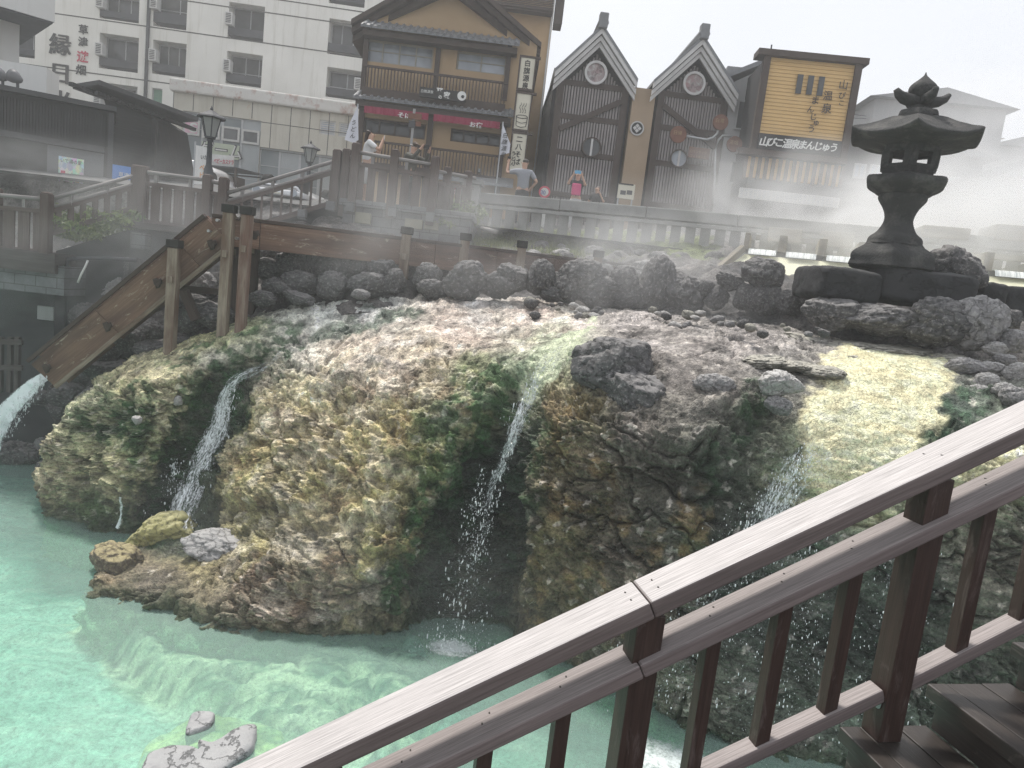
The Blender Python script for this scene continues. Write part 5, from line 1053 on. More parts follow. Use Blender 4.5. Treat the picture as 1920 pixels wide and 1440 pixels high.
def eave_(fr, x0, y0, x1, y1, depth, parent, drop=.28, nt=None):
    a, b_ = fr.uw(x0, y0, -depth), fr.uw(x1, y1, -depth); w = (a[1] + b_[1]) / 2; mb = MB()
    mb.hexa([fr.p(a[0], w, -depth), fr.p(b_[0], w, -depth), fr.p(b_[0], w + drop, 0), fr.p(a[0], w + drop, 0), fr.p(a[0], w + .07, -depth), fr.p(b_[0], w + .07, -depth), fr.p(b_[0], w + drop + .07, 0), fr.p(a[0], w + drop + .07, 0)])
    o = mb.build('eave', M_TILE, parent); n = nt or int((b_[0] - a[0]) / .2); mb = MB()
    for k in range(n):
        u = a[0] + (b_[0] - a[0]) * (k + .5) / n; mb.tube([fr.p(u, w + .05, -depth - .02), fr.p(u, w + drop + .06, -.01)], .052, 8)
    tag(mb.build('roof_tile', M_TILE, o), kind='stuff')
    mb = MB(); mb.fbox(fr, a[0] + .05, b_[0] - .05, -depth + .12, -.02, w - .17, w - .01); mb.build('eave_beam', M_TIM, parent); return w
eave_(SF, 676, 50, 974, 86, .55, sb); eave_(SF, 662, 184, 962, 219, .6, sb)
for r, ms in ((r1, (.24, .49, .74)), (r1b, (.48, .95))): window(SF, r, sb, .1, ms, glass=M_GL2 if r is r1b else glassmat('painted_sky_glass', (.14, .16, .18), (.34, .37, .41), .05, .9), frame=surf('pale_sash', (.35, .33, .28), None, 4, .6, 0), bars=(.55,))  # upper left panes: pale sky reflection painted into the glass colour
for r in (r2, r2b): window(SF, r, sb, .1, (.25, .5, .75), glass=M_GL, frame=M_TIM, fw=.06)
def balcony(fr, x0, y0, x1, y1, parent, dep=.45, hgt=.62, nb=None):
    a, b_ = fr.uw(x0, y0, -dep), fr.uw(x1, y1, -dep); w1 = (a[1] + b_[1]) / 2; u0, u1 = a[0], b_[0]; bl = MB()
    bl.fbox(fr, u0, u1, -dep, -dep + .07, w1 - .06, w1); bl.fbox(fr, u0, u1, -dep, 0, w1 - hgt - .18, w1 - hgt); bl.fbox(fr, u0, u1, -dep - .03, -dep + .03, w1 - hgt - .26, w1 - hgt - .185)
    o = bl.build('balcony', M_TIM, parent); n = nb or int((u1 - u0) / .095); k0 = 0
    mb = MB()
    for k in range(n): u = u0 + (u1 - u0) * (k + .5) / n; mb.fbox(fr, u - .016, u + .016, -dep + .01, -dep + .05, w1 - hgt, w1 - .062)
    tag(mb.build('slat', M_TIM, o), kind='stuff')
balcony(SF, 682, 120, 952, 154, sb); balcony(SF, 702, 262, 938, 292, sb)
for x in (686, 822, 955):
    mb = MB(); u = q(x, 100)[0]; mb.fbox(SF, u - .07, u + .07, -.08, .02, q(x, 190)[1], q(840, 64)[1]); mb.build('pillar', M_TIM, sb)
for x in (676, 806, 944):
    mb = MB(); u = q(x, 250)[0]; mb.fbox(SF, u - .08, u + .08, -.10, .02, 5, q(820, 205)[1]); mb.build('pillar', M_TIM, sb)
for (xa, ya, xb, yb) in [(683,203,803,222),(813,219,937,238)]:
    r = rect(SF, xa, ya, xb, yb, -.6); r[2] = SF.uw((xa + xb) / 2, (ya + yb) / 2 + 6, -.6)[1]; r[3] = SF.uw((xa + xb) / 2, (ya + yb) / 2 - 7, -.6)[1]; mb = MB(); n = 24
    for k in range(n):
        ua, ub = r[0] + (r[1] - r[0]) * k / n, r[0] + (r[1] - r[0]) * (k + 1) / n; f_ = lambda k_: -.62 + .03 * math.sin(k_ * 1.9); mb.poly([SF.p(ua, r[2], f_(k)), SF.p(ub, r[2], f_(k + 1)), SF.p(ub, r[3], -.62), SF.p(ua, r[3], -.62)])
    mb.build('cloth_band', M_NOREN, sb, smooth=True)
text('そば', SF, 745, 210, 10, M_LWHITE, sb, v=-.68, bold=.02, squeeze=1.3); text('お宿', SF, 880, 228, 10, M_LWHITE, sb, v=-.68, bold=.02, squeeze=1.2)
nb_ = rect(SF, 788, 163, 872, 192, -.72); bd = MB(); bd.fbox(SF, nb_[0], nb_[1], -.76, -.66, nb_[2], nb_[3]); nbd = bd.build('name_board', M_INK, sb)
text('白旗源泉', SF, 789, 167, 6, M_LWHITE, nbd, v=-.775, squeeze=.95); text('平', SF, 818, 164, 13, M_LWHITE, nbd, v=-.775, bold=.03); text('の', SF, 822, 178, 7, M_LWHITE, nbd, v=-.775, bold=.03); text('家', SF, 832, 172, 12, M_LWHITE, nbd, v=-.775, bold=.03)
mb = MB(); c = SF.uw(866, 180, -.775); mb.lathe((0, 0, 0), [(0, 0), (.13, 0), (.13, .01), (0, .01)], 24); mb.v = [tuple(SF.p(c[0] + x, c[1] + y, -.775 - z)) for x, y, z in mb.v]; mb.build('round_emblem', M_LWHITE, nbd)
mb = MB(); mb.lathe((0, 0, 0), [(0, 0), (.035, 0), (.03, .01), (0, .012)], 12, shape=lambda a_: 1.6 if math.sin(a_) > 0 else 1); mb.v = [tuple(SF.p(c[0] + x + .03, c[1] + y - .03, -.786 - z)) for x, y, z in mb.v]; mb.build('gourd_mark', M_INK, nbd)
# tall vertical sign boards
for (xa, ya, xb, yb, s, lab) in [(975,108,1000,169,'白旗源泉','tall cream sign board reading the spring name, topmost of three beside the inn'),(967,175,992,245,'','cream sign board with a steaming wooden tub drawing, middle one of three'),(959,250,984,322,'二八そば','cream sign board with noodle lettering, lowest of three beside the inn')]:
    r = rect(SF, xa, ya, xb, yb, -.9); uc = (SF.uw(xa, (ya + yb) / 2, -.9)[0] + SF.uw(xb, (ya + yb) / 2, -.9)[0]) / 2; hw = .20; o = flat_sign('sign_board', SF, [uc - hw, uc + hw, r[2], r[3]], -.9, .05, M_PAPER, lab, 'sign')
    mb = MB(); mb.fbox(SF, uc - hw - .05, uc - hw, -.98, -.86, r[2] - .03, r[3] + .05); mb.fbox(SF, uc + hw, uc + hw + .03, -.98, -.86, r[2] - .03, r[3] + .05); mb.fbox(SF, uc - hw - .05, uc + hw + .15, -.97, -.87, r[3] + .001, r[3] + .06); mb.fbox(SF, uc - hw - .05, uc + hw + .03, -.97, -.87, r[2] - .06, r[2] - .001); mb.build('frame', M_TIM, o)
    def T(s_, u, w, h, **kw):
        pxy = None
        vv = SF.p(u, w, -.96); X, Y_ = projpx(np.array(vv)[None, :]); hp = h * FPX / 21.2; return text(s_, SF, float(X[0]), float(Y_[0]), hp, M_INK, o, v=-.96, vertical=True, step=1.2, bold=.015, **kw)
    if s: T(s, uc - .10, r[3] - .06, .19)
    if s == '二八そば': T('うどん', uc - .19, r[3] - .5, .13)
    if not s:
        mb = MB(); wc = (r[2] + r[3]) / 2 - .28
        mb.tube([SF.p(uc + .16 * math.cos(a_), wc + .14 + .045 * math.sin(a_), -.962) for a_ in np.linspace(0, 6.28, 20)], .009, 5)
        mb.tube([SF.p(uc - .16, wc + .14, -.962), SF.p(uc - .14, wc - .12, -.962), SF.p(uc, wc - .16, -.962), SF.p(uc + .14, wc - .12, -.962), SF.p(uc + .16, wc + .14, -.962)], .009, 5); mb.tube([SF.p(uc - .15, wc, -.962), SF.p(uc, wc - .04, -.962), SF.p(uc + .15, wc, -.962)], .007, 5)
        for dx in (-.07, 0, .07): mb.tube([SF.p(uc + dx + .025 * math.sin(k * 1.1), wc + .24 + k * .035, -.962) for k in range(9)], .007, 5)
        mb.build('tub_drawing', M_INK, o)
# ground floor strip with small tiled roof and red cloth
r = rect(SF, 880, 338, 962, 352, -.9); mb = MB(); u0, u1 = q(820, 340, -.9)[0], q(962, 345, -.9)[0]; w0 = q(900, 348, -.9)[1]; mb.hexa([SF.p(u0, w0, -1.2), SF.p(u1, w0, -1.2), SF.p(u1, w0 + .35, 0), SF.p(u0, w0 + .35, 0), SF.p(u0, w0 + .08, -1.2), SF.p(u1, w0 + .08, -1.2), SF.p(u1, w0 + .43, 0), SF.p(u0, w0 + .43, 0)]); mb.build('porch_roof', M_TILE, sb)
mb = MB(); r = rect(SF, 818, 346, 872, 366, -.8); mb.fbox(SF, r[0], r[1], -.82, -.80, r[2], r[3]); mb.build('entrance_cloth', M_NOREN, sb); text('平の家', SF, 826, 352, 9, M_LWHITE, sb, v=-.83, squeeze=1.3)
mb = MB(); r = rect(SF, 895, 316, 902, 324, -.15); mb.fbox(SF, r[0], r[1], -.2, -.02, r[2], r[3]); mb.build('wall_lamp', M_ALU, sb)
# tall ochre tower behind
TF = Fr(960, 60, 27, 2); q = lambda x, y, v=0: TF.uw(x, y, v)
tb = thing('ochre_tower', TF.p(0, 5), 'tall ochre building with slatted balcony rising behind the inn', 'building')
M_OCH2 = surf('ochre_tile_wall', (.48, .33, .18), (.42, .29, .16), 2, .8, .2, 50)
wall(TF, q(870, 60)[0], q(1034, 60)[0], 5, q(1040, -80)[1], [], M_OCH2, tb, back=7)
mb = MB(); r = rect(TF, 925, 2, 1036, 24, -.5)
for k in range(9): w = q(980, 4)[1] - k * .055; mb.fbox(TF, q(925, 4)[0], q(1036, 20)[0], -.55, -.5, w - .018, w + .012)
tag(mb.build('balcony_slats', M_TIM, tb), kind='stuff')
mb = MB(); mb.fbox(TF, q(925, 4)[0], q(1036, 20)[0], -.6, 0, q(980, 26)[1], q(980, 22)[1]); mb.build('balcony', M_TIM, tb); window(TF, rect(TF, 940, -20, 1028, 3), tb, -.02, (.3, .6), glass=M_GL2)
mb = MB(); u = q(1036, 60)[0]; mb.fbox(TF, u, u + .3, -.1, .6, q(1040, 46)[1], q(1040, -80)[1]); mb.build('side_fin', M_TIM, tb)
mb = MB(); mb.fbox(TF, q(1030, 60)[0], q(1030, 60)[0] + .06, -.06, 0, 5, q(1040, -80)[1]); mb.build('drain_pipe', M_AC, tb)
mb = MB(); mb.fbox(TF, q(1032, 200)[0], q(1052, 200)[0], .5, 4, 5, q(1032, 118)[1]); mb.build('grey_side_wing', M_TILE, tb)
for x, y, tp in [(660,266,(672,200)),(953,290,(942,232))]:
    A_ = PY(tp[0], tp[1], 21.0); B_ = PY(x - 18 if x < 700 else x - 10, y - 2, 21.0); fl_ = thing('flag', (A_.x, A_.y, 5.9), 'white triangular hanging banner at the %s corner of the inn' % ('left' if x < 700 else 'right'), 'banner')
    if x < 700: tri = [(671,198),(672,262),(664,268),(646,262),(655,232)]
    else: tri = [(943,232),(957,270),(955,287),(937,291),(940,262)]
    pts = [PY(a_, b__, 21.0) for a_, b__ in tri]; mb = MB(); mb.prism(pts, (0, .012, 0)); mb.build('cloth', surf('white_cloth', (.66, .67, .72), (.58, .59, .64), 3, .9, .3, 20), fl_)
    fr_ = Fr(tp[0], tp[1], 20.97, 0); text('うどん' if x < 700 else '白旗源泉', fr_, (tri[0][0] + tri[3][0]) / 2 - (1 if x < 700 else -2), y - 42, 10, M_INK, fl_, v=0, vertical=True, step=1.25, slant=.2)
    mb = MB(); pt = PY(*tri[0], 21.02); mb.tube([Vector((pt.x, pt.y, 5.8)), pt + Vector((0, 0, .05))], .02, 6); mb.build('pole', M_ALU, fl_)

# ------------------------------------------------------------------ twin gabled lattice building
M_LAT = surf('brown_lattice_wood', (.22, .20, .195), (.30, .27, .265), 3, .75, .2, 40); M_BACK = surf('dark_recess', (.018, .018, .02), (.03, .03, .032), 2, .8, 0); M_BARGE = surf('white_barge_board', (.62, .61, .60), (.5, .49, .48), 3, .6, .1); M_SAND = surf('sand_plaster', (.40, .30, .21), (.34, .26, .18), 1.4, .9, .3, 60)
GF = Fr(1170, 250, 22.5, 3); q = lambda x, y, v=0: GF.uw(x, y, v)
gb = thing('lattice_building', GF.p(0, 5), 'twin gabled building with brown vertical lattice and sand coloured central pillar', 'building')
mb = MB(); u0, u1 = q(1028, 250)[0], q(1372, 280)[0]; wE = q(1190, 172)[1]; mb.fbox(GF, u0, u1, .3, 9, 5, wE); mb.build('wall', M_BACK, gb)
mb = MB(); mb.fbox(GF, q(1187, 170)[0], q(1229, 170)[0], -.12, .3, 5, wE + .1); mb.build('pillar', M_SAND, gb)
for (xl, yl, xt, yt, xr, yr, cx, cy) in [(1040,142,1126,62,1194,166,1117,137),(1224,168,1311,82,1384,184,1301,157)]:
    L_, T_, R_ = [Vector((*q(x, y, -.5), 0)) for x, y in ((xl, yl), (xt, yt), (xr, yr))]; wb_ = (L_.y + R_.y) / 2; L_.y = R_.y = wb_; T_.x = (L_.x + R_.x) / 2
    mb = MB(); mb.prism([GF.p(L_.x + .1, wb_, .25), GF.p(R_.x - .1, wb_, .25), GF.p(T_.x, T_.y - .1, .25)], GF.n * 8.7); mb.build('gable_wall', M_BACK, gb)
    for E_ in (L_, R_):
        for k, (off, vv, th) in enumerate([(0, -.5, .15), (.17, -.42, .14), (.33, -.34, .14)]):
            d = (T_ - E_).normalized(); mb = MB(); a_ = GF.p(E_.x, E_.y - off, vv); b3 = GF.p(T_.x, T_.y - off, vv); mb.hexa([a_, b3, b3 + GF.n * .08, a_ + GF.n * .08, a_ + Vector((0, 0, th)), b3 + Vector((0, 0, th)), b3 + Vector((0, 0, th)) + GF.n * .08, a_ + Vector((0, 0, th)) + GF.n * .08]); mb.build('barge_board', M_BARGE, gb)
        a_ = GF.p(E_.x, E_.y + .15, -.52); b3 = GF.p(T_.x, T_.y + .15, -.52); mb = MB(); mb.hexa([a_, b3, b3 + GF.n * 9.5, a_ + GF.n * 9.5, a_ + Vector((0, 0, .10)), b3 + Vector((0, 0, .10)), b3 + Vector((0, 0, .10)) + GF.n * 9.5, a_ + Vector((0, 0, .10)) + GF.n * 9.5]); mb.build('roof_slope', M_TILE, gb)
    mb = MB(); mb.tube([GF.p(T_.x, T_.y + .28, -.6), GF.p(T_.x, T_.y + .28, 9)], .16, 10); mb.fbox(GF, T_.x - .13, T_.x + .13, -.62, -.35, T_.y + .12, T_.y + .55); mb.build('ridge_cap', M_TILE, gb, bevel=.03)
    # lattice: each bay one part of many slats
    mb = MB(); n = 20; a0, a1 = L_.x + .35, R_.x - .35
    if cx < 1200: a1 = min(a1, q(1180, 250)[0])
    else: a0 = max(a0, q(1236, 250)[0])
    for k in range(n + 1):
        u = a0 + (a1 - a0) * k / n; top = T_.y - .45 - abs(u - T_.x) * (T_.y - wb_) / (R_.x - T_.x); mb.fbox(GF, u - .028, u + .028, -.04, .10, 5.1, top)
    tag(mb.build('lattice', M_LAT, gb), kind='stuff')
    for w in (wb_ + .02, wb_ - .95, wb_ - 2.0, wb_ - 3.25, wb_ - 3.9): mb = MB(); mb.fbox(GF, a0 - .1, a1 + .1, -.06, .12, w - .08, w + .08); mb.build('girt', M_TIM, gb)
    mb = MB(); s_ = 1 if cx < 1200 else -1; lo_, hi_ = (a0, a1) if s_ > 0 else (a1, a0); mb.beam(GF.p(lo_, wb_ - 1.35, -.08), GF.p(hi_, wb_ - .35, -.08), .1, .16); mb.build('brace', M_TIM, gb)
    for u in (a0 - .1, a1 + .1): mb = MB(); mb.fbox(GF, u - .1, u + .1, -.08, .3, 5, wb_ + .02); mb.build('corner_post', M_TIM, gb)
    c = q(cx, cy, -.15); mb = MB(); mb.lathe((0, 0, 0), [(.27, 0), (.34, 0), (.34, .07), (.27, .07), (.27, 0)], 36); mb.v = [tuple(GF.p(c[0] + x, c[1] + y, -.15 - z)) for x, y, z in mb.v]; o = mb.build('round_window', M_BARGE, gb)
    mb = MB(); mb.lathe((0, 0, 0), [(0, 0), (.27, 0), (.27, .02), (0, .02)], 36); mb.v = [tuple(GF.p(c[0] + x, c[1] + y, -.15 - z)) for x, y, z in mb.v]; mb.build('stained_glass', rock_mat('mosaic_glass', (.30, .30, .30), (.36, .22, .22), (.48, .48, .47)), o)
for (cx, cy, R0, gl_) in [(1109,276,.30,M_GL),(1273,297,.27,M_GL2)]:
    c = q(cx, cy, -.15); mb = MB(); mb.lathe((0, 0, 0), [(R0 * .86, 0), (R0, 0), (R0, .07), (R0 * .86, .07), (R0 * .86, 0)], 32); mb.v = [tuple(GF.p(c[0] + x, c[1] + y, -.1 - z)) for x, y, z in mb.v]; o = mb.build('porthole', M_TIM, gb)
    mb = MB(); mb.lathe((0, 0, 0), [(0, 0), (R0 * .86, 0), (R0 * .86, .02), (0, .02)], 32); mb.v = [tuple(GF.p(c[0] + x, c[1] + y, -.1 - z)) for x, y, z in mb.v]; mb.build('pane', gl_, o); mb = MB(); mb.fbox(GF, c[0] - .03, c[0] + .03, -.16, -.125, c[1] - R0 * .85, c[1] + R0 * .85); mb.build('glazing_bar', M_BARGE, o)
c = q(1195, 240, -.2); mb = MB(); mb.lathe((0, 0, 0), [(0, 0), (.21, 0), (.21, .03), (0, .03)], 32); mb.v = [tuple(GF.p(c[0] + x, c[1] + y, -.14 - z)) for x, y, z in mb.v]; em = mb.build('round_crest', M_BARGE, gb)
mb = MB(); mb.lathe((0, 0, 0), [(0, 0), (.17, 0), (.17, .004), (0, .004)], 32); mb.v = [tuple(GF.p(c[0] + x, c[1] + y, -.172 - z)) for x, y, z in mb.v]; mb.build('crest_field', M_INK, em)
for dx, dy in ((0, .072), (.072, 0), (-.072, 0), (0, -.072)):
    mb = MB(); mb.prism([GF.p(c[0] + dx + .062 * math.cos(k * math.pi / 2), c[1] + dy + .062 * math.sin(k * math.pi / 2), -.178) for k in range(4)], -GF.n * .004); mb.build('crest_diamond', M_BARGE, em)
# round signs on a curved bracket
sg = thing('bracket_sign', GF.p(q(1345, 300)[0], 5.5, -1.2), 'steel cross bracket holding round rust brown signs before the right gable', 'sign')
M_RUST = surf('rust_brown_metal', (.14, .06, .04), (.19, .09, .06), 4, .7, .3, 40); v_ = -1.2
H_ = lambda x, y: GF.p(*q(x, y, v_), v_)
mb = MB(); mb.tube([H_(1338,382), H_(1340,340), H_(1341,282), H_(1347,262), H_(1355,254), H_(1372,256)], .035, 8); mb.tube([H_(1279,254), H_(1325,262), H_(1337,258), H_(1345,250), H_(1348,236)], .035, 8); mb.build('bracket', M_ALU, sg, smooth=True)
for (cx, cy, r_, s1, s2) in [(1271,253,.235,'日帰','り'),(1350,230,.22,'白濁','の湯'),(1376,271,.22,'湯畑','前')]:
    c = q(cx, cy, v_); mb = MB(); mb.lathe((0, 0, 0), [(0, 0), (r_, 0), (r_, .08), (r_ * .9, .085), (0, .08)], 30); mb.v = [tuple(GF.p(c[0] + x, c[1] + y, v_ - z)) for x, y, z in mb.v]; o = mb.build('round_plate', M_RUST, sg); text(s1, GF, cx - 8, cy - 9, 8, M_OCHRE, o, v=v_ - .09)
rs = flat_sign('rust_sign', GF, rect(GF, 1292, 275, 1328, 300, -.4), -.4, .05, M_RUST, 'rust brown rectangular sign beside the pale porthole', 'sign'); text('ロマンチック', GF, 1294, 280, 6, M_SAND, rs, v=-.47, squeeze=.85); text('フォトルーム', GF, 1294, 289, 6, M_SAND, rs, v=-.47, squeeze=.8)
nt_ = flat_sign('notice_board', GF, rect(GF, 1160, 343, 1187, 375, -1.5), -1.5, .05, M_PAPER, 'white notice board at the foot of the sand coloured pillar', 'notice board')
mb = MB(); r = rect(GF, 1160, 343, 1187, 349, -1.5); mb.fbox(GF, r[0], r[1], -1.56, -1.552, r[2], r[3]); mb.build('header', M_INK, nt_)
for (xa, ya, xb, yb) in [(1163,357,1172,366),(1175,357,1184,366)]: r = rect(GF, xa, ya, xb, yb, -1.5); mb = MB(); mb.fbox(GF, r[0], r[1], -1.56, -1.552, r[2], r[3]); mb.build('picture', M_GRILL, nt_)
mb = MB()
for u in (nt_.location.x - .2, nt_.location.x + .2): mb.box(u - .02, u + .02, nt_.location.y, nt_.location.y + .04, street_z(21), nt_.location.z + .1)
mb.build('leg', M_ALU, nt_)

# ------------------------------------------------------------------ grey house and yellow sign front
YF = Fr(1500, 200, 20.5, -3); q = lambda x, y, v=0: YF.uw(x, y, v)
gh = thing('grey_house', YF.p(q(1400, 200)[0], 5, 2), 'plain grey rendered house squeezed between the gables and the yellow sign front', 'house')
M_GREYR = stained_wall('grey_render', (.34, .34, .34), (.28, .28, .28), (.2, .2, .2)); mb = MB(); u0, u1 = q(1366, 200, 2)[0], q(1440, 130, 2)[0]
mb.prism([YF.p(u0, 5, 2), YF.p(u1, 5, 2), YF.p(u1, q(1428, 122, 2)[1], 2), YF.p(u0, q(1378, 156, 2)[1], 2)], YF.n * 6); mb.build('wall', M_GREYR, gh)
a_, b3 = YF.p(u0 - .25, q(1372, 152, 2)[1], 1.8), YF.p(u1, q(1428, 116, 2)[1], 1.8); mb = MB(); mb.hexa([a_, b3, b3 + YF.n * 6, a_ + YF.n * 6, a_ + Vector((0, 0, .14)), b3 + Vector((0, 0, .14)), b3 + Vector((0, 0, .14)) + YF.n * 6, a_ + Vector((0, 0, .14)) + YF.n * 6]); mb.build('roof', M_TILE, gh)
for (xa, ya, xb, yb) in [(1385,186,1398,244),(1372,300,1383,345)]: window(YF, rect(YF, xa, ya, xb, yb, 1.9), gh, 1.93, (), frame=M_GREYR)
mb = MB(); mb.fbox(YF, q(1362, 140, 6)[0], q(1425, 140, 6)[0], 6, 9, 5, q(1380, 125, 6)[1]); mb.build('rear_wing', M_TILE, gh)
M_YEL = surf('yellow_weatherboard', (.64, .43, .19), (.57, .38, .165), 2, .8, .1, 40)
ys = thing('confectionery_shop', YF.p(q(1500, 300)[0], 5), 'shop with a big yellow boarded sign front framed in dark timber', 'shop')
u0, u1 = q(1424, 200)[0], q(1596, 200)[0]; wt = q(1520, 114)[1]; wm = q(1490, 292)[1]; wl_ = q(1480, 340)[1]
mb = MB(); nb = 26
for k in range(nb): a_ = wm + (wt - wm) * k / nb; b3 = wm + (wt - wm) * (k + 1) / nb; mb.hexa([YF.p(u0, a_, -.012), YF.p(u1, a_, -.012), YF.p(u1, a_, .1), YF.p(u0, a_, .1), YF.p(u0, b3 - .006, 0), YF.p(u1, b3 - .006, 0), YF.p(u1, b3 - .006, .1), YF.p(u0, b3 - .006, .1)])
tag(mb.build('weatherboard', M_YEL, ys), kind='stuff')
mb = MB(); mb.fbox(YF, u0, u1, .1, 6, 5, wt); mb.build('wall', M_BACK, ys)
for u in (u0, u1): mb = MB(); mb.fbox(YF, u - .09, u + .09, -.10, 0.09, wm, wt); mb.build('side_post', M_TIM, ys)
mb = MB(); mb.fbox(YF, u0 - .28, u1 + .22, -.16, .4, wt, wt + .16); mb.build('top_beam', M_TIM, ys)
mb = MB(); mb.fbox(YF, u0 - .45, u1 + .05, -.3, 0, wm - .14, wm + .02); mb.build('middle_beam', M_TIM, ys)
mb = MB(); mb.fbox(YF, u0 - .15, u1 + .05, -.02, .08, wl_, wm - .145); mb.build('lower_board', M_YEL, ys)
for k in range(15): u = u0 - .15 + (u1 - u0 + .2) * k / 14; mb = MB(); mb.fbox(YF, u - .045, u + .045, -.09, -.025, wl_ - .05, wm - .145); mb.build('slat', M_TIM, ys)
mb = MB(); r = rect(YF, 1388, 352, 1570, 396, -.1); mb.fbox(YF, r[0], r[1], -.06, -.04, r[2] + .1, r[3]); mb.build('shop_window', M_GL2, ys)
mb = MB()
for k in range(23): u = r[0] + (r[1] - r[0]) * k / 22; mb.fbox(YF, u - .012, u + .012, -.1, -.065, r[2] + .1, r[3])
for k in range(7): w = r[2] + .1 + (r[3] - r[2] - .1) * k / 6; mb.fbox(YF, r[0], r[1], -.105, -.066, w - .012, w + .012)
tag(mb.build('window_grid', M_AC, ys), kind='stuff')
for (xa, ya, xb, yb) in [(1490,139,1501,176),(1510,141,1521,178),(1530,143,1541,180)]:
    r = rect(YF, xa + 3, ya, xb - 3 + 3, yb, -.04); c = (YF.uw(xa + 4, (ya + yb) / 2)[0] + YF.uw(xb + 1, (ya + yb) / 2)[0]) / 2; mb = MB(); mb.fbox(YF, c - .075, c + .075, -.06, -.02, r[2], r[3]); mb.build('slot_window', M_GL, ys)
text('山', YF, 1574, 150, 17, M_TIM, ys, v=-.07, bold=.01); text('び', YF, 1573, 172, 13, M_TIM, ys, v=-.07, bold=.01); text('こ', YF, 1573, 187, 11, M_TIM, ys, v=-.07, bold=.01)
text('温', YF, 1545, 170, 17, M_TIM, ys, v=-.07, bold=.01); text('泉', YF, 1542, 194, 18, M_TIM, ys, v=-.07, bold=.01)
for ch, x, y, h in [('ま',1522,180,15),('ん',1514,198,13),('じ',1519,212,13),('ゅ',1525,223,12),('う',1515,234,14)]: text(ch, YF, x, y, h, M_TIM, ys, v=-.07, bold=.015)
r = rect(YF, 1420, 248, 1577, 284, -.2); wc0 = q(1498, 257, -.2)[1]; wc1 = q(1498, 287, -.2)[1]; mb = MB(); mb.fbox(YF, q(1421, 265, -.2)[0], q(1577, 275, -.2)[0], -.24, -.12, wc1, wc0); nb2 = mb.build('name_board', M_INK, ys, bevel=.01)
for k, ch in enumerate('山びこ温泉まんじゅう'): text(ch, YF, 1424 + k * 14.6, 256 + k * 1.35, 17 if ch in '山温泉' else 16, M_LWHITE, nb2, v=-.255, bold=.03, slant=.15)

# ------------------------------------------------------------------ hazy houses behind the lantern
def far_house(x0, x1, ybase, ytop, Y, roof, wallm, label, ridge=.5, wins=()):
    f = Fr(x0, ybase, Y, -4); a_ = f.uw(x0, ytop)[0]; b3 = f.uw(x1, ytop)[0]; wt = f.uw((x0 + x1) / 2, ytop)[1]; o = thing('far_house', f.p((a_ + b3) / 2, 5), label, 'house')
    mb = MB(); mb.fbox(f, a_, b3, 0, 6, 5, wt); mb.build('wall', wallm, o); rh = (b3 - a_) * .16 * ridge * 2
    mb = MB(); mb.prism([f.p(a_ - .4, wt, -.4), f.p(b3 + .4, wt, -.4), f.p((a_ + b3) / 2, wt + rh, -.4)], f.n * 6.8); mb.build('roof', roof, o)
    for (xa, ya, xb, yb) in wins: window(f, rect(f, xa, ya, xb, yb), o, -.04, (.5,), glass=M_GL2)
M_DARKH = surf('dark_far_wall', (.05, .05, .055), (.07, .07, .075), 1, .9, 0); M_BEIGE = surf('beige_far_wall', (.34, .30, .25), None, 1, .9, 0)
far_house(1590, 1712, 420, 262, 23, M_TILE, M_DARKH, 'dark hazy house directly left of the lantern shaft', .7, [(1602,306,1620,336),(1632,308,1650,338)])
far_house(1640, 1890, 420, 196, 36, M_TILE, M_GREYR, 'tall grey hazy house behind the lantern roof', .35)
far_house(1755, 1845, 430, 296, 27, M_TILE, M_DARKH, 'dark low house in the steam right of the lantern', .6, [(1775,330,1800,350)])
far_house(1800, 1862, 420, 258, 38, M_BEIGE, M_BEIGE, 'beige hazy block right of the lantern roof', .05)
far_house(1850, 2050, 420, 338, 24, M_TILE, M_GREYR, 'tiled roof house at the right edge in the steam', .8)
far_house(1868, 2100, 420, 284, 40, M_TILE, M_GREYR, 'pale distant house at the right edge', .6)
up_ = thing('utility_pole', PY(1661, 300, 42), 'distant utility pole with crossarms between the yellow sign front and the lantern', 'utility pole'); c = PY(1661, 206, 42)
mb = MB(); mb.tube([Vector((c.x, c.y, 5)), c], .14, 8); mb.build('pole', M_TILE, up_)
mb = MB(); mb.beam(c + Vector((-1.2, 0, -.5)), c + Vector((1.2, 0, -.5)), .1, .1); mb.build('crossarm', M_TILE, up_); mb = MB(); mb.beam(c + Vector((-.9, 0, -1.1)), c + Vector((.9, 0, -1.1)), .1, .1); mb.build('crossarm', M_TILE, up_)
for k, (dz, ye) in enumerate([(-.4, 214), (-.5, 221), (-1.1, 238), (-1.1, 243)]):
    mb = MB(); e_ = PY(1600, ye, 34); mb.tube([c + Vector((.3, 0, dz)), (c + e_) / 2 + Vector((0, 0, -.25)), e_], .02, 5); mb.build('wire', M_SPAN, up_)
for x, y, yy, lab in [(1447,102,84,'thin rooftop antenna on the yellow sign front'),(1862,290,248,'spindly tv antenna on the beige hazy block')]:
    Y = 20.6 if x < 1500 else 38; c = PY(x, yy, Y); d = PY(x, y, Y); a_ = thing('antenna', d, lab, 'antenna'); mb = MB(); mb.tube([Vector((c.x, c.y, d.z - .2)), c], .012 * Y / 12, 6); mb.build('mast', M_SPAN, a_)
    if x > 1500: mb = MB(); mb.tube([c + Vector((-.4, 0, 0)), c + Vector((.4, 0, -.05))], .03, 6); mb.build('rod', M_SPAN, a_)
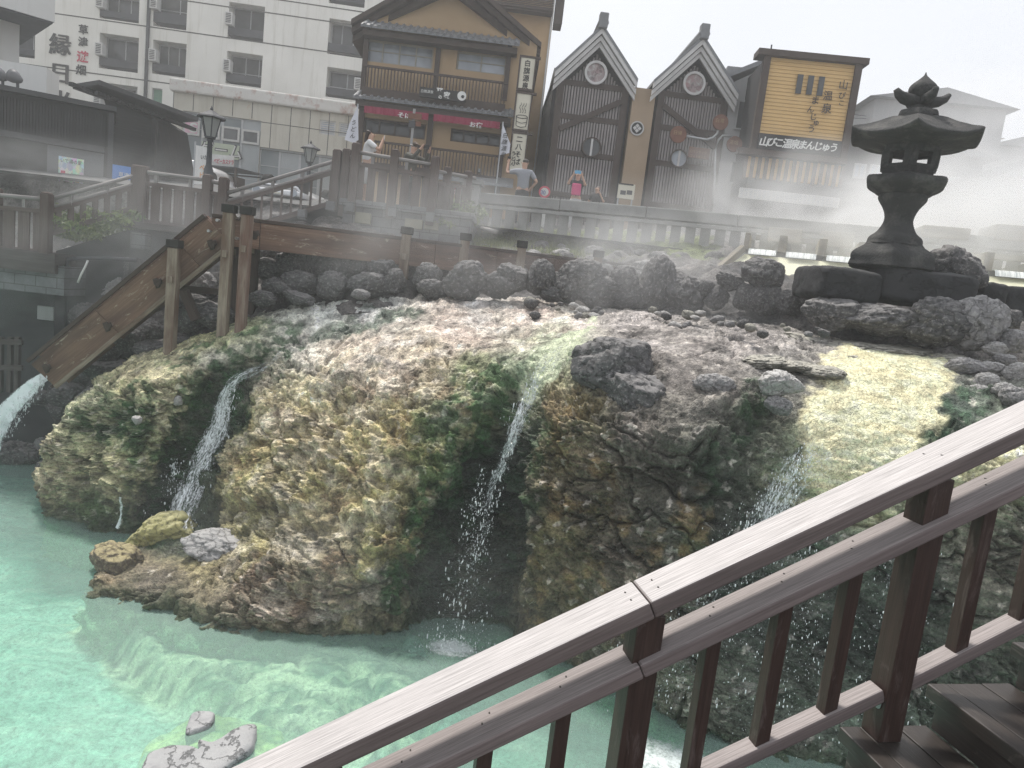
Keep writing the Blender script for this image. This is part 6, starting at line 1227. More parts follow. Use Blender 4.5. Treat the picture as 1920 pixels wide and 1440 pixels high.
# ------------------------------------------------------------------ timber fences, terrace, concrete balustrade
M_FEN = wood('brown_fence_plank', (.085, .062, .055), (.14, .11, .10), (.11, .085, .075), .8, .6, .5, worn=(.24, .21, .20), wpos=(.62, .8))
M_POLE = wood('grey_round_pole', (.20, .185, .18), (.30, .28, .27), None, .7, .8, .4)
Z_ = Vector((0, 0, 1))
def wfence(label, A, B, hgt, posts, plank=(.15, .045), drop=.20, group=None, ptop=.12, pbot=.12, thin=False, double=False):
    A, B = PY(*A), PY(*B); L = (B - A).length; o = thing('wooden_fence', A - Z_ * hgt, label, 'fence', group); d = (B - A).normalized()
    mb = MB(); mb.tube([A - d * .05, B + d * .05], .036, 10); mb.build('top_pole', M_POLE, o, smooth=True)
    if double: mb = MB(); mb.tube([A - d * .05 - Z_ * .14, B + d * .05 - Z_ * .14], .03, 10); mb.build('second_pole', M_POLE, o, smooth=True)
    mb = MB(); mb.beam(A - Z_ * drop, B - Z_ * drop, .06, .07); mb.build('upper_rail', M_FEN, o)
    mb = MB(); mb.beam(A - Z_ * (hgt - .05), B - Z_ * (hgt - .05), .06, .08); mb.build('lower_rail', M_FEN, o)
    n = max(1, int(L / (plank[0] + plank[1])))
    for k in range(n):
        c = A.lerp(B, (k + .5) / n); w = plank[0] / 2 * random.uniform(.94, 1.04); e = d * w; h0 = hgt - .09; h1 = drop + .035; t_ = Vector((0, .03, 0)) if abs(d.x) > .5 else Vector((.03, 0, 0)); t_ = Vector((-d.y, d.x, 0)).normalized() * (.014 if not thin else .018)
        mb = MB(); mb.hexa([c - e - t_ - Z_ * h0, c + e - t_ - Z_ * h0, c + e + t_ - Z_ * h0, c - e + t_ - Z_ * h0, c - e - t_ - Z_ * h1, c + e - t_ - Z_ * h1, c + e + t_ - Z_ * h1, c - e + t_ - Z_ * h1]); mb.build('plank' if not thin else 'baluster', M_FEN, o)
        if k % 3 == 1: mb = MB(); mb.beam(c - Z_ * drop, c - Z_ * .03, .05, .05, up=Vector((0, 1, 0))); mb.build('short_strut', M_POLE, o)
    for f in posts:
        c = A.lerp(B, f); mb = MB(); s_ = .075; mb.box(c.x - s_, c.x + s_, c.y - s_, c.y + s_, c.z - hgt - pbot, c.z + ptop - .03); mb.lathe((c.x, c.y, c.z + ptop - .03), [(s_ * 1.35, 0), (s_ * 1.1, .025), (0, .035)], 4, rot=math.pi / 4); mb.build('post', M_FEN, o, bevel=.012)
    return o
wfence('wide plank fence of the deck at the left edge', (-160, 352, 12.2), (88, 374, 12.0), .92, (.22, .62, 1.0), (.20, .05), pbot=.25)
wfence('slanting plank fence rising from the left deck to the platform', (98, 373, 12.1), (256, 328, 13.0), .62, (), (.10, .09), double=True, thin=True)
wfence('plank fence of the middle platform before the white van', (262, 321, 13.0), (390, 338, 12.9), .92, (-.04, .06, 1.0), (.16, .05), ptop=.10, pbot=.1)
wfence('short fence piece right of the middle platform', (396, 340, 12.9), (420, 345, 12.9), .7, (1.0,), (.10, .05))
wfence('long slanting balustrade rising from the platform to the terrace', (426, 362, 12.9), (632, 301, 13.5), .80, (1.0,), (.045, .13), double=True, thin=True, ptop=.2)
wfence('short fence at the head of the slanting balustrade', (636, 298, 13.6), (660, 294, 13.5), .95, (.6,), (.10, .04), ptop=.16)
wfence('tall plank fence of the terrace in front of the woman in white', (668, 285, 13.3), (816, 310, 13.3), .92, (0, .49, 1.0), (.15, .05), ptop=.16, pbot=.16)
wfence('plank fence running back from the terrace to the concrete column', (822, 322, 13.6), (888, 334, 14.6), .90, (.25, .85), (.12, .06), ptop=.12)
M_DECK = wood('dark_deck_timber', (.05, .042, .04), (.09, .08, .075), None, .8, .6, .5)
m, t, b = newmat('grey_stone_tiles'); br = N(t, 'TexBrick', Scale=1.0); br.inputs['Brick Width'].default_value = .36; br.inputs['Row Height'].default_value = .18; br.inputs['Mortar Size'].default_value = .008
br.inputs['Color1'].default_value = (.16, .165, .17, 1); br.inputs['Color2'].default_value = (.11, .115, .12, 1); br.inputs['Mortar'].default_value = (.05, .05, .05, 1)
tc = t.nodes.new('ShaderNodeTexCoord'); sxyz = t.nodes.new('ShaderNodeSeparateXYZ'); cx_ = t.nodes.new('ShaderNodeCombineXYZ'); t.links.new(tc.outputs['Object'], sxyz.inputs[0]); t.links.new(sxyz.outputs['X'], cx_.inputs['X']); t.links.new(sxyz.outputs['Z'], cx_.inputs['Y']); t.links.new(cx_.outputs[0], br.inputs['Vector'])
t.links.new(mixc(t, 1, br.outputs['Color'], ramp(t, noise(t, tc.outputs['Object'], 3, 8, .7), [(.3, (.55, .55, .55)), (.7, (1.3, 1.3, 1.3))]), 'MULTIPLY'), b.inputs['Base Color']); b.inputs['Roughness'].default_value = .8; bumpn(t, b, br.outputs['Fac'], -.4, .02); M_STILE = m
M_DARKW = surf('dark_base_wall', (.03, .032, .034), (.05, .052, .055), 1, .9, .4, 12)  # near-black grey for the bases below decks and stairs
a, b_ = PY(-300, 440, 12.1), PY(108, 488, 12.0); dk2 = thing('wooden_deck', (a.x, 12.1, 3.4), 'dark timber deck on a stone tiled base at the left edge', 'deck')
zt = PY(60, 470, 12).z
mb = MB(); mb.box(a.x, b_.x, 11.95, 14.3, zt - .2, zt); mb.build('deck_boards', M_DECK, dk2, bevel=.01); mb = MB(); mb.box(a.x, b_.x + .05, 11.85, 11.94, zt - .34, zt - .02); mb.build('fascia', M_DECK, dk2)
zb_ = PY(60, 548, 12).z; mb = MB(); mb.box(a.x, b_.x + .12, 12.0, 14.2, zb_, zt - .21); mb.build('tiled_base', M_STILE, dk2); mb = MB(); mb.box(a.x, b_.x - .15, 12.7, 14.0, -.6, zb_ - .002); mb.build('support_wall', M_DARKW, dk2)
mb = MB(); q0 = PY(55, 573, 12.4), PY(86, 603, 12.4); mb.box(q0[0].x, q0[1].x, 12.6, 12.68, q0[1].z, q0[0].z); tag(mb.build('junction_box', M_GREYR, bevel=.01), 'pale grey square box on the dark wall under the left deck', 'box')
pm = thing('middle_platform', PY(330, 430, 13.2), 'dark timber platform on posts under the middle plank fence', 'platform')
a, b_ = PY(245, 418, 13), PY(425, 440, 13); mb = MB(); mb.box(a.x, b_.x, 12.75, 14.4, PY(330, 425, 13).z - .12, PY(330, 425, 13).z); mb.build('platform_boards', M_DECK, pm, bevel=.01)
mb = MB(); mb.box(a.x + .05, b_.x - .05, 12.9, 14.3, 2.8, PY(330, 425, 13).z - .125); mb.build('dark_base', M_DARKW, pm)
for x in (268, 390): c = PY(x, 440, 12.85); mb = MB(); mb.box(c.x - .12, c.x + .12, 12.7, 12.9, c.z - .25, c.z + .02); mb.build('foot_block', M_STILE, pm)
mb = MB(); p0_, p1_ = PY(425, 432, 13.1), PY(645, 372, 13.7); mb.hexa([(p0_.x, 13.1, 2.8), (p1_.x, 13.6, 2.8), (p1_.x, 14.6, 2.8), (p0_.x, 14.4, 2.8), (p0_.x, 13.1, p0_.z), (p1_.x, 13.6, p1_.z), (p1_.x, 14.6, p1_.z), (p0_.x, 14.4, p0_.z)]); o = mb.build('stair_ramp', M_DARKW); tag(o, 'dark sloping stair base under the long slanting balustrade', 'ramp')
mb = MB(); p0_, p1_ = PY(98, 470, 12.2), PY(250, 425, 13.0); mb.hexa([(p0_.x, 12.3, 2.0), (p1_.x, 13.1, 2.0), (p1_.x, 14.0, 2.0), (p0_.x, 13.6, 2.0), (p0_.x, 12.3, p0_.z), (p1_.x, 13.1, p1_.z), (p1_.x, 14.0, p1_.z), (p0_.x, 13.6, p0_.z)]); o = mb.build('stair_ramp', M_DARKW); tag(o, 'dark sloping stair base under the left slanting fence', 'ramp')
tr_ = thing('stone_terrace', PY(750, 430, 13.3), 'stone terrace with pale and mossy blocks under the tall plank fence', 'terrace')
a, b_ = PY(640, 372, 13.4), PY(890, 400, 13.4); z1 = PY(740, 383, 13.3).z; mb = MB(); mb.box(a.x, b_.x, 13.25, 15.2, z1 - .12, z1); mb.build('cap_stones', M_STILE, tr_, bevel=.015); mb = MB(); mb.box(a.x + .06, b_.x - .05, 13.35, 15.1, 3.8, z1 - .125); mb.build('block_wall', M_STILE, tr_)
M_MOSS = surf('lichen_block', (.30, .28, .20), (.20, .20, .15), 3, .9, .5, 20)
for (xa, ya, xb, yb) in [(664,396,692,420),(758,408,790,430),(795,414,820,432)]: a, c = PY(xa, ya, 13.2), PY(xb, yb, 13.2); mb = MB(); mb.box(a.x, c.x, 13.28, 13.4, c.z, a.z); mb.build('mossy_block', M_MOSS, tr_, bevel=.01)
for (xa, ya) in [(655,383),(735,392),(806,402),(618,382),(565,398)]: c = PY(xa, ya, 13.1); mb = MB(); mb.box(c.x - .07, c.x + .07, 13.1, 13.24, c.z - .12, c.z + .05); mb.build('foot_block', M_STILE, tr_)
# concrete balustrade
M_CONC = surf('grey_concrete', (.20, .20, .195), (.28, .28, .27), 1.5, .9, .35, 40, dirt=(.12, .125, .11), dscale=1.5)
A_ = PY(900, 362, 15.8); zc = A_.z; B_ = PZ(1960, 454, zc); 
cb = thing('concrete_balustrade', (A_.x, A_.y, 5.1), 'long grey concrete balustrade with wide slats fading into the steam', 'balustrade')
cd_ = (B_ - A_).normalized(); cL = (B_ - A_).length; cn = Vector((-cd_.y, cd_.x, 0))
n = 6
for k in range(n):
    a, b2 = A_.lerp(B_, k / n), A_.lerp(B_, (k + 1) / n); mb = MB(); mb.beam(a + cd_ * .006, b2 - cd_ * .006, .30, .22, off=(0, -.5)); mb.build('top_beam', M_CONC, cb, bevel=.02)
    mb = MB(); mb.beam(a - Z_ * .29 - cn * .12, b2 - Z_ * .29 - cn * .12, .07, .07); mb.build('rail', M_CONC, cb, bevel=.01)
ns = min(95, int(cL / .29))
for k in range(ns):
    c = A_ + cd_ * (cL * (k + .5) / ns); mb = MB(); e = cd_ * .10; f_ = cn * .05; z0, z1 = c.z - .95, c.z - .225
    mb.hexa([c - e - f_ + Z_ * (z0 - c.z), c + e - f_ + Z_ * (z0 - c.z), c + e + f_ + Z_ * (z0 - c.z), c - e + f_ + Z_ * (z0 - c.z), c - e - f_ + Z_ * (z1 - c.z), c + e - f_ + Z_ * (z1 - c.z), c + e + f_ + Z_ * (z1 - c.z), c - e + f_ + Z_ * (z1 - c.z)]); mb.build('slat', M_CONC, cb)
mb = MB(); c = PY(885, 340, 15.6); mb.box(c.x - .2, c.x + .2, 15.4, 15.8, 4.9, c.z - .08); mb.box(c.x - .25, c.x + .25, 15.35, 15.85, c.z - .078, c.z + .02); mb.build('end_column', M_CONC, cb, bevel=.01)
mb = MB(); mb.beam(A_ - Z_ * 1.05 - cd_ * .3, B_ - Z_ * 1.05, .45, .2); mb.build('base_kerb', M_CONC, cb)

# ------------------------------------------------------------------ street lamps
def street_lamp(px, ptop, Y, label):
    c = PY(px, ptop, Y); zg = street_z(Y); o = thing('street_lamp', (c.x, c.y, zg), label, 'street lamp', 'old style street lamps'); x, y, z = c
    mb = MB(); mb.lathe((x, y, 0), [(.10, zg), (.09, zg + .5), (.055, zg + .6), (.045, z - .62), (.07, z - .60), (.05, z - .57)], 12); mb.build('pole', M_SPAN, o, smooth=True)
    mb = MB(); mb.lathe((x, y, 0), [(.0, z - .57), (.11, z - .56), (.115, z - .53), (.0, z - .52)], 6); mb.lathe((x, y, 0), [(.30, z - .17), (.27, z - .14), (.16, z - .09), (.06, z - .03), (.025, z - .02), (.035, z + .01), (.012, z + .04), (0, z + .08)], 6); mb.build('roof', M_SPAN, o)
    mb = MB(); mb.lathe((x, y, 0), [(.10, z - .54), (.19, z - .18)], 6); mb.build('lamp_glass', glassmat('frosted_lamp_glass', (.22, .23, .22), (.30, .31, .30), .3), o)
    for k in range(6): a = k * math.pi / 3; mb = MB(); mb.tube([(x + .103 * math.cos(a), y + .103 * math.sin(a), z - .54), (x + .197 * math.cos(a), y + .197 * math.sin(a), z - .17)], .012, 5); mb.build('glazing_bar', M_SPAN, o)
street_lamp(397, 205, 14.6, 'near black street lamp with hexagonal lantern before the annex windows'); street_lamp(583, 268, 21, 'farther black street lamp standing above the long slanting balustrade')

# ------------------------------------------------------------------ van, stall, signs
def bodymat(name, c): m, t, b = newmat(name); v = coords(t, 'Object'); t.links.new(mixc(t, ramp(t, noise(t, v, 2, 5), [(.4, 0), (.7, 1)]), c, tuple(x * .85 for x in c)), b.inputs['Base Color']); b.inputs['Roughness'].default_value = .3; b.inputs['Coat Weight'].default_value = .4; return m
M_VAN = bodymat('white_van_paint', (.72, .73, .75)); M_TYRE = surf('black_tyre', (.02, .02, .02), None, 5, .9, .3)
def vehicle(px, Y, wpx, ztop, label, cat, name, high):
    c = PY(px, 300, Y); zg = street_z(Y); W_ = wpx * Y / FPX; x = c.x; o = thing(name, (x, Y, zg), label, cat); H_ = ztop - zg; L_ = 3.6 if high else 3.9
    prof = [(-.5, .18), (-.5, .55), (-.47, .62), (-.40, .94), (-.33, 1.0), (.33, 1.0), (.40, .94), (.47, .62), (.5, .55), (.5, .18)] if high else [(-.5, .2), (-.5, .55), (-.44, .62), (-.36, .95), (-.3, 1.0), (.3, 1.0), (.36, .95), (.44, .62), (.5, .55), (.5, .2)]
    mb = MB(); P0 = [Vector((x + a * W_, Y + .35, zg + h * H_)) for a, h in prof]; mb.prism(P0, (0, L_ - .4, 0)); P1 = [Vector((x + a * W_ * .98, Y + (0 if h < .6 else .35), zg + min(h, .58) * H_)) for a, h in prof if h < .63]; mb.prism([Vector((q.x, Y, q.z)) for q in P1], (0, .349, 0)); mb.build('body', M_VAN, o, bevel=.04)
    mb = MB(); mb.hexa([(x - .41 * W_, Y + .12, zg + .60 * H_), (x + .41 * W_, Y + .12, zg + .60 * H_), (x + .41 * W_, Y + .36, zg + .60 * H_), (x - .41 * W_, Y + .36, zg + .60 * H_), (x - .33 * W_, Y + .33, zg + .88 * H_), (x + .33 * W_, Y + .33, zg + .88 * H_), (x + .33 * W_, Y + .37, zg + .88 * H_), (x - .33 * W_, Y + .37, zg + .88 * H_)]); mb.build('windscreen', M_GL, o)
    if high: mb = MB(); mb.lathe((0, 0, 0), [(.0, 0), (.36, 0), (.38, .05), (.38, 2.2), (.3, 2.3), (0, 2.3)], 24); mb.v = [(x + X * W_ * 1.1, Y + .3 + Z, zg + H_ * .98 + Y_ * .9) for X, Y_, Z in mb.v]; mb.build('raised_roof', M_VAN, o, smooth=True)
    for s_ in (-1, 1):
        mb = MB(); mb.lathe((0, 0, 0), [(0, 0), (.09, 0), (.09, .03), (0, .03)], 16); mb.v = [(x + s_ * W_ * .38 + X, Y - Z - .001, zg + H_ * .42 + Y_) for X, Y_, Z in mb.v]; mb.build('headlight', M_GL2, o)
        for yy in (.7, L_ - .8): mb = MB(); mb.lathe((0, 0, 0), [(0, 0), (.30, 0), (.32, .03), (.32, .17), (.30, .2), (0, .2)], 20); mb.v = [(x + s_ * (W_ * .5 - .18) + Z - .1, Y + yy + X, zg + .32 + Y_) for X, Y_, Z in mb.v]; mb.build('wheel', M_TYRE, o)
    mb = MB(); mb.box(x - .2, x + .2, Y - .02, Y - .004, zg + .28 * H_, zg + .36 * H_); mb.build('number_plate', M_PAPER, o); return o
vehicle(333, 24, 112, PY(333, 312, 24).z, 'white high roofed van parked behind the middle platform fence', 'van', 'white_van', True)
vehicle(520, 18.5, 90, PY(520, 342, 18.5).z, 'white low car glimpsed between the balusters of the slanting balustrade', 'car', 'parked_car', False)
sf = Fr(400, 300, 27, -12); stl = thing('snack_stall', sf.p(0, street_z(27)), 'little snack stall with a white lettered sign beside the near street lamp', 'stall')
r = rect(sf, 395, 286, 438, 324); wa = sf.uw(396, 297)[1]
mb = MB(); mb.hexa([sf.p(r[0], wa - .24, -.05), sf.p(r[1], wa - .24, -.05), sf.p(r[1], wa - .24, 0), sf.p(r[0], wa - .24, 0), sf.p(r[0], wa + .15, -.05), sf.p(r[1], wa + .15, -.05), sf.p(r[1], wa + .15, 0), sf.p(r[0], wa + .15, 0)]); sgn = mb.build('sign_panel', M_AC, stl)
text('ベビーカステラ', sf, 401, 297, 9, M_LRED, sgn, v=-.07, bold=.01, squeeze=.62)
mb = MB(); mb.hexa([sf.p(r[0] - .3, wa - .34, -.5), sf.p(r[1] + .4, wa - .34, -.5), sf.p(r[1] + .4, wa - .28, 1.5), sf.p(r[0] - .3, wa - .28, 1.5), sf.p(r[0] - .3, wa - .30, -.5), sf.p(r[1] + .4, wa - .30, -.5), sf.p(r[1] + .4, wa - .24, 1.5), sf.p(r[0] - .3, wa - .24, 1.5)]); mb.build('canopy', M_SPAN, stl)
for u, v_ in ((r[0] - .25, -.4), (r[1] + .35, -.4), (r[0] - .25, 1.4), (r[1] + .35, 1.4)): mb = MB(); mb.fbox(sf, u - .03, u + .03, v_ - .03, v_ + .03, street_z(27), wa - .33); mb.build('post', M_TIM, stl)
mb = MB(); mb.fbox(sf, r[0] - .2, r[1] + .3, -.2, .3, street_z(27), street_z(27) + .7); mb.build('counter', M_TIM, stl, bevel=.02); mb = MB(); mb.fbox(sf, r[0] - .2, r[1] + .3, 1.3, 1.35, street_z(27) + .9, wa - .35); mb.build('back_panel', M_TIM, stl)
bf = Fr(366, 272, 17.5, -20); r = [bf.uw(366, 300)[0], bf.uw(396, 300)[0]]; bz = bf.uw(368, 272)[1]; bnn = thing('stall_banner', bf.p(r[0], street_z(17.5)), 'white nobori banner with orange characters left of the near street lamp', 'banner')
mb = MB(); n = 8
for k in range(n): ua, ub = r[0] + (r[1] - r[0]) * k / n, r[0] + (r[1] - r[0]) * (k + 1) / n; g_ = lambda k_: .03 * math.sin(k_ * 1.3); mb.poly([bf.p(ua, street_z(17) + .2, g_(k)), bf.p(ub, street_z(17) + .2, g_(k + 1)), bf.p(ub, bz - .06 * (k + 1) / n, g_(k + 1)), bf.p(ua, bz - .06 * k / n, g_(k))])
mb.build('cloth', surf('white_banner_cloth', (.70, .70, .68), (.62, .62, .6), 2, .9, .2, 30), bnn, smooth=True); mb = MB(); mb.tube([bf.p(r[0] - .02, street_z(17.5), 0), bf.p(r[0] - .02, bz + .08, 0)], .02, 8); mb.build('pole', M_ALU, bnn)
text('いか', bf, 376, 290, 9, M_GRILL, bnn, v=-.06, squeeze=.9); text('ベビ', bf, 374, 308, 12, M_ORANGE, bnn, v=-.06, vertical=True, step=1.2)
c = PY(1021, 360, 18.2); sp = thing('speed_sign', (c.x, c.y, street_z(18.2)), 'round red rimmed speed limit sign just above the concrete balustrade', 'road sign')
sf2 = Fr(1021, 360, 18.2, 0)
for nm, r0, r1_, m_, z0 in (('rim', .10, .145, M_LRED, .0), ('face', 0, .10, M_AC, .002)):
    mb = MB(); mb.lathe((0, 0, 0), [(r0, 0), (r1_, 0), (r1_, .02), (r0, .02)] + ([(r0, 0)] if r0 else []), 28); mb.v = [(c.x + X, c.y - Z - z0, c.z + Y_) for X, Y_, Z in mb.v]; mb.build(nm, m_, sp)
text('30', sf2, 1014, 355, 10, surf('blue_numerals', (.03, .08, .35), None, 5, .6, 0), sp, v=-.04, squeeze=.9); mb = MB(); mb.tube([(c.x, c.y + .04, street_z(18.2)), (c.x, c.y + .04, c.z)], .03, 8); mb.build('pole', M_ALU, sp)
c = PY(1018, 412, 17.2); mb = MB(); mb.box(c.x - .16, c.x + .16, 17.1, 17.35, street_z(17), c.z + .25); mb.box(c.x - .17, c.x + .17, 17.08, 17.37, c.z + .252, c.z + .28); tag(mb.build('utility_box', M_AC, bevel=.01), 'white utility box behind the concrete slats under the speed sign', 'utility box')
c = PY(776, 212, 17); bst = thing('notice_post', (c.x, c.y, street_z(17)), 'thin post with small red and grey notices in front of the inn', 'notice post')
mb = MB(); mb.tube([(c.x, c.y + .03, street_z(17)), (c.x, c.y + .03, c.z + .1)], .03, 8); mb.build('pole', M_GREYR, bst)
for (xa, ya, xb, yb, mm) in [(766,212,778,224,M_RUST),(779,213,790,226,M_RUST),(767,226,778,240,M_GRILL),(780,228,789,238,M_RUST)]: a, d_ = PY(xa, ya, 17), PY(xb, yb, 17); mb = MB(); mb.box(a.x, d_.x, 16.97, 17.0, d_.z, a.z); mb.build('notice', mm, bst)

# ------------------------------------------------------------------ people
SKIN = surf('skin', (.50, .32, .24), (.46, .29, .21), 9, .6, 0)
def skinned(name, joints, mat, parent, sub=2):
    """joints: name: (parent, (x,y,z), radius)"""
    keys = list(joints); me = bpy.data.meshes.new(name); me.from_pydata([joints[k][1] for k in keys], [(keys.index(joints[k][0]), keys.index(k)) for k in keys if joints[k][0]], [])
    me.materials.append(mat); o = bpy.data.objects.new(name, me); COL.objects.link(o); o.parent = parent; ORG[o] = ORG[parent]
    sm_ = o.modifiers.new('skin', 'SKIN'); sm_.use_smooth_shade = True
    if not me.skin_vertices: me.skin_vertices.new()
    for k, sv in zip(keys, me.skin_vertices[0].data): r = joints[k][2]; sv.radius = r if hasattr(r, '__len__') else (r, r); sv.use_root = joints[k][0] is None
    ss = o.modifiers.new('smooth', 'SUBSURF'); ss.levels = sub; ss.render_levels = sub; return o
def person(px, pyh, Y, zg, face, label, top, bottom, hair, lhand, rhand, hold, lean=0, hairlen=0, skirt=False, sleeves=.5, cap=None, bag=None):
    """face: yaw of the figure's forward direction; hands given in the figure's frame (x right, y forward, z up, fractions of height)"""
    c = PY(px, pyh, Y); H_ = c.z - zg; s = H_ / 1.7
    o = thing('person', (c.x, Y, zg), label, 'person'); o.rotation_euler = (0, 0, face)
    V = lambda x, y, z: (x * s, y * s, z * s)
    J_ = {'pelvis': (None, V(0, 0, .93), .13 * s), 'belly': ('pelvis', V(0, .01, 1.08), .115 * s), 'chest': ('belly', V(0, lean * .5, 1.28), .125 * s), 'neck': ('chest', V(0, lean, 1.44), .05 * s), 'head0': ('neck', V(0, lean + .02, 1.54), .075 * s), 'head1': ('head0', V(0, lean + .02, 1.615), .085 * s)}
    for sd_, hx in (('l', lhand), ('r', rhand)):
        g = -1 if sd_ == 'l' else 1; sh = Vector((g * .17, lean * .7, 1.38)); hd = Vector(hx) * 1.7; d = hd - sh; L = d.length; a = .28; b2 = .26; L2 = min(L, .535)
        hd = sh + d * (L2 / L); mid = (sh + hd) / 2; h = math.sqrt(max(0, a * a - (L2 / 2) ** 2)); dn = d.normalized(); pole = Vector((g * .5, -.1, -1)); pole = (pole - dn * pole.dot(dn)).normalized(); el = mid + pole * h
        J_[sd_ + 'sh'] = ('chest', V(*sh), .055 * s); J_[sd_ + 'el'] = (sd_ + 'sh', V(*el), .038 * s); J_[sd_ + 'wr'] = (sd_ + 'el', V(*hd), .026 * s)
        f = (hd - el).normalized(); pm_ = hd + f * .05; J_[sd_ + 'pa'] = (sd_ + 'wr', V(*pm_), .030 * s); side = Vector((f.z, 0, -f.x)).normalized() if abs(f.y) < .9 else Vector((1, 0, 0))
        for k in range(4): q1 = pm_ + f * .04 + side * (k - 1.5) * .018; q2 = q1 + f * (.028 if k != 3 else .02) + Vector((-g * .02, .012, 0)); J_[sd_ + 'f%da' % k] = (sd_ + 'pa', V(*q1), .009 * s); J_[sd_ + 'f%db' % k] = (sd_ + 'f%da' % k, V(*q2), .008 * s)
        q1 = hd + f * .02 + side * -.035; J_[sd_ + 'th'] = (sd_ + 'wr', V(*q1), .010 * s); J_[sd_ + 'th2'] = (sd_ + 'th', V(*(q1 + f * .03)), .008 * s)
        J_[sd_ + 'hip'] = ('pelvis', V(g * .09, 0, .88), .085 * s); J_[sd_ + 'kn'] = (sd_ + 'hip', V(g * .10, .01, .49), .058 * s); J_[sd_ + 'an'] = (sd_ + 'kn', V(g * .10, -.01, .09), .038 * s); J_[sd_ + 'to'] = (sd_ + 'an', V(g * .11, .15, .035), .032 * s)
    body = skinned('body', J_, SKIN, o)
    T = {'a': (None, V(0, 0, .90), (.165 * s, .12 * s)), 'b': ('a', V(0, 0, 1.08), (.155 * s, .125 * s)), 'c': ('b', V(0, lean * .5, 1.27), (.165 * s, .135 * s)), 'd': ('c', V(0, lean * .8, 1.38), (.12 * s, .09 * s)), 'e': ('d', V(0, lean, 1.42), .062 * s)}
    for sd_ in 'lr':
        a = Vector(J_[sd_ + 'sh'][1]); e = Vector(J_[sd_ + 'el'][1]); w = Vector(J_[sd_ + 'wr'][1]); T[sd_ + '1'] = ('d', tuple(a), .075 * s); T[sd_ + '2'] = (sd_ + '1', tuple(a.lerp(e, .8)), .060 * s)
        if sleeves > .6: T[sd_ + '3'] = (sd_ + '2', tuple(e), .055 * s); T[sd_ + '4'] = (sd_ + '3', tuple(e.lerp(w, .9)), .040 * s)
    skinned('top', T, top, o)
    Bt = {'a': (None, V(0, 0, 1.0), (.150 * s, .115 * s)), 'b': ('a', V(0, 0, .88), (.165 * s, .13 * s))}
    if skirt: Bt['c'] = ('b', V(0, 0, .65), (.2 * s, .16 * s)); Bt['d'] = ('c', V(0, 0, .38), (.23 * s, .19 * s))
    else:
        for sd_ in 'lr': Bt[sd_ + '1'] = ('b', V(*[(-1 if sd_ == 'l' else 1) * .095, 0, .80]), .10 * s); Bt[sd_ + '2'] = (sd_ + '1', V((-1 if sd_ == 'l' else 1) * .10, .01, .48), .078 * s); Bt[sd_ + '3'] = (sd_ + '2', V((-1 if sd_ == 'l' else 1) * .10, -.01, .10), .062 * s)
    skinned('skirt' if skirt else 'trousers', Bt, bottom, o)
    for g in (-1, 1): mb = MB(); mb.box(g * .105 * s - .045 * s, g * .105 * s + .045 * s, -.09 * s, .19 * s, 0, .075 * s); ob = mb.build('shoe', M_INK, o, bevel=.03 * s); ob.data.transform(Matrix.Translation(ORG[o])) 
    Hh = {'a': (None, V(0, lean - .015, 1.665), (.088 * s, .088 * s)), 'b': ('a', V(0, lean - .045, 1.60), (.092 * s, .08 * s))}
    if hairlen: Hh['c'] = ('b', V(0, lean - .085, 1.52), .05 * s); Hh['d'] = ('c', V(0, lean - .10, 1.52 - hairlen), .035 * s)
    skinned('hair', Hh, hair, o)
    if cap: Cc = {'a': (None, V(0, lean, 1.69), (.097 * s, .097 * s)), 'b': ('a', V(0, lean + .10, 1.665), (.08 * s, .018 * s)), 'c': ('b', V(0, lean + .17, 1.655), (.07 * s, .012 * s))}; skinned('cap', Cc, cap, o)
    # face
    for g in (-1, 1):
        mb = MB(); mb.lathe((0, 0, 0), [(0, -.010), (.010, 0), (0, .010)], 8); mb.v = [((x + g * .032) * s, (y + lean + .102) * s, (z + 1.605) * s) for x, y, z in mb.v]; me_(mb, 'eye', M_INK, o)
        mb = MB(); mb.lathe((0, 0, 0), [(0, -.03), (.014, 0), (0, .03)], 8); mb.v = [((x + g * .088) * s, (y + lean + .02) * s, (z + 1.59) * s) for x, y, z in mb.v]; me_(mb, 'ear', SKIN, o)
    mb = MB(); mb.lathe((0, 0, 0), [(.016, -.02), (.008, .02), (0, .03)], 8); mb.v = [(x * s, (y + lean + .108) * s, (z + 1.58) * s) for x, y, z in mb.v]; me_(mb, 'nose', SKIN, o)
    mb = MB(); mb.lathe((0, 0, 0), [(0, -.006), (.020, 0), (0, .006)], 8); mb.v = [(x * s, (y * .5 + lean + .098) * s, (z + 1.545) * s) for x, y, z in mb.v]; me_(mb, 'mouth', M_RUST, o)
    if bag: mb = MB(); mb.box(-.13 * s, .13 * s, .15 * s, .24 * s, 1.0 * s, 1.32 * s); me_(mb, 'bag', bag, o, .03)
    if hold:
        hc = (Vector(J_['lpa'][1]) + Vector(J_['rpa'][1])) / 2 if hold[1] == 'both' else Vector(J_[hold[1] + 'pa'][1])
        hp = thing('phone', (0, 0, 0), hold[2], 'phone'); R_ = Matrix.Rotation(face, 3, 'Z'); wp_ = Vector(o.location) + R_ @ (hc + Vector((0, .015, .03 * s))); bpy.data.objects.remove(hp)
        mb = MB(); w_, h_ = (.08, .04) if hold[1] == 'both' else (.04, .075); mb.box(-w_, w_, -.006, .006, -h_, h_); ph = mb.build('phone', hold[0], origin=(0, 0, 0), bevel=.004); ph.location = wp_; ph.rotation_euler = (0, 0, face); tag(ph, hold[2], 'phone')
    return o
def me_(mb, name, mat, parent, bevel=0):
    ORGp = ORG[parent]; mb.v = [(x + ORGp.x, y + ORGp.y, z + ORGp.z) for x, y, z in mb.v]; return mb.build(name, mat, parent, bevel=bevel, smooth=not bevel)
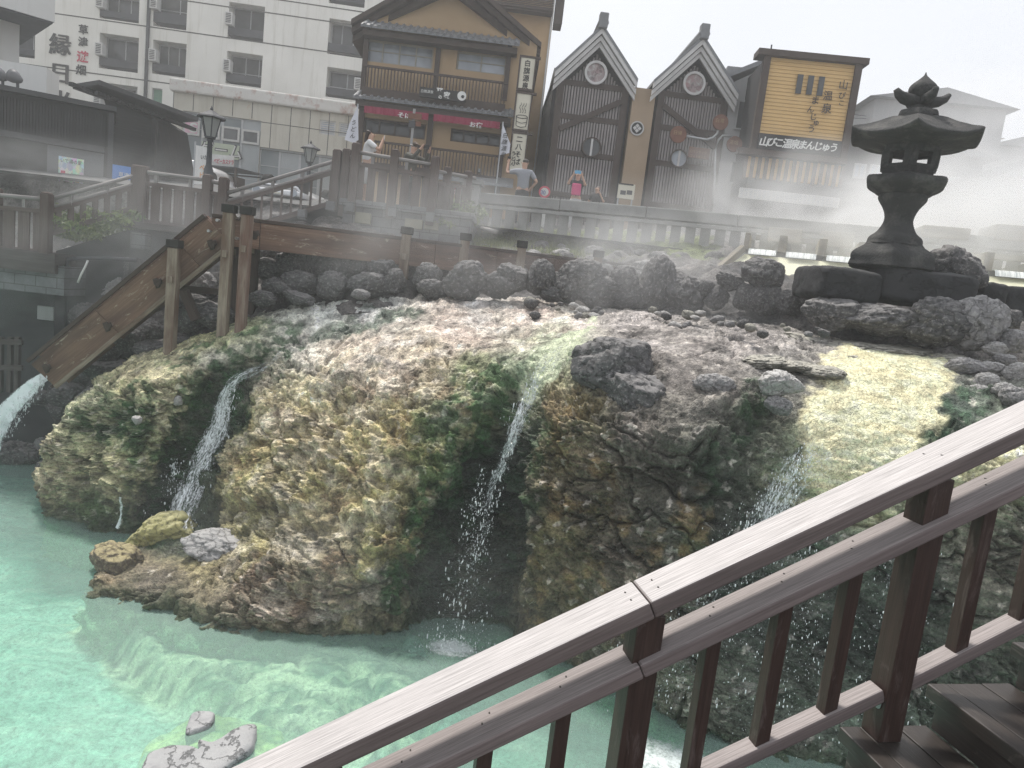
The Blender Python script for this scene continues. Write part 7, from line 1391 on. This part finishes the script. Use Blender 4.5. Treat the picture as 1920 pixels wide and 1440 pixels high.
M_WH = surf('white_cotton', (.70, .70, .70), (.62, .62, .63), 5, .9, .2, 40); M_GT = surf('grey_tee_cotton', (.30, .31, .34), (.26, .27, .30), 5, .9, .2, 40); M_OLV = surf('olive_jacket', (.09, .085, .07), (.06, .06, .05), 5, .9, .2, 40); M_BLK = surf('black_cloth', (.025, .025, .028), (.04, .04, .042), 5, .9, .2, 40)
M_HAIR = surf('dark_hair', (.03, .02, .018), (.05, .035, .03), 20, .5, .3, 80); M_GHAIR = surf('greying_hair', (.12, .11, .10), (.2, .19, .18), 20, .6, .3, 80); M_BHAIR = surf('brown_hair', (.08, .045, .03), (.12, .07, .045), 20, .5, .3, 80); M_PINK = surf('pink_bag_fabric', (.62, .05, .20), (.52, .04, .16), 5, .8, .2, 40); M_CAPM = surf('brown_cap', (.12, .09, .07), None, 5, .9, 0); M_BLUE = surf('light_blue_phone', (.15, .45, .70), None, 5, .4, 0); M_JEAN = surf('pale_trousers', (.5, .5, .5), (.42, .42, .43), 5, .9, .2, 30)
p1 = person(693, 242, 13.75, 5.16, rad(-80), 'woman in white with a dark ponytail taking a picture on the terrace', M_WH, M_WH, M_HAIR, (-.03, .19, .86), (.05, .19, .87), (M_AC, 'both', 'silver phone held up by the woman in white'), lean=.03, hairlen=.14, skirt=True)
p2 = person(774, 268, 15.0, 5.16, rad(-120), 'man in a brown cap and olive jacket raising a dark phone behind the terrace fence', M_OLV, M_BLK, M_GHAIR, (-.06, .26, .90), (.10, .24, .91), (M_INK, 'both', 'dark phone raised by the man in the brown cap'), lean=.03, sleeves=1, cap=M_CAPM)
p3 = person(986, 297, 17.0, street_z(17), rad(12), 'grey haired man in a grey t-shirt seen from behind with one arm raised', M_GT, M_BLK, M_GHAIR, (-.22, .14, .93), (.14, .08, .60), (M_INK, 'l', 'dark phone in the raised hand of the grey haired man'), lean=.01)
p4 = person(1086, 320, 18.0, street_z(18), rad(172), 'woman in black with a pink bag on her chest photographing with both arms up', M_BLK, M_JEAN, M_HAIR, (-.07, .18, .90), (.07, .18, .90), (M_BLUE, 'both', 'light blue phone held by the woman with the pink bag'), lean=.02, bag=M_PINK)
p5 = person(1122, 348, 18.0, street_z(18), rad(150), 'shorter brown haired person beside the woman with the pink bag', M_BLK, M_BLK, M_BHAIR, (-.12, .10, .80), (.16, .04, .52), None, lean=.02, hairlen=.3)

# ------------------------------------------------------------------ plants
def leafmat(name, c1, c2):
    m, t, b = newmat(name); oi = N(t, 'ObjectInfo'); v = coords(t, 'Object'); t.links.new(mixc(t, ramp(t, noise(t, v, 6, 4), [(.35, 0), (.65, 1)]), c1, c2), b.inputs['Base Color']); b.inputs['Roughness'].default_value = .6; b.inputs['Subsurface Weight'].default_value = 0; return m
M_LEAF = leafmat('shrub_leaf', (.07, .12, .03), (.20, .24, .07)); M_GRASS = leafmat('bank_grass', (.12, .16, .05), (.28, .29, .11)); M_STEM = surf('brown_stem', (.08, .06, .04), None, 9, .9, 0)
def shrub(px, py, Y, w, h, n, label):
    c = PY(px, py, Y); o = thing('shrub', c, label, 'shrub'); V = []; F_ = []
    for k in range(n):
        a = RNG.uniform(0, 6.28); u = RNG.uniform(-1, 1); r = RNG.uniform(.45, 1) ** .5; q = Vector((math.cos(a) * math.sqrt(1 - u * u) * w / 2 * r, math.sin(a) * math.sqrt(1 - u * u) * w / 2 * r, h * .5 + u * h * .5 * r)); q *= 1 + .25 * math.sin(a * 3 + u * 4)
        d = Vector(RNG.normal(size=3)).normalized(); e = d.cross(Vector(RNG.normal(size=3))).normalized(); L = RNG.uniform(.03, .075); i = len(V); V += [q - d * L, q + e * L * .35, q + d * L, q - e * L * .35]; F_.append((i, i + 1, i + 2, i + 3))
    me = bpy.data.meshes.new('foliage'); me.from_pydata([tuple(v) for v in V], [], F_); me.materials.append(M_LEAF); fo = bpy.data.objects.new('foliage', me); COL.objects.link(fo); fo.parent = o
    for k in range(5): mb = MB(); a = k * 1.26; mb.tube([c, c + Vector((math.cos(a) * w * .2, math.sin(a) * w * .2, h * .6))], [.015, .006], 5); mb.build('stem', M_STEM, o)
shrub(150, 452, 12.7, 1.15, .52, 2600, 'leafy green shrub below the left slanting fence'); shrub(240, 430, 12.9, .5, .3, 700, 'small leafy shrub left of the middle platform'); shrub(868, 425, 14.3, .75, .42, 1300, 'green shrub at the foot of the concrete column'); shrub(836, 440, 13.6, .6, .35, 900, 'low green shrub right under the terrace')
V = []; F_ = []
for k in range(15000):
    x = RNG.uniform(850, 1420); tt = RNG.uniform(0, 1) ** 1.3; y = 424 + (x - 850) * .085 + tt * 42
    if math.sin(x * .031) + math.sin(x * .013 + y * .1) < -.4 and tt > .2: continue
    c = PY(x, y, 15.7 - tt * 2.4 - max(0, x - 1200) * .0012); h = RNG.uniform(.06, .20) * (1 - .4 * tt); a = RNG.uniform(0, 3.14); w = Vector((math.cos(a), math.sin(a), 0)) * .009; l = Vector((RNG.normal() * .04, RNG.normal() * .04, h)); i = len(V)
    c.z -= .05; V += [c - w, c + w, c + l * .6 + w * .6, c + l, c + l * .6 - w * .6]; F_.append((i, i + 1, i + 2, i + 3, i + 4))
me = bpy.data.meshes.new('grass'); me.from_pydata([tuple(v) for v in V], [], F_); me.materials.append(M_GRASS); o = bpy.data.objects.new('grass', me); COL.objects.link(o); tag(o, 'yellow green grass on the bank under the concrete balustrade', 'grass', kind='stuff')
for k, (x0, y0, x1, y1, Y, lab) in enumerate([(857,424,884,433,14.0,'left short grey bamboo spout in the grassy bank'),(903,428,930,435,14.0,'right short grey bamboo spout in the grassy bank')]):
    a, b2 = PY(x0, y0, Y), PY(x1, y1, Y - .3); mb = MB(); mb.tube([a, a.lerp(b2, .45), a.lerp(b2, .5), a.lerp(b2, .55), b2], [.042, .042, .05, .042, .042], 12); tag(mb.build('bamboo_spout', M_POLE, smooth=True), lab, 'spout')
pts = [PY(*q) for q in [(255,488,12.2),(200,484,12.2),(150,484,12.2),(128,486,12.2),(124,500,12.2),(124,620,12.2)]]; mb = MB(); mb.tube(pts, .035, 10); tag(mb.build('water_pipe', M_SPAN, smooth=True), 'thin dark bent pipe over the rocks right of the left deck', 'pipe')
pts = [PY(*q) for q in [(165,488,12.1),(160,500,12.08),(152,515,12.05),(146,530,12.05)]]; mb = MB(); mb.tube(pts, .018, 8); tag(mb.build('white_hose', M_AC, smooth=True), 'short white ribbed hose hanging by the bent pipe', 'hose')
wf = thing('wooden_rack', PY(10, 700, 11.8), 'grey wooden rack at the left edge below the deck', 'rack')
for x in (2, 20, 34): a, b2 = PY(x, 632, 11.8), PY(x - 2, 735, 11.8); mb = MB(); mb.beam(b2, a, .07, .07, up=Vector((0, 1, 0))); mb.build('upright', M_DECK, wf)
for y in (640, 688): a, b2 = PY(-40, y, 11.76), PY(42, y + 2, 11.76); mb = MB(); mb.beam(a, b2, .05, .09); mb.build('crossbar', M_DECK, wf)
# ------------------------------------------------------------------ haze
m = bpy.data.materials.new('even_haze'); m.use_nodes = True; t = m.node_tree; t.nodes.remove(t.nodes['Principled BSDF'])
pv = t.nodes.new('ShaderNodeVolumePrincipled'); pv.inputs['Color'].default_value = (.985, .99, 1, 1); pv.inputs['Density'].default_value = .0035; pv.inputs['Anisotropy'].default_value = .2
t.links.new(pv.outputs[0], t.nodes['Material Output'].inputs['Volume'])
mb = MB(); mb.box(-45, 45, -4, 75, -2.3, 26); hz = mb.build('haze', m); tag(hz, 'thin even steam haze hanging over the whole hot spring', 'haze', kind='stuff')
def steam(name, x0, x1, y0, y1, z0, z1, dens, label, sc=.5, lo=.42, hi=.7, top=1.0):
    m = bpy.data.materials.new('drifting_steam'); m.use_nodes = True; t = m.node_tree; t.nodes.remove(t.nodes['Principled BSDF'])
    pv = t.nodes.new('ShaderNodeVolumePrincipled'); pv.inputs['Color'].default_value = (.99, .995, 1, 1); pv.inputs['Anisotropy'].default_value = .2
    g = coords(t, 'Generated'); o_ = coords(t, 'Object', (1, 1, 1.3)); n = noise(t, o_, sc, 3, .6, .6)
    sx = t.nodes.new('ShaderNodeSeparateXYZ'); t.links.new(g, sx.inputs[0])
    def M_(op, a, b_=None):
        k = t.nodes.new('ShaderNodeMath'); k.operation = op
        for i, v_ in enumerate((a, b_)):
            if v_ is None: continue
            if hasattr(v_, 'is_linked'): t.links.new(v_, k.inputs[i])
            else: k.inputs[i].default_value = v_
        return k.outputs[0]
    e = None
    for ax in 'XYZ':
        d = M_('MULTIPLY', M_('MULTIPLY', sx.outputs[ax], M_('SUBTRACT', 1.0, sx.outputs[ax])), 4.0); e = d if e is None else M_('MULTIPLY', e, d)
    f = ramp(t, n, [(lo, 0), (hi, 1)])
    t.links.new(M_('MULTIPLY', M_('MULTIPLY', f, M_('POWER', e, .7)), dens), pv.inputs['Density']); t.links.new(pv.outputs[0], t.nodes['Material Output'].inputs['Volume'])
    mb = MB(); mb.box(x0, x1, y0, y1, z0, z1); o = mb.build(name, m); tag(o, label, 'steam', kind='stuff'); return o
steam('steam', 2.6, 17, 11.0, 19.0, 3.4, 7.1, 1.4, 'thick white steam drifting behind the lantern over the channels', lo=.40, hi=.68)
steam('steam', -13, -3.5, 11.3, 14.2, .3, 5.6, .42, 'grey steam hanging over the basin behind the chute')
steam('steam', -3.5, 5.2, 9.6, 16, 3.2, 5.7, .42, 'faint steam drifting over the flume and boulders')
steam('steam', -5.5, 1.5, 6.2, 8.6, -.2, 1.6, .10, 'low steam over the pool under the middle cascade')
steam('steam', 7.2, 22, 12.0, 18.5, 3.6, 9.6, .75, 'tall white steam bank hiding the houses right of the lantern', lo=.36, hi=.64)
